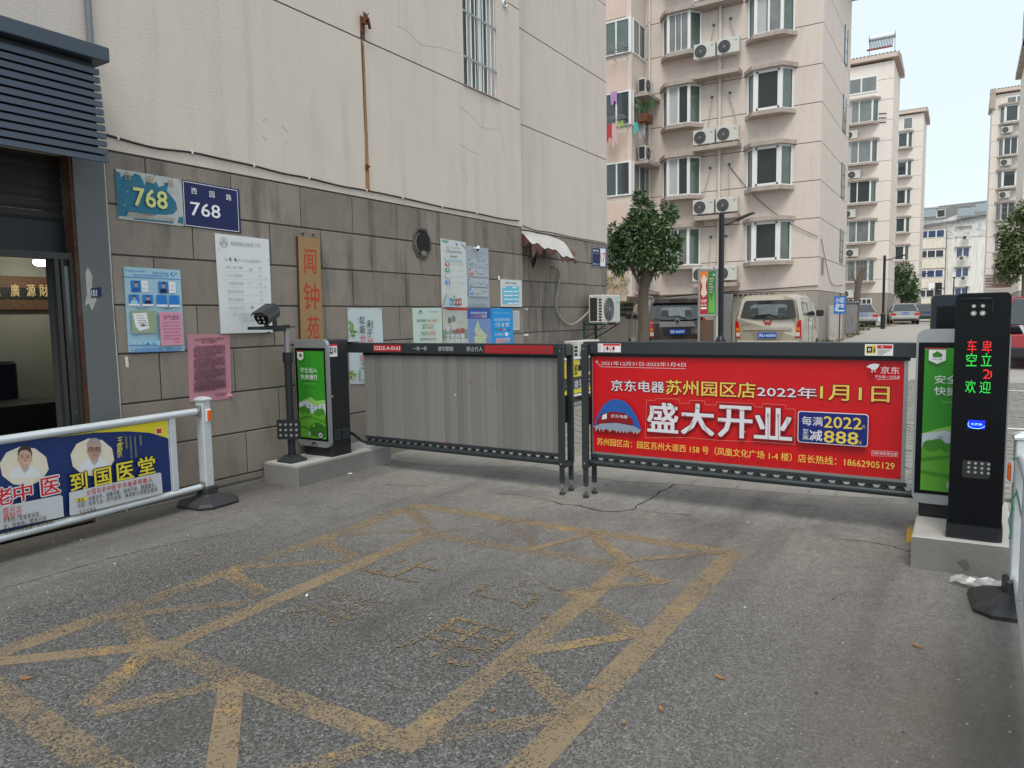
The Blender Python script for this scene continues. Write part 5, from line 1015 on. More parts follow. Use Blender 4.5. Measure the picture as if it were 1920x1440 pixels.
RC = Vector((5.385, .245, .2)); rc_ = cabinet('black gate cabinet with green poster door partly hidden behind the ticket kiosk', RC, 1.235, .34, .47, -1)
MB().use(chrome).box(-.03, -.012, .02, .05, .60, .625, .004).cyl((-.03, .035, .61), (-.012, .035, .61), .014, 10).obj('lock', rc_)

# ---- gates
stripm = mat('panel_strip', (.205, .203, .197), .5, .1, var=.03, vscale=30, objvar=.13, streak=.15, streak_col=(.22, .22, .22))
PX_ = 5.61
def gate(label, y_hinge, y_free, zt, zb, bar_from, left):
    """gate leaf in the plane X=5.61; local x runs to the photograph's right. free end carries two telescopic legs"""
    ya, yb = (y_hinge, y_free) if left else (y_free, y_hinge)
    t = thing('barrier_gate', label, 'barrier gate', (PX_, ya, 0), NEG); w = ya-yb
    z1, z0 = zt, zb
    MB().use(gunmetal).box(-.22 if left else -.05, w+(.05 if left else .14), -.05, .05, z1, z1+.103, .005).obj('top_beam', t)
    MB().use(blackp).box(.0, w, -.02, .02, z1-.022, z1-.001).obj('upper_channel', t)
    MB().use(gunmetal).box(0, w, -.022, .012, z0-.028, z0).obj('lower_channel', t)
    MB().use(gunmetal).cyl((-.0 if left else -.04, 0, z0-.078), (w+(.03 if left else .05), 0, z0-.078), .026, 14).use(mat('worn_edge_metal', (.12, .14, .15), .3, .6)).box(.02, w-.02, -.012, .012, z0-.0545, z0-.0505).obj('bottom_tube', t)
    n = 25
    for k in range(n):
        x = .04+(w-.08)*k/(n-1); MB().use(gunmetal).prism([(x-.036, z0-.052), (x-.024, z0-.036), (x-.012, z0-.028), (x+.012, z0-.028), (x+.024, z0-.036), (x+.036, z0-.052)], -.006, .006).cyl((x, -.018, z0-.042), (x, .018, z0-.042), .013, 8).obj('roller', t)
    return t, w, z0, z1
lg, w, z0, z1 = gate('left grey slatted barrier gate with lettered top beam', 5.335, 2.975, 1.218, .345, 0, True)
x = .0; n = 0; ws = []
while x < w-.035:
    d = rnd.choice([.05, .06, .07, .085, .10]); d = min(d, w-.035-x); m = stripm
    MB().use(m).box(x+.0008, x+d-.0008, -.008+rnd.choice([0, .002]), .006, z0+.001, z1-.023).obj('strip', lg); x += d
for px, py, m in ((882, 715, I_red), (921, 720, I_red), (853, 740, I_white), (838, 828, I_red), (926, 780, I_orange)):
    q = on_x(px, py, PX_-.012); u, v = 5.335-q.y, q.z; MB().use(m).prism([(u-.006, v-.008), (u+.008, v-.006), (u+.001, v+.009)], -.0125, -.0085).obj('paint_scrap', lg)
F = Plate(lg, .0505); U = lambda px, py: (lambda q: (5.335-q.y, q.z))(on_x(px, py, PX_-.051))
def bar_u(px): return U(px, 652)[0]
zc = z1+.0515
for px0, px1, s_, m, bg in ((700, 752, 'SZDZ-A-0163', I_white, ink('beam_red', (.42, .02, .025))), (774, 801, '一车一杆', ink('beam_white', (.45, .48, .48)), None), (821, 850, '请勿跟随', ink('beam_white', (1, 1, 1)), None), (875, 905, '禁止行人', ink('beam_white', (1, 1, 1)), None)):
    u0, u1 = bar_u(px0), bar_u(px1)
    if bg: F.rect((u0, zc+.034), (u1, zc-.034), bg, False); F.txt(s_, (u0+.012, zc+.018), (u1-.012, zc-.018), m, .03, px=False)
    else: F.txt(s_, (u0, zc+.022), (u1, zc-.022), m, .02, px=False)
u0, u1 = bar_u(909), bar_u(1037); F.rect((u0, zc+.036), (u1, zc-.036), ink('beam_red', (1, 1, 1)), False)
mr_ = ink('faded_on_red', (.20, .05, .05))
F.txt('E', (u0+.03, zc+.028), (u0+.07, zc-.028), mr_, .03, px=False).txt('赢峰智能科技', (u0+.09, zc+.018), (u0+.24, zc-.0), mr_, .02, px=False).txt('COMPANY', (u0+.09, zc-.006), (u0+.24, zc-.022), mr_, px=False).ell((u0+.27, zc+.02), (u0+.31, zc-.02), mr_, False).ell((u0+.278, zc+.013), (u0+.302, zc-.013), ink('beam_red', (1, 1, 1)), False).txt('186 6255 6688', (bar_u(966), zc+.024), (bar_u(1031), zc-.024), mr_, .035, px=False); F.done()
def legs(t, xc, z1, z0):
    """end frame: a pair of telescopic legs either side of the leaf"""
    for dy in (-.085, .085):
        L = MB().use(gunmetal).box(xc-.028, xc+.028, dy-.018, dy+.018, .255, z1+.085, .004).obj('leg', t)
        MB().use(gunmetal).box(xc-.021, xc+.021, dy-.013, dy+.013, .10, .2545, .003).obj('leg_extension', L)
        for k in range(4): MB().use(I_black).cyl((xc, dy-.0132, .145+.032*k), (xc, dy-.0145, .145+.032*k), .005, 8).obj('pin_hole', L)
        for sx in (-.012, .012):
            for sz in (.112, .128): MB().use(chrome).cyl((xc+sx, dy-.0132, sz), (xc+sx, dy-.016, sz), .003, 6).obj('screw', L)
        MB().use(chrome).cyl((xc, dy, .03), (xc, dy, .10), .006, 8).use(blackp).cyl((xc, dy, .045), (xc, dy, .052), .013, 8).use(rubber).cyl((xc, dy, 0), (xc, dy, .022), .026, 14).cyl((xc, dy, .022), (xc, dy, .036), .026, 14, .010).obj('adjustable_foot', L)
    for z in (z1+.045, z0-.07): MB().use(chrome).cyl((xc, -.104, z), (xc, -.1075, z), .008, 10).obj('bolt', t)
    MB().use(gunmetal).box(xc-.02, xc+.02, -.067, .067, z0-.11, z0-.07).obj('lower_bridge', t)
    MB().use(blackp).box(xc-.022, xc-.016, -.066, .066, .62, .86).obj('latch_plate', t)
legs(lg, w+.015, z1, z0)
MB().use(gunmetal).tube([(-.30, .0, z0+.02), (-.20, 0, z0-.0), (-.08, 0, z0-.065), (-.02, 0, z0-.078)], .016, 8).obj('lower_hinge_arm', lg)
MB().use(blackp).box(-.24, -.12, -.06, .06, z1+.104, z1+.112).obj('hinge_plate', lg)
rg, w, z0, z1 = gate('right barrier gate carrying a red shop opening banner', .315, 2.715, 1.238, .372, 0, False)
redb = mat('red_banner', (.56, .006, .010), .38, var=.07, vscale=1.6, bump=.6, bscale=4, dirt=.12, dirt_col=(.34, .02, .02))
MB().use(redb).box(.022, w-.035, -.010, .004, z0+.004, z1-.023).use(silver).box(w-.035, w-.012, -.014, .006, z0+.001, z1-.023).box(.016, .022, -.012, .004, z0+.001, z1-.023).use(steel).box(.022, w-.035, -.0108, -.0100, z0+.004, z0+.022).obj('banner_board', rg)
legs(rg, -.015, z1, z0)
MB().use(gunmetal).tube([(w+.24, .05, z0+.09), (w+.13, .02, z0-.02), (w+.05, 0, z0-.07), (w+.0, 0, z0-.078)], .020, 8).cyl((w+.05, -.02, z0-.07), (w+.05, .02, z0-.07), .032, 12).obj('lower_hinge_arm', rg)
class GP(Face):
    def __init__(s): s.o = rg; s.th = .0112; s.n = 0; s.mb = MB(); s.u0 = s.v0 = 0
    def uv(s, p): q = on_x(p[0], p[1], PX_-.012); return 2.715-q.y, q.z
G_ = GP(); b5 = crop(1090, 620, 2.9538)
Rw = ink('banner_white_ink', (.66, .67, .72)); Ry = ink('banner_yellow_ink', (.74, .56, .10)); Rd = ink('banner_dark_red', (.22, .01, .015)); Rn = ink('banner_navy_ink', (.012, .020, .16))
G_.ell(b5(79, 166), b5(91, 178), Rw).ell(b5(82, 169), b5(88, 175), redb).line([b5(89, 177), b5(110, 200), b5(578, 211)], .003, Rw).txt('2021年12月31日-2022年1月4日', b5(110, 168), b5(578, 201), Rw, .01)
def row(s_, x0, x1, ytop0, ytop1, hgt, m, outline=None, bold=.03, widths=None, ow=.05):
    """characters along a line that slopes in the photograph but is level on the banner"""
    (u0, v0), (u1, v1) = G_.uv(b5(x0, ytop0)), G_.uv(b5(x1, ytop1)); vb = G_.uv(b5(x0, ytop0+hgt))[1]
    v = (v0+v1)/2; G_.txt(s_, (u0, v), (u1, v-(v0-vb)), m, bold, px=False, outline=outline, ow=ow)
row('京东电器', 165, 460, 272, 282, 60, Rw, Rd); row('苏州园区店', 470, 965, 272, 288, 80, Ry, Rd); row('2022年', 975, 1305, 305, 315, 60, Rw, Rd); row('1月1日', 1325, 1708, 296, 312, 84, Ry, Rd)
def big(ch, x0, x1, y0, y1):
    (u0, v1), (u1, v0) = G_.uv(b5(x0, y0)), G_.uv(b5(x1, y1)); G_.txt(ch, (u0, v1), (u1, v0), Rw, .06, px=False, outline=Rd, ow=.045)
G_.line([b5(*p) for p in [(356, 592), (362, 385), (412, 385), (414, 376), (542, 378), (544, 400), (598, 404), (600, 385), (684, 388), (686, 410), (748, 412), (750, 395), (956, 404), (958, 420), (1004, 424), (1006, 402), (1134, 410), (1134, 432), (1186, 434), (1182, 628), (960, 612), (760, 606), (590, 590), (356, 592)]], .003, ink('outline_red', (.58, .22, .16)))
big('盛', 372, 536, 396, 566); big('大', 560, 735, 402, 580); big('开', 765, 945, 412, 596); big('业', 965, 1165, 424, 606)
for P in ([(395, 408), (395, 440), (410, 455)], [(640, 415), (640, 428), (658, 428)], [(800, 430), (870, 432), (880, 440), (935, 442)], [(1038, 465), (1038, 600)], [(1095, 468), (1095, 602)], [(590, 560), (625, 500)], [(680, 520), (705, 570)], [(1150, 470), (1140, 550)]): G_.line([b5(*p) for p in P], .003, Rd)
for x, y in ((520, 420), (388, 520), (578, 468), (775, 500), (912, 558), (1038, 462), (1095, 465)): G_.ell(b5(x-6, y-6), b5(x+6, y+6), Rd).ell(b5(x-3, y-3), b5(x+3, y+3), Rw)
# store picture
G_.poly([b5(*p) for p in [(76, 530), (95, 470), (130, 410), (165, 383), (205, 376), (250, 388), (285, 425), (318, 480), (340, 550), (300, 525), (200, 505), (120, 518)]], ink('store_blue', (.02, .10, .38)))
for k in range(8): G_.line([b5(110+28*k, 505-8*min(k, 7-k)), b5(128+20*k, 400-0*k+6*abs(k-4))], .002, ink('store_blue_line', (.05, .18, .50)))
G_.poly([b5(*p) for p in [(92, 500), (120, 458), (180, 445), (250, 455), (292, 490), (300, 520), (250, 515), (170, 505), (95, 520)]], Rd).txt('京东电器', b5(172, 460), b5(264, 484), Rw, .03).poly([b5(126, 464), b5(150, 456), b5(150, 485), b5(122, 490)], Rw)
G_.poly([b5(*p) for p in [(78, 528), (120, 512), (200, 508), (300, 525), (338, 548), (330, 562), (200, 552), (90, 540)]], ink('store_glass', (.25, .30, .40)))
for k in range(13): G_.rect(b5(88+19*k, 535+1.6*k), b5(95+19*k, 552+1.4*k), rnd.choice([Rd, ink('store_glow', (.5, .36, .18)), I_gray]))
row('苏州园区店：园区苏州大道西 158 号（凤凰文化广场 1-4 楼）店长热线：18662905129', 98, 1738, 592, 715, 40, Ry, None, .025)
# offer panel
G_.rrect(b5(1206, 440), b5(1590, 640), Rw, .02).rrect(b5(1210, 445), b5(1586, 636), Rn, .018)
row('每满', 1228, 1342, 470, 474, 50, Rw, None, .04); row('2022', 1350, 1558, 472, 478, 62, Ry, None, .04); row('元', 1558, 1576, 518, 520, 18, Ry, None); row('减', 1270, 1340, 545, 548, 58, Rw, None, .04); row('888', 1350, 1538, 550, 558, 66, Ry, None, .045); row('元', 1540, 1558, 606, 608, 18, Ry, None)
G_.txt('至', b5(1232, 540), b5(1264, 570), Rw, .03).txt('高', b5(1232, 572), b5(1264, 600), Rw, .03)
# maker's emblem and words, top right
G_.poly([b5(*p) for p in [(1582, 198), (1600, 186), (1628, 180), (1655, 184), (1648, 200), (1636, 212), (1616, 214), (1600, 204)]], Rw).poly([b5(1613, 212), b5(1618, 212), b5(1616, 230), b5(1611, 230)], Rw).poly([b5(1625, 212), b5(1630, 211), b5(1634, 226), b5(1629, 228)], Rw)
row('京东', 1662, 1765, 196, 198, 40, Rw, None, .02); row('不负每一份热爱', 1630, 1768, 244, 246, 18, Rw, None, .0); G_.line([b5(1640, 268), b5(1760, 264)], .002, Rw)
row('扫码预存更优惠', 1616, 1752, 664, 668, 18, Rw, None, .0); G_.line([b5(1612, 658), b5(1756, 664), b5(1756, 692), b5(1612, 686), b5(1612, 658)], .0015, Rw); row('230', 1742, 1770, 796, 798, 16, Rd, None); G_.done()
# stickers on the beam
F = Plate(rg, .0505); U2 = lambda px: 2.715-on_x(px, 652, PX_-.051).y
u0, u1 = U2(1121), U2(1164); zc = z1+.0515; F.rect((u0, zc+.036), (u1, zc-.036), I_white, False).rect((u0+.045, zc+.034), (u1-.004, zc+.018), I_red, False)
for k in range(4):
    u = u0+.060+.028*k; F.ell((u-.010, zc+.014), (u+.012, zc-.020), I_red, False, 12).ell((u-.006, zc+.009), (u+.008, zc-.014), I_black if k % 2 else I_white, False, 10).txt('禁止', (u-.009, zc-.023), (u+.010, zc-.031), I_black, px=False)
for k in range(6): F.rect((u0+.006, zc+.028-.010*k), (u0+.036, zc+.025-.010*k), I_gray, False)
u0, u1 = U2(1622), U2(1675); F.rect((u0, zc+.040), (u1, zc-.038), I_white, False).rect((u0+.008, zc+.032), (u0+.070, zc-.024), I_yellow, False).rect((u0+.012, zc+.024), (u0+.046, zc-.018), I_black, False).ell((u0+.020, zc+.014), (u0+.038, zc-.008), I_white, False).ell((u0+.025, zc+.008), (u0+.033, zc-.002), I_black, False).txt('注意', (u0+.051, zc+.026), (u0+.066, zc-.016), I_black, .02, px=False, vertical=True)
F.rect((u0+.076, zc+.034), (u1-.006, zc+.012), I_red, False).txt('温馨提示', (u0+.10, zc+.030), (u1-.06, zc+.016), I_white, .03, px=False)
for k in range(3): F.rect((u0+.08, zc+.002-.012*k), (u1-.016-.02*k, zc-.003-.012*k), I_gray, False)
F.done('beam_sticker')
for u in (.035, ): MB().use(chrome).cyl((u, -.0505, zc), (u, -.053, zc), .005, 8).obj('bolt', rg)

# ---- camera post at the left
cp = thing('camera_post', 'black pole carrying the plate camera and a small lamp panel', 'camera post', (4.76, 5.52, .2))
mb = MB().use(gunmetal); mb.loft([[(sx*a, sy*a, z) for sx, sy in ((-1, -1), (1, -1), (1, 1), (-1, 1))] for a, z in ((.10, 0), (.10, .02), (.085, .035), (.06, .05), (.055, .065))], smooth=False).obj('base', cp)
MB().use(blackp).cyl((0, 0, .065), (0, 0, 1.03), .036, 16).use(I_black).cyl((-.005, -.033, .62), (-.005, -.038, .62), .008, 10).obj('lower_tube', cp)
MB().use(blackp).cyl((0, 0, .965), (0, 0, 1.06), .047, 16).obj('collar', cp)
MB().use(steel).cyl((0, 0, 1.06), (0, 0, 1.315), .028, 16).obj('upper_tube', cp)
MB().use(blackp).cyl((0, 0, 1.29), (0, 0, 1.322), .037, 14).box(-.04, .09, -.028, -.0, 1.296, 1.308).box(-.04, .09, .0, .028, 1.296, 1.308).obj('clamp', cp)
MB().use(blackp).prism([(-.42, 1.285), (-.42, 1.312), (-.05, 1.318), (-.02, 1.29), (-.06, 1.265), (-.11, 1.262), (-.14, 1.278)], -.03, .03).obj('arm', cp)
lamp = MB().use(blackp).prism(rpoly(-.115, .115, .225, .415, .015), -.06, -.045).obj('lamp_panel', cp); lamp.rotation_euler = (0, 0, R_(-62)); 
for r in range(3):
    for c in range(4): MB().use(chrome).cyl((-.078+.052*c, -.061, .265+.052*r), (-.078+.052*c, -.066, .265+.052*r), .013, 10).obj('led', lamp)
cam_t = thing('plate_camera', 'dark hooded number plate camera looking down from the pole arm', 'security camera', (4.76-.20, 5.50, 1.545), R_(-78))
MB().use(blackp).box(-.05, -.042, -.03, .03, -.03, .03).box(.042, .05, -.03, .03, -.03, .03).box(-.05, .05, -.03, .03, -.032, -.026).obj('bracket', cam_t)
body = MB().use(mat('camera_shell', (.085, .085, .09), .45, .2)).loft([[(x, y, z) for x, z in ((-.055, 0), (.055, 0), (.078, .05), (.078, .085), (.05, .125), (-.05, .125), (-.078, .085), (-.078, .05))] for y in (-.11, .075)], smooth=False).obj('shell', cam_t, (0, 0, .03)); body.rotation_euler = (R_(24), 0, 0)
fc = MB().use(gloss).prism([(-.05, .006), (.05, .006), (.070, .05), (.070, .082), (-.070, .082), (-.070, .05)], -.114, -.111)
for x, z in ((-.038, .03), (.012, .03), (-.038, .066), (.012, .066)): fc.use(chrome).cyl((x+.012, -.1145, z), (x+.012, -.119, z), .013, 12).use(I_cream).cyl((x+.012, -.119, z), (x+.012, -.1195, z), .008, 10)
fo = fc.obj('lens_plate', body)
MB().use(blackp).prism([(-.085, .10), (-.055, .132), (.055, .132), (.085, .10), (.08, .098), (.052, .127), (-.052, .127), (-.08, .098)], -.14, .07).obj('hood', body)

# ---- ticket kiosk with display
kz = .2; kk = thing('ticket_kiosk', 'tall black ticket kiosk with glowing red and green characters', 'ticket kiosk', (4.985, .058, kz), NEG)
KW, KH, KD = .27, 1.45, .145
pol = rpoly(0, KW, .085, KH, .028, corners=(1, 1, 0, 0))
mb = MB().use(mat('kiosk_blue_black', (.022, .032, .042), .35, .2, var=.05)).prism(pol, .004, KD); mb.obj('housing', kk)
MB().use(gloss).prism([(u*.985+.002, v if v > .1 else v) for u, v in rpoly(0, KW, .088, KH-.004, .026, corners=(1, 1, 0, 0))], 0, .0038).obj('front_glass', kk)
MB().use(blackp).prism(rpoly(-.004, .285, 0, .165, .03), 0, .084, axis='z').obj('plinth', kk) if False else MB().use(blackp).prism([(-.006, .15), (-.006, -.018), (.22, -.018), (.255, -.012), (.275, .005), (.278, .03), (.278, .15)], 0, .084, axis='z').obj('plinth', kk)
K = lambda px, py: (lambda q: (.058-q.y, q.z-kz))(on_x(px, py, 4.984)); k6 = crop(1660, 520, 4.2346)
led = {}
def ledmat(nm, c):
    m = bpy.data.materials.new(nm); m.use_nodes = True; t = m.node_tree; p = t.nodes['Principled BSDF']; p.inputs['Base Color'].default_value = (.01, .01, .01, 1)
    tc = node(t, 'ShaderNodeTexCoord'); vm = node(t, 'ShaderNodeVectorMath', operation='SCALE'); vm.inputs['Scale'].default_value = 1/.0052; t.links.new(tc.outputs['Object'], vm.inputs[0])
    fr = node(t, 'ShaderNodeVectorMath', operation='FRACTION'); t.links.new(vm.outputs[0], fr.inputs[0]); sb = node(t, 'ShaderNodeVectorMath', operation='SUBTRACT'); sb.inputs[1].default_value = (.5, 0, .5); t.links.new(fr.outputs[0], sb.inputs[0])
    s_ = node(t, 'ShaderNodeSeparateXYZ'); t.links.new(sb.outputs[0], s_.inputs[0]); c2_ = node(t, 'ShaderNodeCombineXYZ'); t.links.new(s_.outputs[0], c2_.inputs[0]); t.links.new(s_.outputs[2], c2_.inputs[2])
    ln = node(t, 'ShaderNodeVectorMath', operation='LENGTH'); t.links.new(c2_.outputs[0], ln.inputs[0]); mr = node(t, 'ShaderNodeMapRange'); t.links.new(ln.outputs[1], mr.inputs[0]); mr.inputs[1].default_value = .22; mr.inputs[2].default_value = .60; mr.inputs[3].default_value = 1.7; mr.inputs[4].default_value = .06
    p.inputs['Emission Color'].default_value = (*c, 1); t.links.new(mr.outputs[0], p.inputs['Emission Strength']); return m
lr, lgn = ledmat('red_led', (1, .02, .015)), ledmat('green_led', (.03, .85, .08))
for ch, a, b_, m in (('车', (652, 495), (724, 598), lr), ('牌', (768, 500), (846, 602), lr), ('空', (644, 602), (724, 706), lgn), ('位', (762, 602), (842, 706), lgn), ('2', (776, 730), (832, 806), lr), ('I', (836, 745), (844, 795), lr), ('欢', (636, 815), (715, 920), lgn), ('迎', (750, 824), (834, 922), lgn)):
    if ch == '牌': ch = '卑'
    if ch == '位': ch = '立'
    u0, v1 = K(*k6(*a)); u1, v0 = K(*k6(*b_)); link(bpy.data.objects.new('led_character', text_mesh(ch, u0, u1, v0, v1, m, .0, name='led_character')), kk, (0, -.0006, 0))
u0, v1 = K(*k6(656, 1131)); u1, v0 = K(*k6(790, 1206)); o = MB().use(mat('lit_blue_badge', (.0, .01, .3), .3, var=.2, emit=(.01, .03, .9, 1.0))).box(u0, u1, -.003, -.0002, v0, v1).obj('lit_badge', kk)
p = Plate(o, .003); bl = mat('lit_badge_ink', (.4, .7, .9), .4, emit=(.25, .75, 1, 1.1)); p.txt('SZB', (u0+.016, v1-.018), (u1-.014, v0+.022), bl, .03, px=False)
for k in range(9): a0, a1 = R_(150+22*k), R_(172+22*k); cx, cz = (u0+u1)/2, (v0+v1)/2; p.line([(cx+.042*math.cos(a0), cz+.024*math.sin(a0)), (cx+.042*math.cos(a1), cz+.024*math.sin(a1))], .0025, bl, False)
p.done()
hood = MB().use(blackp); u0, v1 = K(*k6(592, 172)); u1, v0 = K(*k6(850, 290)); 
hood.tube([(u0+.004, -.004, v0+.01), (u0, -.006, v1-.012), (u0+.01, -.008, v1), (u1-.01, -.008, v1), (u1, -.006, v1-.012), (u1-.002, -.004, v0+.01)], .0035, 6).obj('camera_hood', kk)
for x, y, r in ((703, 229, .011), (775, 227, .011), (701, 286, .015), (773, 284, .015)):
    u, v = K(*k6(x, y)); MB().use(steel).cyl((u, -.0002, v), (u, -.005, v), r, 14).use(I_cream).cyl((u, -.005, v), (u, -.0056, v), r*.5, 10).obj('infrared_lamp', kk)
q1 = crop(1660, 820, 4); u0, v1 = K(*q1(578, 168)); u1, v0 = K(*q1(782, 316)); o = MB().use(mat('lamp_plate', (.03, .03, .032), .3)).prism(rpoly(u0, u1, v0, v1, .01), -.003, -.0002).obj('lamp_plate', kk)
for r in range(3):
    for c in range(4):
        u = u0+(u1-u0)*(.24+.235*c); v = v1-(v1-v0)*(.14+.26*r); MB().use(steel).cyl((u, -.003, v), (u, -.0065, v), .0085, 12).use(I_gray).cyl((u, -.0065, v), (u, -.007, v), .005, 8).obj('lamp', o)
for k in range(7): MB().use(I_black).box(KW, KW+.001, .04, .075, .60+.008*k, .604+.008*k).obj('side_vent', kk)
# second dark cabinet further in, seen past the kiosk
t = thing('exit_kiosk', 'dark kiosk with rounded top standing behind the ticket kiosk', 'ticket kiosk', (6.55, .235, .0), NEG)
MB().use(mat('bronze_edge', (.14, .12, .10), .4, .5)).prism(rpoly(-.008, .40, .02, 1.675, .035), .004, .16).obj('housing', t); MB().use(mat('kiosk_blue_black', (1, 1, 1))).prism(rpoly(0, .395, .02, 1.667, .03), 0, .0038).obj('front_panel', t); MB().use(gloss).prism([(.035, .3), (.38, .3), (.38, 1.585), (.035, 1.585)], -.0025, -.0003).obj('door_panel', t); MB().use(chrome).cyl((.185, -.0025, 1.475), (.185, -.012, 1.475), .018, 12).obj('lock', t)
# yellow bumper stops at the base
for k, (x, y) in enumerate(((5.55, .275), (5.75, -.315))): MB().use(mat('yellow_rubber', (.42, .24, .01), .6, var=.15, dirt=.4, dirt_col=(.2, .15, .06))).prism([(-.09, 0), (.09, 0), (.06, .07), (-.06, .07)], -.022, .022).obj('rubber_stop', None, (x, y, 0), 0, label='small yellow rubber stop on the %s side of the kiosk base' % ('left' if k == 0 else 'right'), category='rubber stop')
# ---------------------------------------------------------------- apartment blocks down the lane (fronts face the photographer, local x to the right)
per = 2.77
def block(label, X, Yc, w, d, zt, m, grooves, plinth_z, roof=True, roofm=None, name='apartment_building', cat='building'):
    """mass with its right front corner at (X, Yc); walls in courses parted by shadow grooves"""
    t = thing(name, label, cat, (X, Yc, 0), NEG)
    MB().use(joint).box(-w+.03, -.03, .03, d-.03, 0, zt-.02).obj('wall_core', t)
    zs = [plinth_z]+list(grooves)+[zt]
    for a, b in zip(zs, zs[1:]): MB().use(m).box(-w, 0, 0, d, a+.014, b-.014).obj('wall_course', t)
    MB().use(stone_far).box(-w, .015, -.015, d, gz(X)-.3, plinth_z-.014).obj('plinth', t)
    return t
def eave(t, w, d, z, over=.28, hz=.4, m=None):
    MB().use(mat('pink_fascia', (.60, .48, .42), .8, dirt=.4, dirt_col=(.42, .35, .31))).box(-w-.2, over, -over, d+.3, z-.28, z).obj('eave', t)
    r = MB().use(m or mat('dull_red_tile', (.16, .085, .07), .8, var=.2, vscale=4))
    x0, x1 = -w-.2, over
    for k in range(int((x1-x0)/.24)):
        a = x0+.24*k; r.prism([(a, 0), (a+.06, .06), (a+.17, .06), (a+.23, 0)], 0, .01) if False else r._add([(a, -over, z+.01), (a+.12, -over, z+.10), (a+.24, -over, z+.01), (a, d*.35, z+hz), (a+.12, d*.35, z+hz+.09), (a+.24, d*.35, z+hz)], [(0, 1, 4, 3), (1, 2, 5, 4), (0, 1, 2)])
    r.obj('tiled_roof', t, kind='stuff')
    MB().use(slabc)._add([(over, -over, z), (over, d*.35, z+hz), (over, d+.3, z), (over+.04, -over-.02, z-.75*0-.0), ], [(0, 1, 2)]).box(over-.03, over+.03, -over-.05, d*.9, z-.35, z+.05).obj('verge_board', t)
def bay(t, cx, z0, w=1.5, h=1.5, p=.42, style=0, g=None, name='bay_window', detail=True, bars=False):
    s = .34; o = .13
    pl = lambda e: [(cx-w/2-e, 0), (cx-w/2+s-e*.5, -p-e), (cx+w/2-s+e*.5, -p-e), (cx+w/2+e, 0)]
    B = MB().use(slabc).prism(pl(o), z0-.15, z0, axis='z').obj(name, t); MB().use(slabc).prism(pl(o*1.3), z0+h, z0+h+.15, axis='z').obj('head_slab', B)
    q = pl(0); a, b, c, e = [Vector((*k, 0)) for k in q]; f = .06
    fr = MB().use(upvc)
    for P, r in ((a, .03), (b, .055), (c, .055), (e, .03)): fr.box(P.x-r, P.x+r, P.y-.02 if P.y else -.05, P.y+r, z0, z0+h)
    for P, Q in ((a, b), (b, c), (c, e)):
        d = (Q-P).normalized(); n = Vector((-d.y, d.x, 0)); n = n if n.y > 0 else -n
        for zz in (z0, z0+h-f): fr._add([P+Vector((0, 0, zz)), Q+Vector((0, 0, zz)), Q+n*.04+Vector((0, 0, zz)), P+n*.04+Vector((0, 0, zz)), P+Vector((0, 0, zz+f)), Q+Vector((0, 0, zz+f)), Q+n*.04+Vector((0, 0, zz+f)), P+n*.04+Vector((0, 0, zz+f))], [(0, 1, 5, 4), (3, 2, 1, 0), (4, 5, 6, 7), (2, 3, 7, 6)])
    if style == 0: fr.box(cx-.035, cx+.035, -p-.01, -p+.03, z0, z0+h)
    elif style == 1: fr.box(cx-w/2+s+.02, cx-w/2+s+.12, -p-.012, -p+.03, z0, z0+h).box(cx+w/2-s-.12, cx+w/2-s-.02, -p-.012, -p+.03, z0, z0+h).box(cx-w/2+s, cx+w/2-s, -p-.012, -p+.03, z0+.04, z0+.12).box(cx-w/2+s, cx+w/2-s, -p-.012, -p+.03, z0+h-.12, z0+h-.04)
    else: fr.box(cx-.14, cx-.11, -p-.01, -p+.03, z0, z0+h).box(cx+.09, cx+.12, -p-.01, -p+.03, z0, z0+h)
    fr.obj('window_frame', B)
    for (P, Q), gm in zip(((a, b), (b, c), (c, e)), (winglass2, g or winglass, winglass3)):
        n = Vector((0, .035, 0)); P2, Q2 = P+n, Q+n
        MB().use(gm)._add([P2+Vector((0, 0, z0+f)), Q2+Vector((0, 0, z0+f)), Q2+Vector((0, 0, z0+h-f)), P2+Vector((0, 0, z0+h-f))], [(0, 1, 2, 3)]).obj('pane', B)
    if detail and style == 0:
        mb = MB().use(mat('net_curtain', (.42, .44, .43), .8, var=.1, vscale=8)); x0 = cx-w/2+s+.02
        for k in range(7): x = x0+.05*k; mb._add([(x, -p+.028, z0+f), (x+.025, -p+.031, z0+f), (x+.05, -p+.028, z0+f), (x, -p+.028, z0+h-f), (x+.025, -p+.031, z0+h-f), (x+.05, -p+.028, z0+h-f)], [(0, 1, 4, 3), (1, 2, 5, 4)])
        mb.obj('curtain', B)
    if bars:
        mb = MB().use(steel)
        for k in range(12): x = cx-w/2+.0+w*k/11; mb.box(x-.012, x+.012, -p-.14, -p-.116, z0-.1, z0+h)
        for zz in (z0-.1, z0+h*.35, z0+h*.7): mb.box(cx-w/2, cx+w/2, -p-.145, -p-.115, zz, zz+.03).box(cx-w/2-.01, cx-w/2+.015, -p-.13, 0, zz, zz+.03).box(cx+w/2-.015, cx+w/2+.01, -p-.13, 0, zz, zz+.03)
        mb.obj('window_bars', B)
    return B
XB, YBc = 29.06, 4.72
bb = block('beige apartment block with bay windows facing the gate behind the parked vans', XB, YBc, 14, 7.0, 15.2, facade, [3.62, 5.05, 6.42, 7.80, 9.20, 10.55, 11.97, 13.3], 2.39)
MB().use(slabc).box(-14.2, .45, -.45, 7.3, 15.2, 15.5).obj('eave', bb)
LX_ = lambda Y: YBc-Y
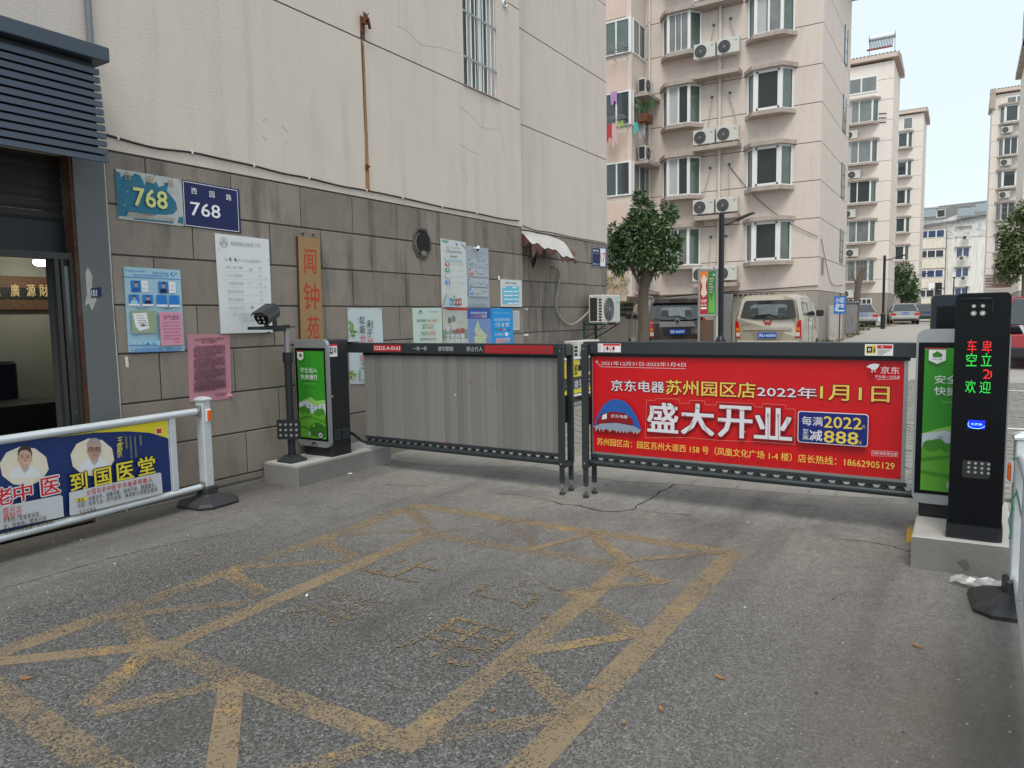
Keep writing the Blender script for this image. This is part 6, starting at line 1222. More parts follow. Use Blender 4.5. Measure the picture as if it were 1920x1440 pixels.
for k in range(5):
    z0 = 3.54+per*k
    bay(bb, LX_(9.96), z0, 1.52, 1.5, .42, [0, 0, 0, 2, 0][k] if k else 0, [winglass2, winglass, winglass, winglass2, winglass][k])
    bay(bb, LX_(6.54), z0, 1.62, 1.5, .42, [1, 1, 1, 0, 0][k], [winglass, winglass, winglass, winglass2, winglass][k])
# stone joints of the plinth, garage openings and steel door
for x in range(9): MB().use(stone_far).box(-.35*2*(x+1)+.32, -.7*x-.012+.32 if x else 0, -.03, -.016, 1.75, 2.36).obj('plinth_stone', bb) if x < 2 else None
for x0, x1 in ((-3.6, -2.0), (-6.9, -5.2)): MB().use(mat('garage_shutter', (.22, .21, .185), .7, .1, var=.1)).box(x0, x1, -.035, -.016, .3, 2.2).obj('garage_door', bb)
for x in (-1.6, -3.4): MB().use(joint).box(x-.03, x-.0, -.028, -.016, .2, 2.3).obj('plinth_joint', bb)
mb = MB().use(darkrub)
for k in range(9): mb.box(-3.3+.2*k, -3.17+.2*k, -.05, -.04, 2.25, 2.33)
mb.obj('vent_slots', bb, kind='stuff')
# ledges with outdoor units between the bays
acb = make_ac('boxy air conditioner', rings=5, detail=False, d=.3, h=.58, w=.84); acb2 = make_ac('boxy air conditioner', rings=3, detail=False, dark=True, d=.3, h=.58, w=.84)
floors = ['ground', 'second', 'third', 'fourth', 'top']
first = [True, True]
for k, zl in enumerate((2.80, 5.42, 8.10, 10.82, 13.50)):
    MB().use(slabc).box(LX_(9.30), LX_(7.58), -.55, 0, zl-.16, zl).obj('ac_ledge', bb)
    for j, yy in enumerate((8.93, 8.02)):
        dz = .0 if k != 3 else .52; yo = -.30
        src = acb if (k+j) % 2 == 0 else acb2; lab = 'white air conditioner on the ledge left of the drainpipe, %s from the ground' if j == 0 else 'white air conditioner on the ledge right of the drainpipe, %s from the ground'
        loc = (XB-.30, yy, zl+.06+dz); i = 0 if src is acb else 1
        if first[i]: src.location = loc; src.rotation_euler = (0, 0, NEG); src['label'] = lab % ['lowest', 'second', 'third', 'fourth', 'fifth'][k]; src['group'] = 'air conditioners on the near apartment block'; first[i] = False
        else: clone(src, loc, NEG, lab % ['lowest', 'second', 'third', 'fourth', 'fifth'][k])
for k, (y0, z0, y1, z1) in enumerate(((8.75, 4.6, 8.8, 3.1), (8.15, 4.6, 8.1, 3.1), (8.8, 7.3, 9.15, 5.8), (8.05, 7.35, 8.0, 5.8), (8.75, 10.0, 8.9, 8.5), (8.05, 10.05, 7.65, 8.5), (8.7, 12.7, 8.85, 11.6), (8.05, 12.8, 7.75, 11.7))):
    MB().use(mat('pale_hose', (.38, .36, .33), .8)).tube(smooth_path([Vector((LX_(y0), -.01, z0)), Vector((LX_(y0)-.0, -.08, z0-.15)), Vector(((LX_(y0)+LX_(y1))/2, -.10, (z0+z1)/2)), Vector((LX_(y1), -.2, z1))], 4), .018, 5).use(joint).cyl((LX_(y0), -.004, z0+.02), (LX_(y0), -.02, z0+.02), .06, 8).obj('refrigerant_hose', bb)
dp = mat('cream_drainpipe', (.58, .55, .50), .6, var=.05, streak=.3)
def drain(t, x, z1, r=.06):
    o = MB().use(dp).cyl((x, -.09, .3), (x, -.09, z1), r, 10).obj('drainpipe', t)
    for k in range(6): MB().use(dp).cyl((x, -.09, 2.3+per*k), (x, -.09, 2.42+per*k), r*1.25, 10).obj('pipe_collar', o)
drain(bb, LX_(8.42), 15.2); drain(bb, LX_(11.30), 15.2, .055)
MB().use(darkrub).tube(smooth_path([Vector((LX_(8.05), -.02, 7.3)), Vector((LX_(7), -.06, 6.0)), Vector((LX_(5.8), -.06, 4.95)), Vector((LX_(4.75), -.05, 4.35))], 5), .012, 5).tube(smooth_path([Vector((.03, .3, 4.3)), Vector((.04, 1.5, 3.4)), Vector((.04, 3.0, 2.7)), Vector((.04, 6.0, 2.75))], 5), .012, 5).tube([Vector((LX_(11), -.03, 2.32)), Vector((LX_(8), -.04, 2.44)), Vector((0, -.04, 2.56))], .018, 5).obj('slack_cable', bb)
# slots of the stair windows on the side wall
for z0, z1 in ((12.0, 13.5), (9.2, 10.7), (6.45, 7.9), (3.7, 5.1)):
    o = MB().use(joint).box(.004, .02, 5.1, 5.75, z0, z1).obj('stair_window', bb); MB().use(steel).box(.02, .05, 5.05, 5.1, z0, z1).box(.02, .05, 5.75, 5.8, z0, z1).obj('window_frame', o)
    for q in range(3): MB().use(winglass2).box(.021, .03, 5.1, 5.75, z0+(z1-z0)*q/3+.02, z0+(z1-z0)*(q+1)/3-.02).obj('pane', o)
MB().use(mat('grey_meter', (.2, .19, .19), .6)).box(.005, .03, .55, .95, 3.0, 3.6).obj('meter_plate', bb)
# glazed balconies at the left
bx1 = LX_(11.49); bx0 = LX_(14.5)
MB().use(facade).box(bx0, bx1, -1.5, -.02, 2.35, 15.2).obj('balcony_block', bb)
for k in range(5):
    zb = [3.62, 6.42, 9.15, 11.9, 14.7][k]; zt_ = zb+1.22; tag_ = k
    o = MB().use(upvc).box(bx0, bx1+.012, -1.56, -1.502, zb-.05, zb).box(bx0, bx1+.012, -1.56, -1.502, zt_, zt_+.06).box(bx1-.10, bx1+.012, -1.56, -1.502, zb, zt_).box(bx1-.66, bx1-.60, -1.55, -1.502, zb, zt_).box(bx1-1.25, bx1-1.15, -1.55, -1.502, zb, zt_).obj('balcony_window', bb)
    MB().use([winglass, winglass, winglass, winglass3, winglass][k]).box(bx1-.60, bx1-.10, -1.53, -1.503, zb, zt_).obj('pane', o); MB().use([winglass, winglass, winglass, winglass3, winglass][k]).box(bx1-1.15, bx1-.66, -1.528, -1.503, zb, zt_).obj('pane', o)
    o = MB().use(upvc).box(bx1+.002, bx1+.05, -1.40, -1.34, zb, zt_).box(bx1+.002, bx1+.05, -.20, -.14, zb, zt_).box(bx1+.002, bx1+.045, -.80, -.74, zb, zt_).box(bx1+.002, bx1+.05, -1.40, -.14, zb-.05, zb).box(bx1+.002, bx1+.05, -1.40, -.14, zt_, zt_+.05).obj('balcony_side_window', bb)
    MB().use(winglass2).box(bx1+.003, bx1+.03, -1.34, -.80, zb, zt_).obj('pane', o); MB().use(winglass3).box(bx1+.003, bx1+.03, -.74, -.2, zb, zt_).obj('pane', o)
    MB().use(pinkpanel).box(bx0+.1, bx1-.22, -1.535, -1.502, zb-1.45, zb-.30).obj('pink_panel', bb)
    if k < 4:
        zl = [2.55, 5.05+.0, 7.35+.35, 10.3][k]-0; MB().use(slabc).box(bx1+.001, bx1+.62, -1.30, 0, zl-.12, zl+.0).obj('ac_ledge', bb)
        clone(acb2 if k % 2 else acb, (XB-.75, 11.49-.30, zl+.03), 0, 'air conditioner on the small balcony ledge, %s up at the corner' % ['lowest', 'second', 'third', 'highest'][k])
# clutter on the balconies
def rack(z, label, pots):
    t = thing('drying_rack', label, 'rack', (XB-1.56, 12.1, z), NEG); g = MB().use(steel)
    for y in (-.0, -.25, -.45): g.tube([(-.5, y, 0), (.5, y, 0)], .014, 4).tube([(-.5, y, .22), (.5, y, .22)], .012, 4)
    for x in (-.5, 0, .5): g.tube([(x, 0, 0), (x, -.45, 0), (x, -.45, .22)], .012, 4).tube([(x, 0, -.3), (x, -.45, 0)], .012, 4)
    g.obj('rail', t); return t
rack(11.85, 'thin metal rack below the highest balcony window', 0); rack(9.15, 'rack with washing hung from it below the balcony window', 0); rack(3.55, 'low metal rack with pots above the leafy tree', 0)
def cloth(label, loc, w, h, m):
    mb = MB().use(m); n = 6; vs = []
    for i in range(n):
        for j in range(5): u, v = i/(n-1), j/4; vs.append(((u-.5)*w*(1-.15*v), -.03*math.sin(u*9+v*2), -h*v*(1+.2*math.sin(u*7))))
    mb._add(vs, [(i*5+j, (i+1)*5+j, (i+1)*5+j+1, i*5+j+1) for i in range(n-1) for j in range(4)], True).obj('laundry', None, loc, NEG, label=label, category='laundry', group='washing on the balconies')
cloth('red and white cloth hanging below the balcony rack', (XB-2.0, 12.25, 9.1), .34, .6, ink('cloth_red', (.42, .05, .05))); cloth('pale pink cloth hanging beside the red one', (XB-2.02, 12.0, 9.1), .2, .8, ink('cloth_pink', (.6, .42, .42))); cloth('lime green cloth hanging at the end of the rack', (XB-2.0, 11.75, 9.15), .25, .2, ink('cloth_lime', (.35, .5, .12))); cloth('lilac garment hanging in front of the balcony glass', (XB-1.6, 12.2, 10.45), .28, .45, ink('cloth_lilac', (.42, .25, .50)))
cloth('turquoise cloth beside the planter box', (XB-1.5, 11.3, 9.15), .2, .4, ink('cloth_turquoise', (.10, .45, .42))); cloth('grey cloth beside the turquoise one', (XB-1.4, 11.1, 9.2), .3, .6, ink('cloth_grey', (.35, .35, .35)))
def leaves(mb, c, r, n, size, mats, droop=.3, shell=.55, squash=1.0):
    for k in range(n):
        while True:
            v = Vector((rnd.uniform(-1, 1), rnd.uniform(-1, 1), rnd.uniform(-1, 1)))
            if .05 < v.length < 1: break
        v = v*(shell+(1-shell)*rnd.random())/max(v.length, .3)*v.length if rnd.random() < .35 else v.normalized()*rnd.uniform(shell, 1.04)
        p = Vector(c)+Vector((v.x*r[0], v.y*r[1], v.z*r[2])); d = (v.normalized()+Vector((rnd.uniform(-.8, .8), rnd.uniform(-.8, .8), rnd.uniform(-.7, .5)-droop))).normalized(); s = d.orthogonal().normalized(); s = (s*math.cos(k)+d.cross(s)*math.sin(k)); L = size*rnd.uniform(.7, 1.35); w = L*.34
        mb.cur = mb.mats.index(rnd.choice(mats)); mb._add([p, p+d*L*.5+s*w/2, p+d*L, p+d*L*.5-s*w/2], [(0, 1, 2, 3)])
lv = [mat('leaf_dark', (.030, .066, .024), .4, var=.1, spec=.5), mat('leaf_mid', (.055, .115, .038), .4, var=.1, spec=.5), mat('leaf_pale', (.11, .18, .065), .45, var=.1, spec=.5)]
lv2 = [mat('leaf_olive_dark', (.06, .085, .03), .5), mat('leaf_olive', (.10, .13, .05), .5), mat('leaf_olive_pale', (.17, .20, .09), .5)]
bark = mat('grey_bark', (.135, .11, .085), .95, var=.3, vscale=18, bump=1, bscale=25, stretch=6, streak=.6, streak_col=(.07, .055, .045))
t = thing('potted_plant', 'spiky potted plant in a wire planter by the balcony corner', 'plant', (XB-1.3, 11.0, 9.2), 0); mb = MB().use(lv[1])
for k in range(14): a = k*.9; mb._add([(0, 0, .2), (.22*math.cos(a), .22*math.sin(a), .75), (.45*math.cos(a+.1), .45*math.sin(a+.1), .62+.2*(k % 3))], [(0, 1, 2)])
mb.obj('foliage', t); MB().use(rust).prism(rpoly(-.3, .3, -.1, .22, .03), -.2, .2).obj('planter', t)
t = thing('potted_plant', 'small plant in a terracotta pot above the leafy tree', 'plant', (XB-1.6, 11.6, 3.95), 0); mb = MB(); mb.mats = list(lv); leaves(mb, (0, 0, .35), (.18, .18, .2), 60, .12, lv); mb.obj('foliage', t); MB().use(ink('terracotta', (.42, .12, .05))).cyl((0, 0, 0), (0, 0, .2), .09, 10, .13).obj('pot', t)
mb = MB(); mb.mats = [lv[2], ink('yellow_leaf', (.45, .35, .04)), lv[1]]; leaves(mb, (0, 0, 0), (.3, .55, .3), 260, .12, mb.mats); 
for k in range(5): leaves(mb, (0, -.5+.22*k, -.5-.15*(k % 3)), (.05, .05, .5), 22, .09, mb.mats)
mb.obj('hanging_vine', None, (XB-1.7, 12.1, 2.95), label='yellow green vine trailing from the lowest balcony behind the tree', category='plant')
mb = MB().use(darkrub)
for k in range(8):
    for j in range(3): mb.box(LX_(12.9)+.11*k, LX_(12.9)+.11*k+.08, -.05, -.03, 1.55+.2*j, 1.70+.2*j)
mb.obj('vent_grille', bb, kind='stuff')

# ---- second block
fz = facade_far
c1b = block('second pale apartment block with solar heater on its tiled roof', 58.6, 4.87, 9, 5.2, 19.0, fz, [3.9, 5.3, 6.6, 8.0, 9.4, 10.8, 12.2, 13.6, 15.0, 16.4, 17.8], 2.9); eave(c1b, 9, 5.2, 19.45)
for k in range(5):
    z0 = 3.75+2.8*k; bay(c1b, -2.10, z0, 2.35, 1.55, .42, 0, [winglass2, winglass2, winglass, winglass2, winglass2][k], bars=(k == 0))
o = MB().use(upvc).box(-3.1, -1.0, -.04, -.002, 17.05, 18.2).obj('window', c1b); MB().use(winglass2).box(-3.0, -2.1, -.045, -.041, 17.15, 18.1).obj('pane', o); MB().use(winglass2).box(-2.0, -1.1, -.045, -.041, 17.15, 18.1).obj('pane', o)
o = MB().use(upvc).box(-2.9, -1.0, -.06, -.016, 1.65, 2.55).obj('basement_window', c1b)
for k in range(6): MB().use(winglass).box(-2.82+.3*k, -2.58+.3*k, -.065, -.061, 1.72, 2.48).obj('pane', o)
for k, z in enumerate((2.6, 5.55, 8.35, 11.1, 13.9)): clone(acb if k % 2 else acb2, (58.3, 4.87+2.6-.25*(k % 2), z), NEG, 'air conditioner on the second block, %s in its column' % ['lowest', 'second', 'third', 'fourth', 'highest'][k])
for k in range(1, 4): MB().use(darkrub).tube([(-.9, -.03, 14.6+.3*k), (.0-.4, -.03, 14.55+.3*k)], .03, 4).obj('cable_end', c1b)
t = thing('solar_heater', 'solar water heater with tube rack on the second block roof', 'solar heater', (59.2, 5.75, 19.9), NEG); t.scale = (.72, .72, .72)
MB().use(white).cyl((-1.1, .2, 1.45), (1.1, .2, 1.45), .26, 14).obj('tank', t)
for k in range(15): MB().use(mat('solar_tube', (.12, .14, .17), .2)).tube([(-.98+.14*k, -.9, .1), (-.98+.14*k, .1, 1.3)], .045, 6).obj('solar_tube', t)
MB().use(steel).tube([(1.12, .5, 0), (1.12, .2, 1.5)], .03, 5).tube([(-1.12, .5, 0), (-1.12, .2, 1.5)], .03, 5).tube([(-1.12, -.95, 0), (1.12, -.95, 0)], .03, 5).cyl((-1.16, .2, 1.45), (-1.11, .2, 1.45), .36, 10).cyl((1.11, .2, 1.45), (1.16, .2, 1.45), .36, 10).obj('frame', t)
MB().use(mat('red_tarp', (.22, .06, .05), .6)).box(-1.2, 1.0, -1.2, -1.15, -.1, .08).obj('red_edging', t)
# ---- third block
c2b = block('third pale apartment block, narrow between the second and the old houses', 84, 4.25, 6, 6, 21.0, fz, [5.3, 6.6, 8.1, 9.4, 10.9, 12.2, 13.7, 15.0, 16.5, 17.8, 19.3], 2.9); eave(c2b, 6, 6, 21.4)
for k in range(6): bay(c2b, -1.75, 3.9+2.78*k, 1.6, 1.5, .42, 1, None, detail=False)
o = MB().use(upvc).box(-1.8, -.9, -.04, -.002, 19.6, 20.8).obj('window', c2b); MB().use(winglass2).box(-1.7, -1.0, -.045, -.041, 19.7, 20.7).obj('pane', o)
# ---- block at the right and its nearer neighbour
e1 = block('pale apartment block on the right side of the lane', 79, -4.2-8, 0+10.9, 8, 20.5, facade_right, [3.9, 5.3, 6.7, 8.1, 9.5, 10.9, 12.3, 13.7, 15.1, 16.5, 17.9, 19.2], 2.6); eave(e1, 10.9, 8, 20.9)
for k in range(6): bay(e1, -9.45, 3.9+2.8*k, 1.7, 1.5, .42, 1 if k % 2 else 0, None, detail=False, bars=k in (0, 2))
o = MB().use(upvc).box(-9.9, -8.4, -.04, -.002, 19.1, 20.2).obj('window', e1); MB().use(winglass2).box(-9.8, -9.2, -.045, -.041, 19.2, 20.1).obj('pane', o); MB().use(winglass2).box(-9.1, -8.5, -.045, -.041, 19.2, 20.1).obj('pane', o)
for k in range(5): clone(acb2, (78.7, -2.45, 5.7+2.8*k+.1), NEG, 'air conditioner on the right hand block, %s in its column' % ['lowest', 'second', 'third', 'fourth', 'highest'][k])
MB().use(slabc).box(-11.1, -10.7, -.3, 1.5, 19.3, 21.0).obj('gable_board', e1)
r = MB().use(mat('dull_red_tile', (1, 1, 1)))
for k in range(5):
    for j in range(16): r.box(-10.9+.22*j, -10.71+.22*j, -1.6+.3*k, -1.34+.3*k, 3.55+.26*k, 3.62+.26*k+.04)
r.obj('tiled_porch', e1, kind='stuff'); MB().use(facade_right).box(-10.85, -7.4, -1.2, -.02, .6, 3.5).obj('porch_wall', e1)
f1 = block('edge of a nearer pale building at the right border', 50, -2.42-8, 8, 8, 16.2, facade_right, [5, 8, 11, 14], 2.6)
MB().use(slabc).box(-8.3, .2, -.4, 8, 16.2, 16.5).box(-8.32, -8.1, -.5, .8, 16.2, 17.9).obj('eave', f1); MB().use(white).tube([(-7.95, -.15, 17.0), (-7.8, -.2, 16.4), (-7.75, -.15, 15.5)], .05, 6).obj('roof_pipe', f1)
# ---- old buildings closing the lane
creamw = mat('old_cream_wall', (.72, .66, .55), .85, var=.08, vscale=.8, streak=.5, streak_col=(.38, .33, .28), dirt=.3, dirt_col=(.4, .36, .3)); oldw = mat('old_white_wall', (.74, .72, .67), .85, var=.08, vscale=.8, streak=.7, streak_col=(.34, .33, .31), dirt=.3, dirt_col=(.42, .41, .38)); peel = mat('peeling_gable', (.62, .62, .60), .85, var=.3, vscale=1.6, dirt=.9, dirt_col=(.14, .14, .13)); bluegl = glass('blue_curtained_glass', (.03, .055, .13))
d1 = thing('old_building', 'old stained block with blue windows closing the lane', 'building', (122, 5.9, 0), NEG)
def win(t, x0, x1, z0, z1, y, g, n=2):
    o = MB().use(upvc).box(x0, x1, y-.06, y-.002, z0, z1).obj('window', t)
    for k in range(n): a = x0+(x1-x0)*k/n; MB().use(g).box(a+.07, a+(x1-x0)/n-.07, y-.07, y-.061, z0+.08, z1-.08).obj('pane', o)
MB().use(oldw).box(-3, 8.2, .3, 10, 0, 14.6).obj('wall', d1); MB().use(creamw).box(-3, 3.05, 0, .29, 0, 13.2).obj('balcony_stack', d1)
MB().use(peel).prism([(3.06, 14.7), (3.06, 11.9), (7.9, 11.9), (8.0, 16.6), (6.5, 15.9)], .22, .298).obj('peeling_gable', d1)
for k in range(5):
    z = 3.6+2.83*k-1.4; win(d1, -.3, 2.8, z+1.35, z+2.45, -.0, bluegl if k % 2 else winglass, 3); win(d1, 4.3, 5.9, z+1.2, z+2.6, .30, bluegl); MB().use(slabc).box(4.1, 6.1, -.1, .29, z+2.65, z+2.75).obj('window_ledge', d1)
    MB().use(slabc).box(-3, 3.2, -.12, -.001, z+2.6, z+2.72).obj('balcony_ledge', d1)
MB().use(mat('slate_roof', (.13, .13, .13), .7, var=.2))._add([(-3, -.2, 13.3), (8, -.2, 14.6), (8, 4, 17.2), (-3, 4, 16.8), (-3, -.2, 13.9)], [(0, 1, 2, 3)]).obj('roof', d1)
for x, z in ((-.2, 15.5), (4.4, 15.3), (6.4, 15.7)): MB().use(mat('solar_sheet', (.32, .38, .42), .3)).box(x, x+1.9, -.4, -.3, z-.5, z+.6).obj('solar_panel', d1)
MB().use(white).cyl((-.3, -.2, 16.4), (1.9, -.2, 16.4), .25, 10).obj('solar_tank', d1); MB().use(darkrub).box(3.0, 3.08, -.02, .28, 0, 13).obj('downpipe', d1)
for k in range(4): clone(acb2, (121.8, 5.9-5.1-.3*(k % 2), 3.0+2.83*k), NEG, 'far air conditioner under a blue window of the old block, %s up' % ['lowest', 'second', 'third', 'highest'][k])
t = cl = None
cloth('dark washing on a line before the old block', (121.5, 3.6, 5.6), .9, 1.1, I_black); cloth('white washing on a line before the old block', (121.5, 4.5, 5.6), .8, .9, I_white)
d2 = thing('old_building', 'grey stained old block half hidden at the right of the lane end', 'building', (134, -2.0, 0), NEG)
MB().use(oldw).box(-2.2, 5, 0, 10, 0, 17.0).obj('wall', d2); MB().use(mat('slate_roof', (1, 1, 1))).box(-2.3, 5, -.3, 6, 17.0, 17.5).obj('roof', d2)
for k in range(6): win(d2, 1.0, 2.6, 2.7+2.8*k, 4.1+2.8*k, 0, winglass if k % 2 else winglass2); 
for k in range(4): clone(acb, (133.7, -2.5, 3.0+3.1*k), NEG, 'far air conditioner on the grey stained old block, %s up' % ['lowest', 'second', 'third', 'highest'][k])

# ---------------------------------------------------------------- trees
def tree(name, label, loc, trunk, radii, blobs, n, size, mats, cat='tree', branches=()):
    t = thing(name, label, cat, loc)
    tb = MB().use(bark).tube(smooth_path([Vector(p) for p in trunk], 4), [radii[0]+(radii[1]-radii[0])*i/(4*(len(trunk)-1)) for i in range(4*(len(trunk)-1)+1)], 10)
    for b in branches: tb.tube(smooth_path([Vector(p) for p in b], 4), [.05-.035*i/(4*(len(b)-1)) for i in range(4*(len(b)-1)+1)], 7)
    tb.obj('trunk', t)
    if blobs:
        mb = MB(); mb.mats = list(mats); tot = sum(b[3] for b in blobs)
        for x, y, z, r, *q in blobs: leaves(mb, (x, y, z), (r, r, r*(q[0] if q else .85)), int(n*r/tot), size, mats)
        mb.obj('crown', t)
    return t
TL = far(1207, 640, 16.5); g0 = gz(TL.x)
tr_b = [(0, 0, 3.0, .50), (0, -.45, 2.82, .36), (0, .45, 2.88, .34), (.1, .1, 3.42, .40), (0, -.25, 3.35, .32), (0, .32, 3.28, .28), (0, 0, 3.78, .27), (0, .08, 4.05, .14), (.2, 0, 2.62, .40), (-.3, -.1, 2.9, .38), (.3, .1, 3.15, .36), (0, -.62, 2.55, .18), (0, .62, 2.65, .2)]+[(.55*math.cos(a)*rnd.uniform(.3, 1), .72*math.sin(a), 3.15+.75*math.sin(a*2.3+k)*rnd.random(), .12, 1.2) for k, a in enumerate([q*.4 for q in range(18)])]
tree('street_tree', 'small round evergreen tree with scarred trunk before the dark van', (TL.x, TL.y, g0), [(0, .06, -.2), (0, .04, .6), (.02, .0, 1.2), (0, .02, 1.8), (.05, -.05, 2.4)], (.15, .11), tr_b, 8200, .12, lv, branches=[[(0, 0, 1.9), (.1, -.2, 2.4), (.1, -.4, 2.9)], [(0, 0, 2.0), (-.1, .25, 2.5), (-.1, .4, 3.0)], [(.02, 0, 2.2), (0, .05, 2.8), (0, .1, 3.5)]])
P = far(1606, 600, 34); tree('pruned_tree', 'bare pollarded trunk beside the grey utility cabinet', (P.x, P.y, gz(P.x)), [(0, 0, 0), (.02, .03, .8), (0, .0, 1.7), (.0, -.05, 2.4), (.05, -.22, 3.1)], (.15, .13), None, 0, 0, None, branches=[[(0, -.02, 2.2), (0, .18, 2.7), (0, .25, 3.0)], [(0, -.05, 2.4), (.1, -.2, 2.9), (.1, -.3, 3.2)]])
P = far(1692, 580, 58); tree('street_tree', 'dark evergreen tree between the second block and the far lamp', (P.x, P.y, gz(P.x)), [(0, 0, 0), (0, .1, 1.0), (0, 0, 2.4)], (.16, .1), [(0, 0, 2.9, 1.1), (0, .5, 3.4, .9), (.2, -.4, 2.4, .8), (0, 0, 4.1, .7), (0, -.5, 1.9, .5)], 3200, .26, lv)
P = far(1925, 480, 30); tree('street_tree', 'leafy tree entering the frame above the red car at right', (P.x, P.y, gz(P.x)), [(0, 0, 0), (0, 0, 1.5), (0, .05, 2.8)], (.14, .1), [(0, 0, 3.6, .9), (0, .45, 3.2, .6), (0, .3, 4.4, .7), (0, -.4, 4.6, .8), (0, .55, 2.6, .4), (0, .0, 5.1, .5), (.1, .5, 3.9, .45), (0, .7, 2.95, .25)], 5200, .2, lv2)

# ---------------------------------------------------------------- vehicles
tyre = mat('tyre_rubber', (.02, .02, .02), .8, var=.1)
redl = mat('tail_lamp_red', (.45, .008, .008), .12, coat=.6, var=.1); ambl = mat('tail_lamp_clear', (.55, .50, .46), .15, coat=.5); platem = ink('plate_blue', (.01, .09, .42), .4)
def paintm(n, c, met=.3): return mat(n, c, .32, met, var=.03, vscale=2, spec=.5, coat=.7, dirt=.12, dirt_col=tuple(x*.7+.04 for x in c))
def car(label, loc, heading, L, Wd, Hh, paint, kind, plate, name='parked_car', cat='car'):
    """local +y is forward; the tail faces -y"""
    t = thing(name, label, cat, loc, heading-math.pi/2, None); hw = Wd/2
    van = kind in ('van', 'mpv')
    zb, belt = .24, (Hh*.67 if van else Hh*.62)
    def ring(y, w, zt, wt, rk, zb_=zb, bl=None):
        bl = bl or belt
        pts = [(w*.80, zb_), (w*.97, zb_+.10), (w, (zb_+bl)/2), (w*.99, bl), (wt, zt-.10), (wt*.90, zt-.02), (wt*.5, zt)]
        full = pts+[(-x, z) for x, z in pts[::-1]]
        return [(x, y+rk*max(0, (z-bl))/(zt-bl+1e-6)*1.0, z) for x, z in full]
    if van:
        rk = .22; b = MB().use(paint)
        R = [ring(.03, hw*.93, Hh-.05, hw*.80, rk), ring(.10, hw, Hh-.01, hw*.85, rk), ring(.5, hw, Hh, hw*.87, 0), ring(L*.55, hw, Hh, hw*.87, 0), ring(L*.70, hw, Hh-.06, hw*.84, -.02), ring(L*.80, hw*.98, Hh*.75, hw*.84, 0, zb, belt-.03), ring(L*.9, hw*.95, Hh*.60, hw*.84, 0, zb, belt*.93), ring(L*.97, hw*.88, Hh*.53, hw*.75, 0, zb, belt*.85)]
        b.loft(R).obj('body', t)
        ry = lambda z: .03+rk*max(0, (z-belt))/(Hh-.05-belt)-.012
        def rear(poly, m, nm, off=0, parent=None): return MB().use(m)._add([(x, ry(z)-off, z) for x, z in poly]+[(x, ry(z)-off+.02, z) for x, z in poly], [tuple(range(len(poly)))]+[(i, (i+1) % len(poly), (i+1) % len(poly)+len(poly), i+len(poly)) for i in range(len(poly))]).obj(nm, parent or t)
        gw = hw*.83
        wnd = rear([(-gw, belt+.04), (-gw*.97, belt+.02), (-gw*.5, belt-.02), (gw*.5, belt-.02), (gw*.97, belt+.02), (gw, belt+.04), (gw*.90, Hh-.20), (gw*.82, Hh-.155), (-gw*.82, Hh-.155), (-gw*.90, Hh-.20)], carglass, 'rear_window')
        inner = rear([(-gw*.62, belt+.07), (gw*.62, belt+.07), (gw*.66, belt+.3), (gw*.55, Hh-.26), (-gw*.55, Hh-.26), (-gw*.66, belt+.3)], glass('painted_see_through', (.13, .155, .165), .1, var=.5, vscale=5), 'glass_centre', .002, wnd)  # opaque pane; light through the cabin is painted as a paler centre
        for x in (-.33, .33): rear([(x-.10, belt+.08), (x+.10, belt+.08), (x+.09, belt+.26), (x-.09, belt+.26)], darkrub, 'headrest', .004, wnd)
        MB().use(paint).box(-hw*.95, hw*.95, -.075, .16, .34, .66, .04).obj('rear_bumper', t); MB().use(darkrub).box(-hw*.9, hw*.9, -.03, .14, .22, .339, .02).obj('bumper_skirt', t)
        for s in (-1, 1):
            lo = [(s*hw*.81, belt-.50), (s*hw*.985, belt-.49), (s*hw*.985, belt-.06 if kind == 'van' else belt+.02), (s*hw*.88, belt-.08 if kind == 'van' else belt+.0)]
            tl = MB().use(redl)._add([(x, .012, z) for x, z in lo]+[(x, .12, z) for x, z in lo], [(0, 1, 2, 3), (0, 1, 5, 4), (1, 2, 6, 5), (2, 3, 7, 6), (3, 0, 4, 7)]).obj('tail_light', t)
            zz = belt-.46; MB().use(ambl).box(s*hw*.83, s*hw*.95, .004, .011, zz, zz+.10).obj('reversing_lamp', tl); MB().use(ink('lamp_amber', (.7, .18, .02), .2)).box(s*hw*.86, s*hw*.95, .004, .011, zz+.13, zz+.22).obj('indicator_lamp', tl)
            for (y0, y1, nm) in ((.42, 1.35, 'quarter_glass'), (1.42, 2.2, 'side_window'), (2.28, 2.95, 'side_window')):
                y1 = min(y1, L*.70); ww = lambda z: hw*.99+(hw*.87-hw*.99)*(z-belt)/(Hh-.10-belt)
                a, z2 = belt+.05, Hh-.20; MB().use(carglass)._add([(s*(ww(a)+.008), y0, a), (s*(ww(a)+.008), y1+(.1 if nm != 'quarter_glass' else 0), a), (s*(ww(z2)+.008), y1-.02, z2), (s*(ww(z2)+.008), y0+.06, z2)], [(0, 1, 2, 3)]).obj(nm, t)
            MB().use(darkrub).box(s*(hw+.0), s*(hw+.20), L*.66, L*.66+.08, belt+.02, belt+.20, .03).obj('mirror', t)
            MB().use(joint).box(s*hw*.995, s*(hw+.003), 1.385, 1.395, .4, belt).box(s*hw*.995, s*(hw+.003), 2.24, 2.25, .4, belt).obj('door_seam', t)
            MB().use(chrome if kind == 'van' else paint).box(s*hw, s*(hw+.02), 1.55, 1.72, belt-.10, belt-.07).obj('door_handle', t)
        MB().use(darkrub).tube([(0.25, ry(belt)-.01, belt+.0), (.05, ry(belt+.10)-.02, belt+.10), (-.35, ry(belt+.13)-.02, belt+.06)], .010, 5).obj('wiper', t)
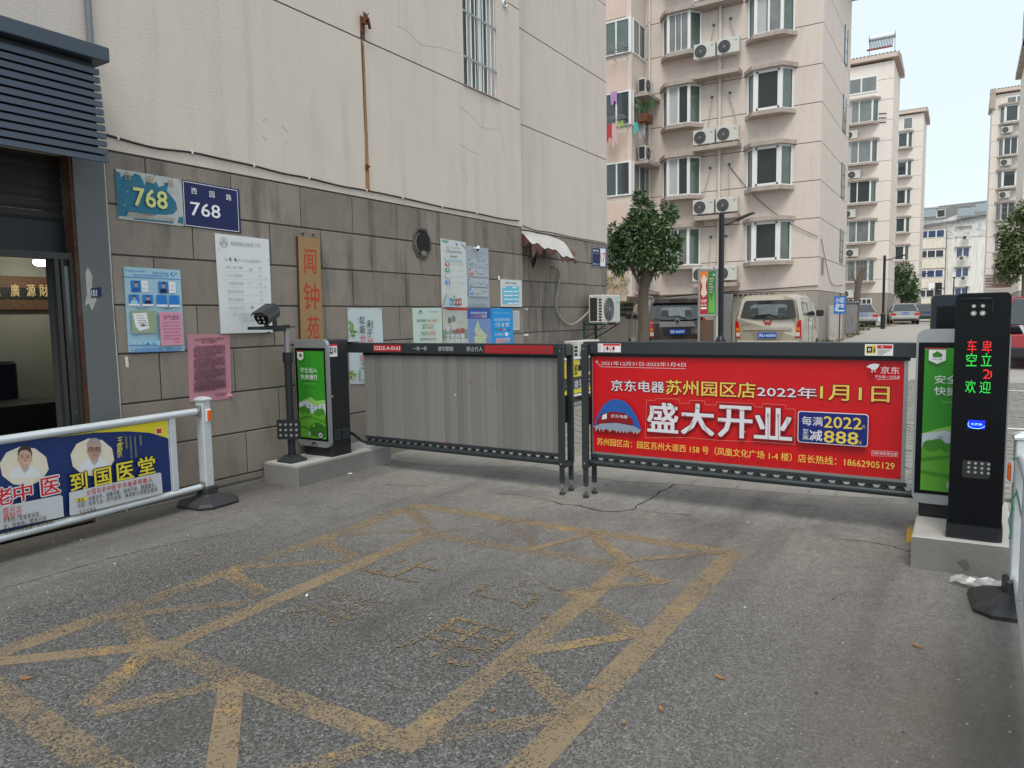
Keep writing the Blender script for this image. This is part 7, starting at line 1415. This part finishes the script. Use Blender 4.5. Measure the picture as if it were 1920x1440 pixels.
        if kind == 'mpv':
            for s in (-1, 1): MB().use(steel).tube([(s*hw*.78, .35, Hh-.01), (s*hw*.78, .45, Hh+.05), (s*hw*.78, L*.6, Hh+.05), (s*hw*.78, L*.65, Hh)], .018, 6).obj('roof_rail', t)
            MB().use(paint).prism([(-hw*.82, Hh-.14), (hw*.82, Hh-.14), (hw*.78, Hh-.03), (-hw*.78, Hh-.03)], .10, .34).obj('spoiler', t)
            rear([(-.52, 1.02), (.52, 1.02), (.46, 1.17), (-.46, 1.17)], steel, 'trim_bar', .006); rear([(-.42, 1.01), (.42, 1.01), (.36, .76), (-.36, .76)], darkrub, 'plate_recess', .002)
            e = MB().use(chrome).cyl((0, ry(1.17)-.012, 1.17), (0, ry(1.17), 1.17), .075, 16).use(I_black).cyl((0, ry(1.17)-.014, 1.17), (0, ry(1.17)-.012, 1.17), .055, 16).use(chrome)._add([(-.03, ry(1.17)-.016, 1.04), (0, ry(1.17)-.016, 1.10), (.03, ry(1.17)-.016, 1.04), (0, ry(1.17)-.016, 1.17)], [(0, 1, 2, 3)]).obj('emblem', t)
            for x in (-.62, .62): link(bpy.data.objects.new('badge', text_mesh('东风行菱' if x < 0 else 'LZ', x-.15 if x < 0 else x-.07, x+.15 if x < 0 else x+.07, 1.12, 1.17, chrome, .02, name='badge')), t, (0, ry(1.0)-.006, 0))
        else:
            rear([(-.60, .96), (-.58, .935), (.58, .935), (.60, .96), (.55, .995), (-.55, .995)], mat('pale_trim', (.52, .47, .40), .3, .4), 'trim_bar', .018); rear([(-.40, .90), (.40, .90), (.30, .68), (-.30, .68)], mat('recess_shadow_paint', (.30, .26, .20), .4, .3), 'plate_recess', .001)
            e = MB().use(redl)
            for P in ([(-.12, 1.19), (-.065, 1.17), (-.03, 1.115), (0, 1.145), (0, 1.09), (-.045, 1.06)], [(.12, 1.19), (.065, 1.17), (.03, 1.115), (0, 1.145), (0, 1.09), (.045, 1.06)]): e._add([(x, ry(z)-.010, z) for x, z in P], [tuple(range(6))])
            e.obj('emblem', t); link(bpy.data.objects.new('badge', text_mesh('五菱宏光 V', -.66, -.36, 1.06, 1.105, ink('badge_grey', (.2, .18, .15)), .02, name='badge')), t, (0, ry(.9)-.006, 0))
        pz = .80 if kind == 'van' else .88; py = -.012
    else:
        b = MB().use(paint)
        R = [ring(.0, hw*.88, belt-.02, hw*.82, 0, .3, belt-.1), ring(.10, hw*.97, belt, hw*.86, 0, zb, belt-.09), ring(.8, hw, belt+.02, hw*.90, 0, zb, belt-.06), ring(L*.6, hw, belt, hw*.90, 0, zb, belt-.07), ring(L*.8, hw*.98, belt-.06, hw*.86, 0, zb, belt-.16), ring(L*.97, hw*.86, belt-.20, hw*.74, 0, zb, belt-.30)]
        b.loft(R).obj('body', t)
        y0, y1, y2, y3 = (.35, 1.15, L*.50, L*.72) if kind == 'sedan' else (.15, .45, L*.52, L*.72)
        cabn = MB().use(carglass); a_, b_ = hw*.88, hw*.66
        lowr = [(-a_, y0, belt-.01), (a_, y0, belt-.01), (a_, y3, belt-.03), (-a_, y3, belt-.03)]; topr = [(-b_, y1, Hh-.03), (b_, y1, Hh-.03), (b_, y2, Hh-.02), (-b_, y2, Hh-.02)]
        cabn._add(lowr+topr, [(0, 1, 5, 4), (1, 2, 6, 5), (2, 3, 7, 6), (3, 0, 4, 7)]).obj('greenhouse', t)
        MB().use(paint).prism([(-b_-.02, Hh-.05), (b_+.02, Hh-.05), (b_*.9, Hh), (-b_*.9, Hh)], y1-.03, y2+.03).obj('roof', t)
        for s in (-1, 1):
            for P, Q in (((s*a_, y0, belt), (s*b_, y1, Hh-.03)), ((s*a_, y3, belt), (s*b_, y2, Hh-.03)), ((s*(a_+.0), (y0+y3)/2, belt), (s*(b_+.01), (y1+y2)/2, Hh-.03))): MB().use(paint).tube([P, Q], .035, 6).obj('roof_pillar', t)
            lo = [(s*hw*.60, belt-.30), (s*hw*.93, belt-.32), (s*hw*.95, belt-.10), (s*hw*.62, belt-.14)]
            MB().use(redl)._add([(x, -.012, z) for x, z in lo]+[(x, .16, z) for x, z in lo], [(0, 1, 2, 3), (0, 1, 5, 4), (1, 2, 6, 5), (2, 3, 7, 6), (3, 0, 4, 7)]).obj('tail_light', t)
            MB().use(paint).box(s*(hw-.02), s*(hw+.16), L*.66, L*.66+.08, belt-.02, belt+.12, .03).obj('mirror', t)
            MB().use(joint).box(s*hw*.996, s*(hw+.003), L*.34, L*.342, .4, belt-.08).box(s*hw*.996, s*(hw+.003), L*.56, L*.562, .4, belt-.08).obj('door_seam', t)
        MB().use(paint).box(-hw*.93, hw*.93, -.07, .1, .36, .60, .05).obj('rear_bumper', t); MB().use(darkrub).box(-hw*.8, hw*.8, -.04, .1, .22, .359, .02).obj('bumper_skirt', t)
        pz, py = .76, -.02
        if kind == 'suv_front':
            f = L*.97; MB().use(paint).box(-hw*.96, hw*.96, f-.1, f+.12, .45, .82, .06).obj('front_bumper', t); MB().use(darkrub).box(-hw*.9, hw*.9, f-.1, f+.14, .25, .52, .04).obj('lower_grille', t)
            MB().use(gloss).box(-hw*.55, hw*.55, f-.05, f+.125, .72, .98, .03).obj('grille', t)
            for s in (-1, 1): MB().use(chrome)._add([(s*hw*.5, f+.13, .72), (s*hw*.56, f+.13, .72), (s*hw*.72, f+.11, 1.0), (s*hw*.64, f+.11, 1.0)], [(0, 1, 2, 3)]).obj('chrome_blade', t); MB().use(gloss).box(s*hw*.62, s*hw*.95, f-.1, f+.11, .80, .98, .04).obj('headlight', t)
            pz, py = .60, -(f+.15)
    p = MB().use(platem).box(-.22, .22, 0, .012, -.07, .07).obj('number_plate', t, (0, py, pz) if kind != 'suv_front' else (0, -py, pz), 0 if kind != 'suv_front' else math.pi)
    if plate: link(bpy.data.objects.new('plate_lettering', text_mesh(plate, -.20, .20, -.042, .042, I_white, .03, name='plate_lettering')), p, (0, -.0015, 0))
    for s in (-1, 1):
        for y in (L*.17, L*.78):
            w_ = MB().use(tyre).cyl((s*(hw-.19), y, .31), (s*(hw+.005), y, .31), .31, 20).obj('wheel', t); MB().use(silver).cyl((s*(hw+.003), y, .31), (s*(hw+.012), y, .31), .19, 12).obj('rim', w_)
    return t
P1c = far(1270, 600, 20.6); a1 = R_(32)
car('dark brown people carrier parked tail on behind the small tree', (P1c.x, P1c.y, gz(P1c.x)), a1, 4.45, 1.62, 1.84, paintm('dark_brown_paint', (.045, .030, .026)), 'mpv', '苏E W37P7', 'parked_van', 'van')
P2c = far(1439, 600, 18.3)
car('champagne beige minivan with creased tailgate parked tail on beside the lamp post', (P2c.x, P2c.y, gz(P2c.x)+.02), R_(3), 4.4, 1.62, 1.84, paintm('champagne_paint', (.42, .375, .305), .35), 'van', '苏U 65X51', 'parked_van', 'van')
P = far(1697, 600, 49.5); car('silver saloon car parked tail on far down the lane', (P.x, P.y, gz(P.x)), R_(8), 4.6, 1.78, 1.46, paintm('silver_paint', (.42, .43, .43), .5), 'sedan', '苏E 5K21')
P = far(1618, 600, 44); car('grey saloon car nosed in beside the second block', (P.x, P.y, gz(P.x)), R_(14), 4.4, 1.72, 1.45, paintm('grey_silver_paint', (.36, .37, .37), .5), 'sedan', '苏E 8B07')
P = far(1741, 590, 58); car('dark saloon car beyond the silver one, mostly hidden', (P.x, P.y, gz(P.x)), R_(8), 4.6, 1.8, 1.45, paintm('slate_paint', (.10, .11, .12), .4), 'sedan', '')
P = far(1925, 650, 16.2); car('red car facing the gate at the right border', (P.x+4.3, P.y-.25, gz(P.x)), R_(183), 4.4, 1.8, 1.66, paintm('pink_red_paint', (.36, .045, .06), .2), 'suv_front', '苏E')

# ---------------------------------------------------------------- street furniture behind the barrier
def lamp_post(label, loc, h, r, arm, rz, m=None):
    t = thing('street_lamp', label, 'street lamp', loc, rz)
    MB().use(blackp).cyl((0, 0, 0), (0, 0, .75), r*1.75, 12).cyl((0, 0, .75), (0, 0, .80), r*2.0, 12).cyl((0, 0, .80), (0, 0, .9), r*1.7, 12, r).obj('base', t); MB().use(blackp).cyl((0, 0, .9), (0, 0, h), r, 12).obj('pole', t)
    MB().use(blackp).tube([(0, 0, h-.28), (arm*.35, 0, h-.22), (arm*.6, 0, h-.12), (arm, 0, h-.04)], .025, 6).obj('arm', t)
    MB().use(blackp).prism([(arm*.55, h-.14), (arm*.95, h-.02), (arm*1.15, h-.0), (arm*1.2, h-.03), (arm*1.0, h-.08), (arm*.6, h-.20)], -.07, .07).obj('lamp_head', t)
LP = far(1351, 640, 17.0); lamp_post('black street lamp standing between the two parked vans', (LP.x, LP.y, gz(LP.x)), 3.78-gz(LP.x)+.1, .065, .62, R_(-60))
P = far(1655, 612, 40); lamp_post('tall thin dark lamp post by the second block corner', (P.x, P.y, gz(P.x)), 4.0, .07, .9, NEG)
P = far(1713, 570, 66); lamp_post('far dark lamp post beside the silver saloon', (P.x, P.y, gz(P.x)), 4.3, .075, 1.3, NEG)
for x, y, D, h in ((1788, 545, 80, 4.3), (1812, 555, 90, 3.6)):
    P = far(x, y, D); t = thing('lane_post', 'thin dark post far down the lane, %s of two above the kiosk' % ('left' if x < 1800 else 'right'), 'post', (P.x, P.y, gz(P.x))); MB().use(blackp).cyl((0, 0, 0), (0, 0, h), .06, 8).cyl((0, 0, h), (0, 0, h+.15), .12, 8).obj('pole', t); MB().use(blackp).box(-.2, .2, -.05, .05, h-.1, h-.02).obj('crossbar', t)
# advertising light box
P = far(1345, 600, 19.0); t = thing('light_box', 'grey framed advertising light box with red and green posters between the vans', 'light box', (P.x, P.y, 0), R_(-68))
zg_ = gz(P.x)+.0; z0_, z1_ = 1.50, 2.74; wv = .50
MB().use(steel).box(-wv, 0, -.06, .06, z0_, z0_+.05).box(-wv, 0, -.06, .06, z1_-.05, z1_).box(-wv, -wv+.045, -.06, .06, z0_+.05, z1_-.05).box(-.045, 0, -.06, .06, z0_+.05, z1_-.05).obj('frame', t)
for x in (-wv+.03, -.06): MB().use(steel).box(x-.03, x+.03, -.04, .04, zg_, z0_).obj('leg', t)
MB().use(mat('brown_panel', (.12, .07, .045), .7)).box(-wv+.07, -.1, -.02, .02, zg_+.1, z0_-.08).obj('lower_panel', t)
p = Plate(t, .05); MB().use(I_white).box(-wv+.045, -.045, -.05, .05, z0_+.05, z1_-.05).obj('backing', t)
xm = -.25; p.rect((-wv+.05, z1_-.06), (xm, z0_+.06), ink('poster_red', (.42, .03, .04)), False).rect((xm, z1_-.06), (-.05, z0_+.06), ink('poster_green', (.05, .20, .05)), False)
p.rect((-wv+.05, z1_-.06), (xm, z1_-.30), I_orange, False).poly([(-.43, 2.45), (-.36, 2.60), (-.28, 2.5), (-.31, 2.3), (-.27, 2.1), (-.36, 2.0), (-.43, 2.1), (-.39, 2.3)], I_cream, False).txt('VIP', (-.43, 1.95), (-.28, 1.87), I_white, .03, px=False).txt('品质', (-.43, 1.84), (-.28, 1.78), I_white, px=False).rect((-.43, 1.75), (-.28, 1.70), I_white, False)
p.ell((-.13, 2.62), (-.08, 2.55), I_lblue, False).poly([(-.24, 1.6), (-.20, 2.1), (-.15, 1.9), (-.10, 2.2), (-.06, 1.6)], ink('poster_leaf', (.15, .42, .08)), False)
for k in range(6): p.rect((-.22, 2.5-.07*k), (-.10-.02*(k % 3), 2.47-.07*k), I_faint, False)
p.done()
P = far(1365, 600, 19); MB().use(steel).box(-.10, .10, -.06, .06, 0, 2.05-gz(P.x)-.1+.12, .004).obj('steel_post', None, (P.x, P.y, gz(P.x)), NEG, label='square grey steel post right of the black street lamp', category='post')
# blue notice on a stake, pipes, utility cabinet, things by the second block
P = far(1566, 600, 27); t = thing('notice_on_stake', 'small blue parking notice on a stake by the side wall', 'notice', (P.x, P.y-.15, gz(P.x)), NEG); MB().use(rust).cyl((0, .02, 0), (0, .02, 1.9), .025, 6).obj('stake', t); o = MB().use(ink('notice_blue', (.05, .16, .42))).box(-.21, .21, -.01, .01, 1.14, 1.80).obj('board', t); p = Plate(o, .010); p.txt('小区', (-.15, 1.74), (.15, 1.56), I_white, .03, px=False).txt('停车', (-.15, 1.52), (.15, 1.36), I_white, .03, px=False).rect((-.14, 1.28), (.15, 1.24), I_white, False).ell((-.18, 1.40), (-.05, 1.24), I_lblue, False); p.done()
for k, (x, D) in enumerate(((1558, 28.5), (1572, 29.5))): P = far(x, 600, D); MB().use(mat('pale_pillar', (.46, .43, .42), .8, dirt=.5)).box(-.13, .13, -.1, .1, 0, 1.45, .01).obj('stub_pillar', None, (P.x, min(P.y, 4.45), gz(P.x)), NEG, label='short pale pillar %s against the side of the near block' % ('at left' if k == 0 else 'at right'), category='pillar')
P = far(1596, 600, 34); t = thing('utility_cabinet', 'grey steel utility cabinet with rusty door beside the bare trunk', 'utility cabinet', (P.x, P.y, gz(P.x)), NEG); cg = mat('cabinet_grey', (.26, .265, .27), .6, .2, dirt=.5); MB().use(cg).box(-.30, .25, 0, .5, 0, 1.5).obj('housing', t); MB().use(cg).box(-.37, .32, -.06, .56, 1.5, 1.58).obj('lid', t); MB().use(cg).box(-.27, .22, -.02, -.002, .06, 1.42, .005).obj('door', t); MB().use(rust).box(.04, .06, -.03, -.02, .5, .85).obj('rust_streak', t)
P = far(1640, 600, 46); clone(acb, (P.x, P.y, gz(P.x)), NEG, 'air conditioner standing on the ground beside the grey saloon'); 
P = far(1648, 600, 44); t = thing('caution_board', 'white folding caution board standing beside the far lamp post', 'caution board', (P.x, P.y, gz(P.x)), NEG); MB().use(white).prism([(-.22, 0), (.22, 0), (.08, .62), (-.08, .62)], -.04, -.01).obj('front_leaf', t); MB().use(white).prism([(-.22, 0), (.22, 0), (.08, .62), (-.08, .62)], .12, .15).obj('back_leaf', t); MB().use(I_gray).prism([(-.10, .2), (.10, .2), (0, .4)], -.045, -.041).obj('symbol', t)
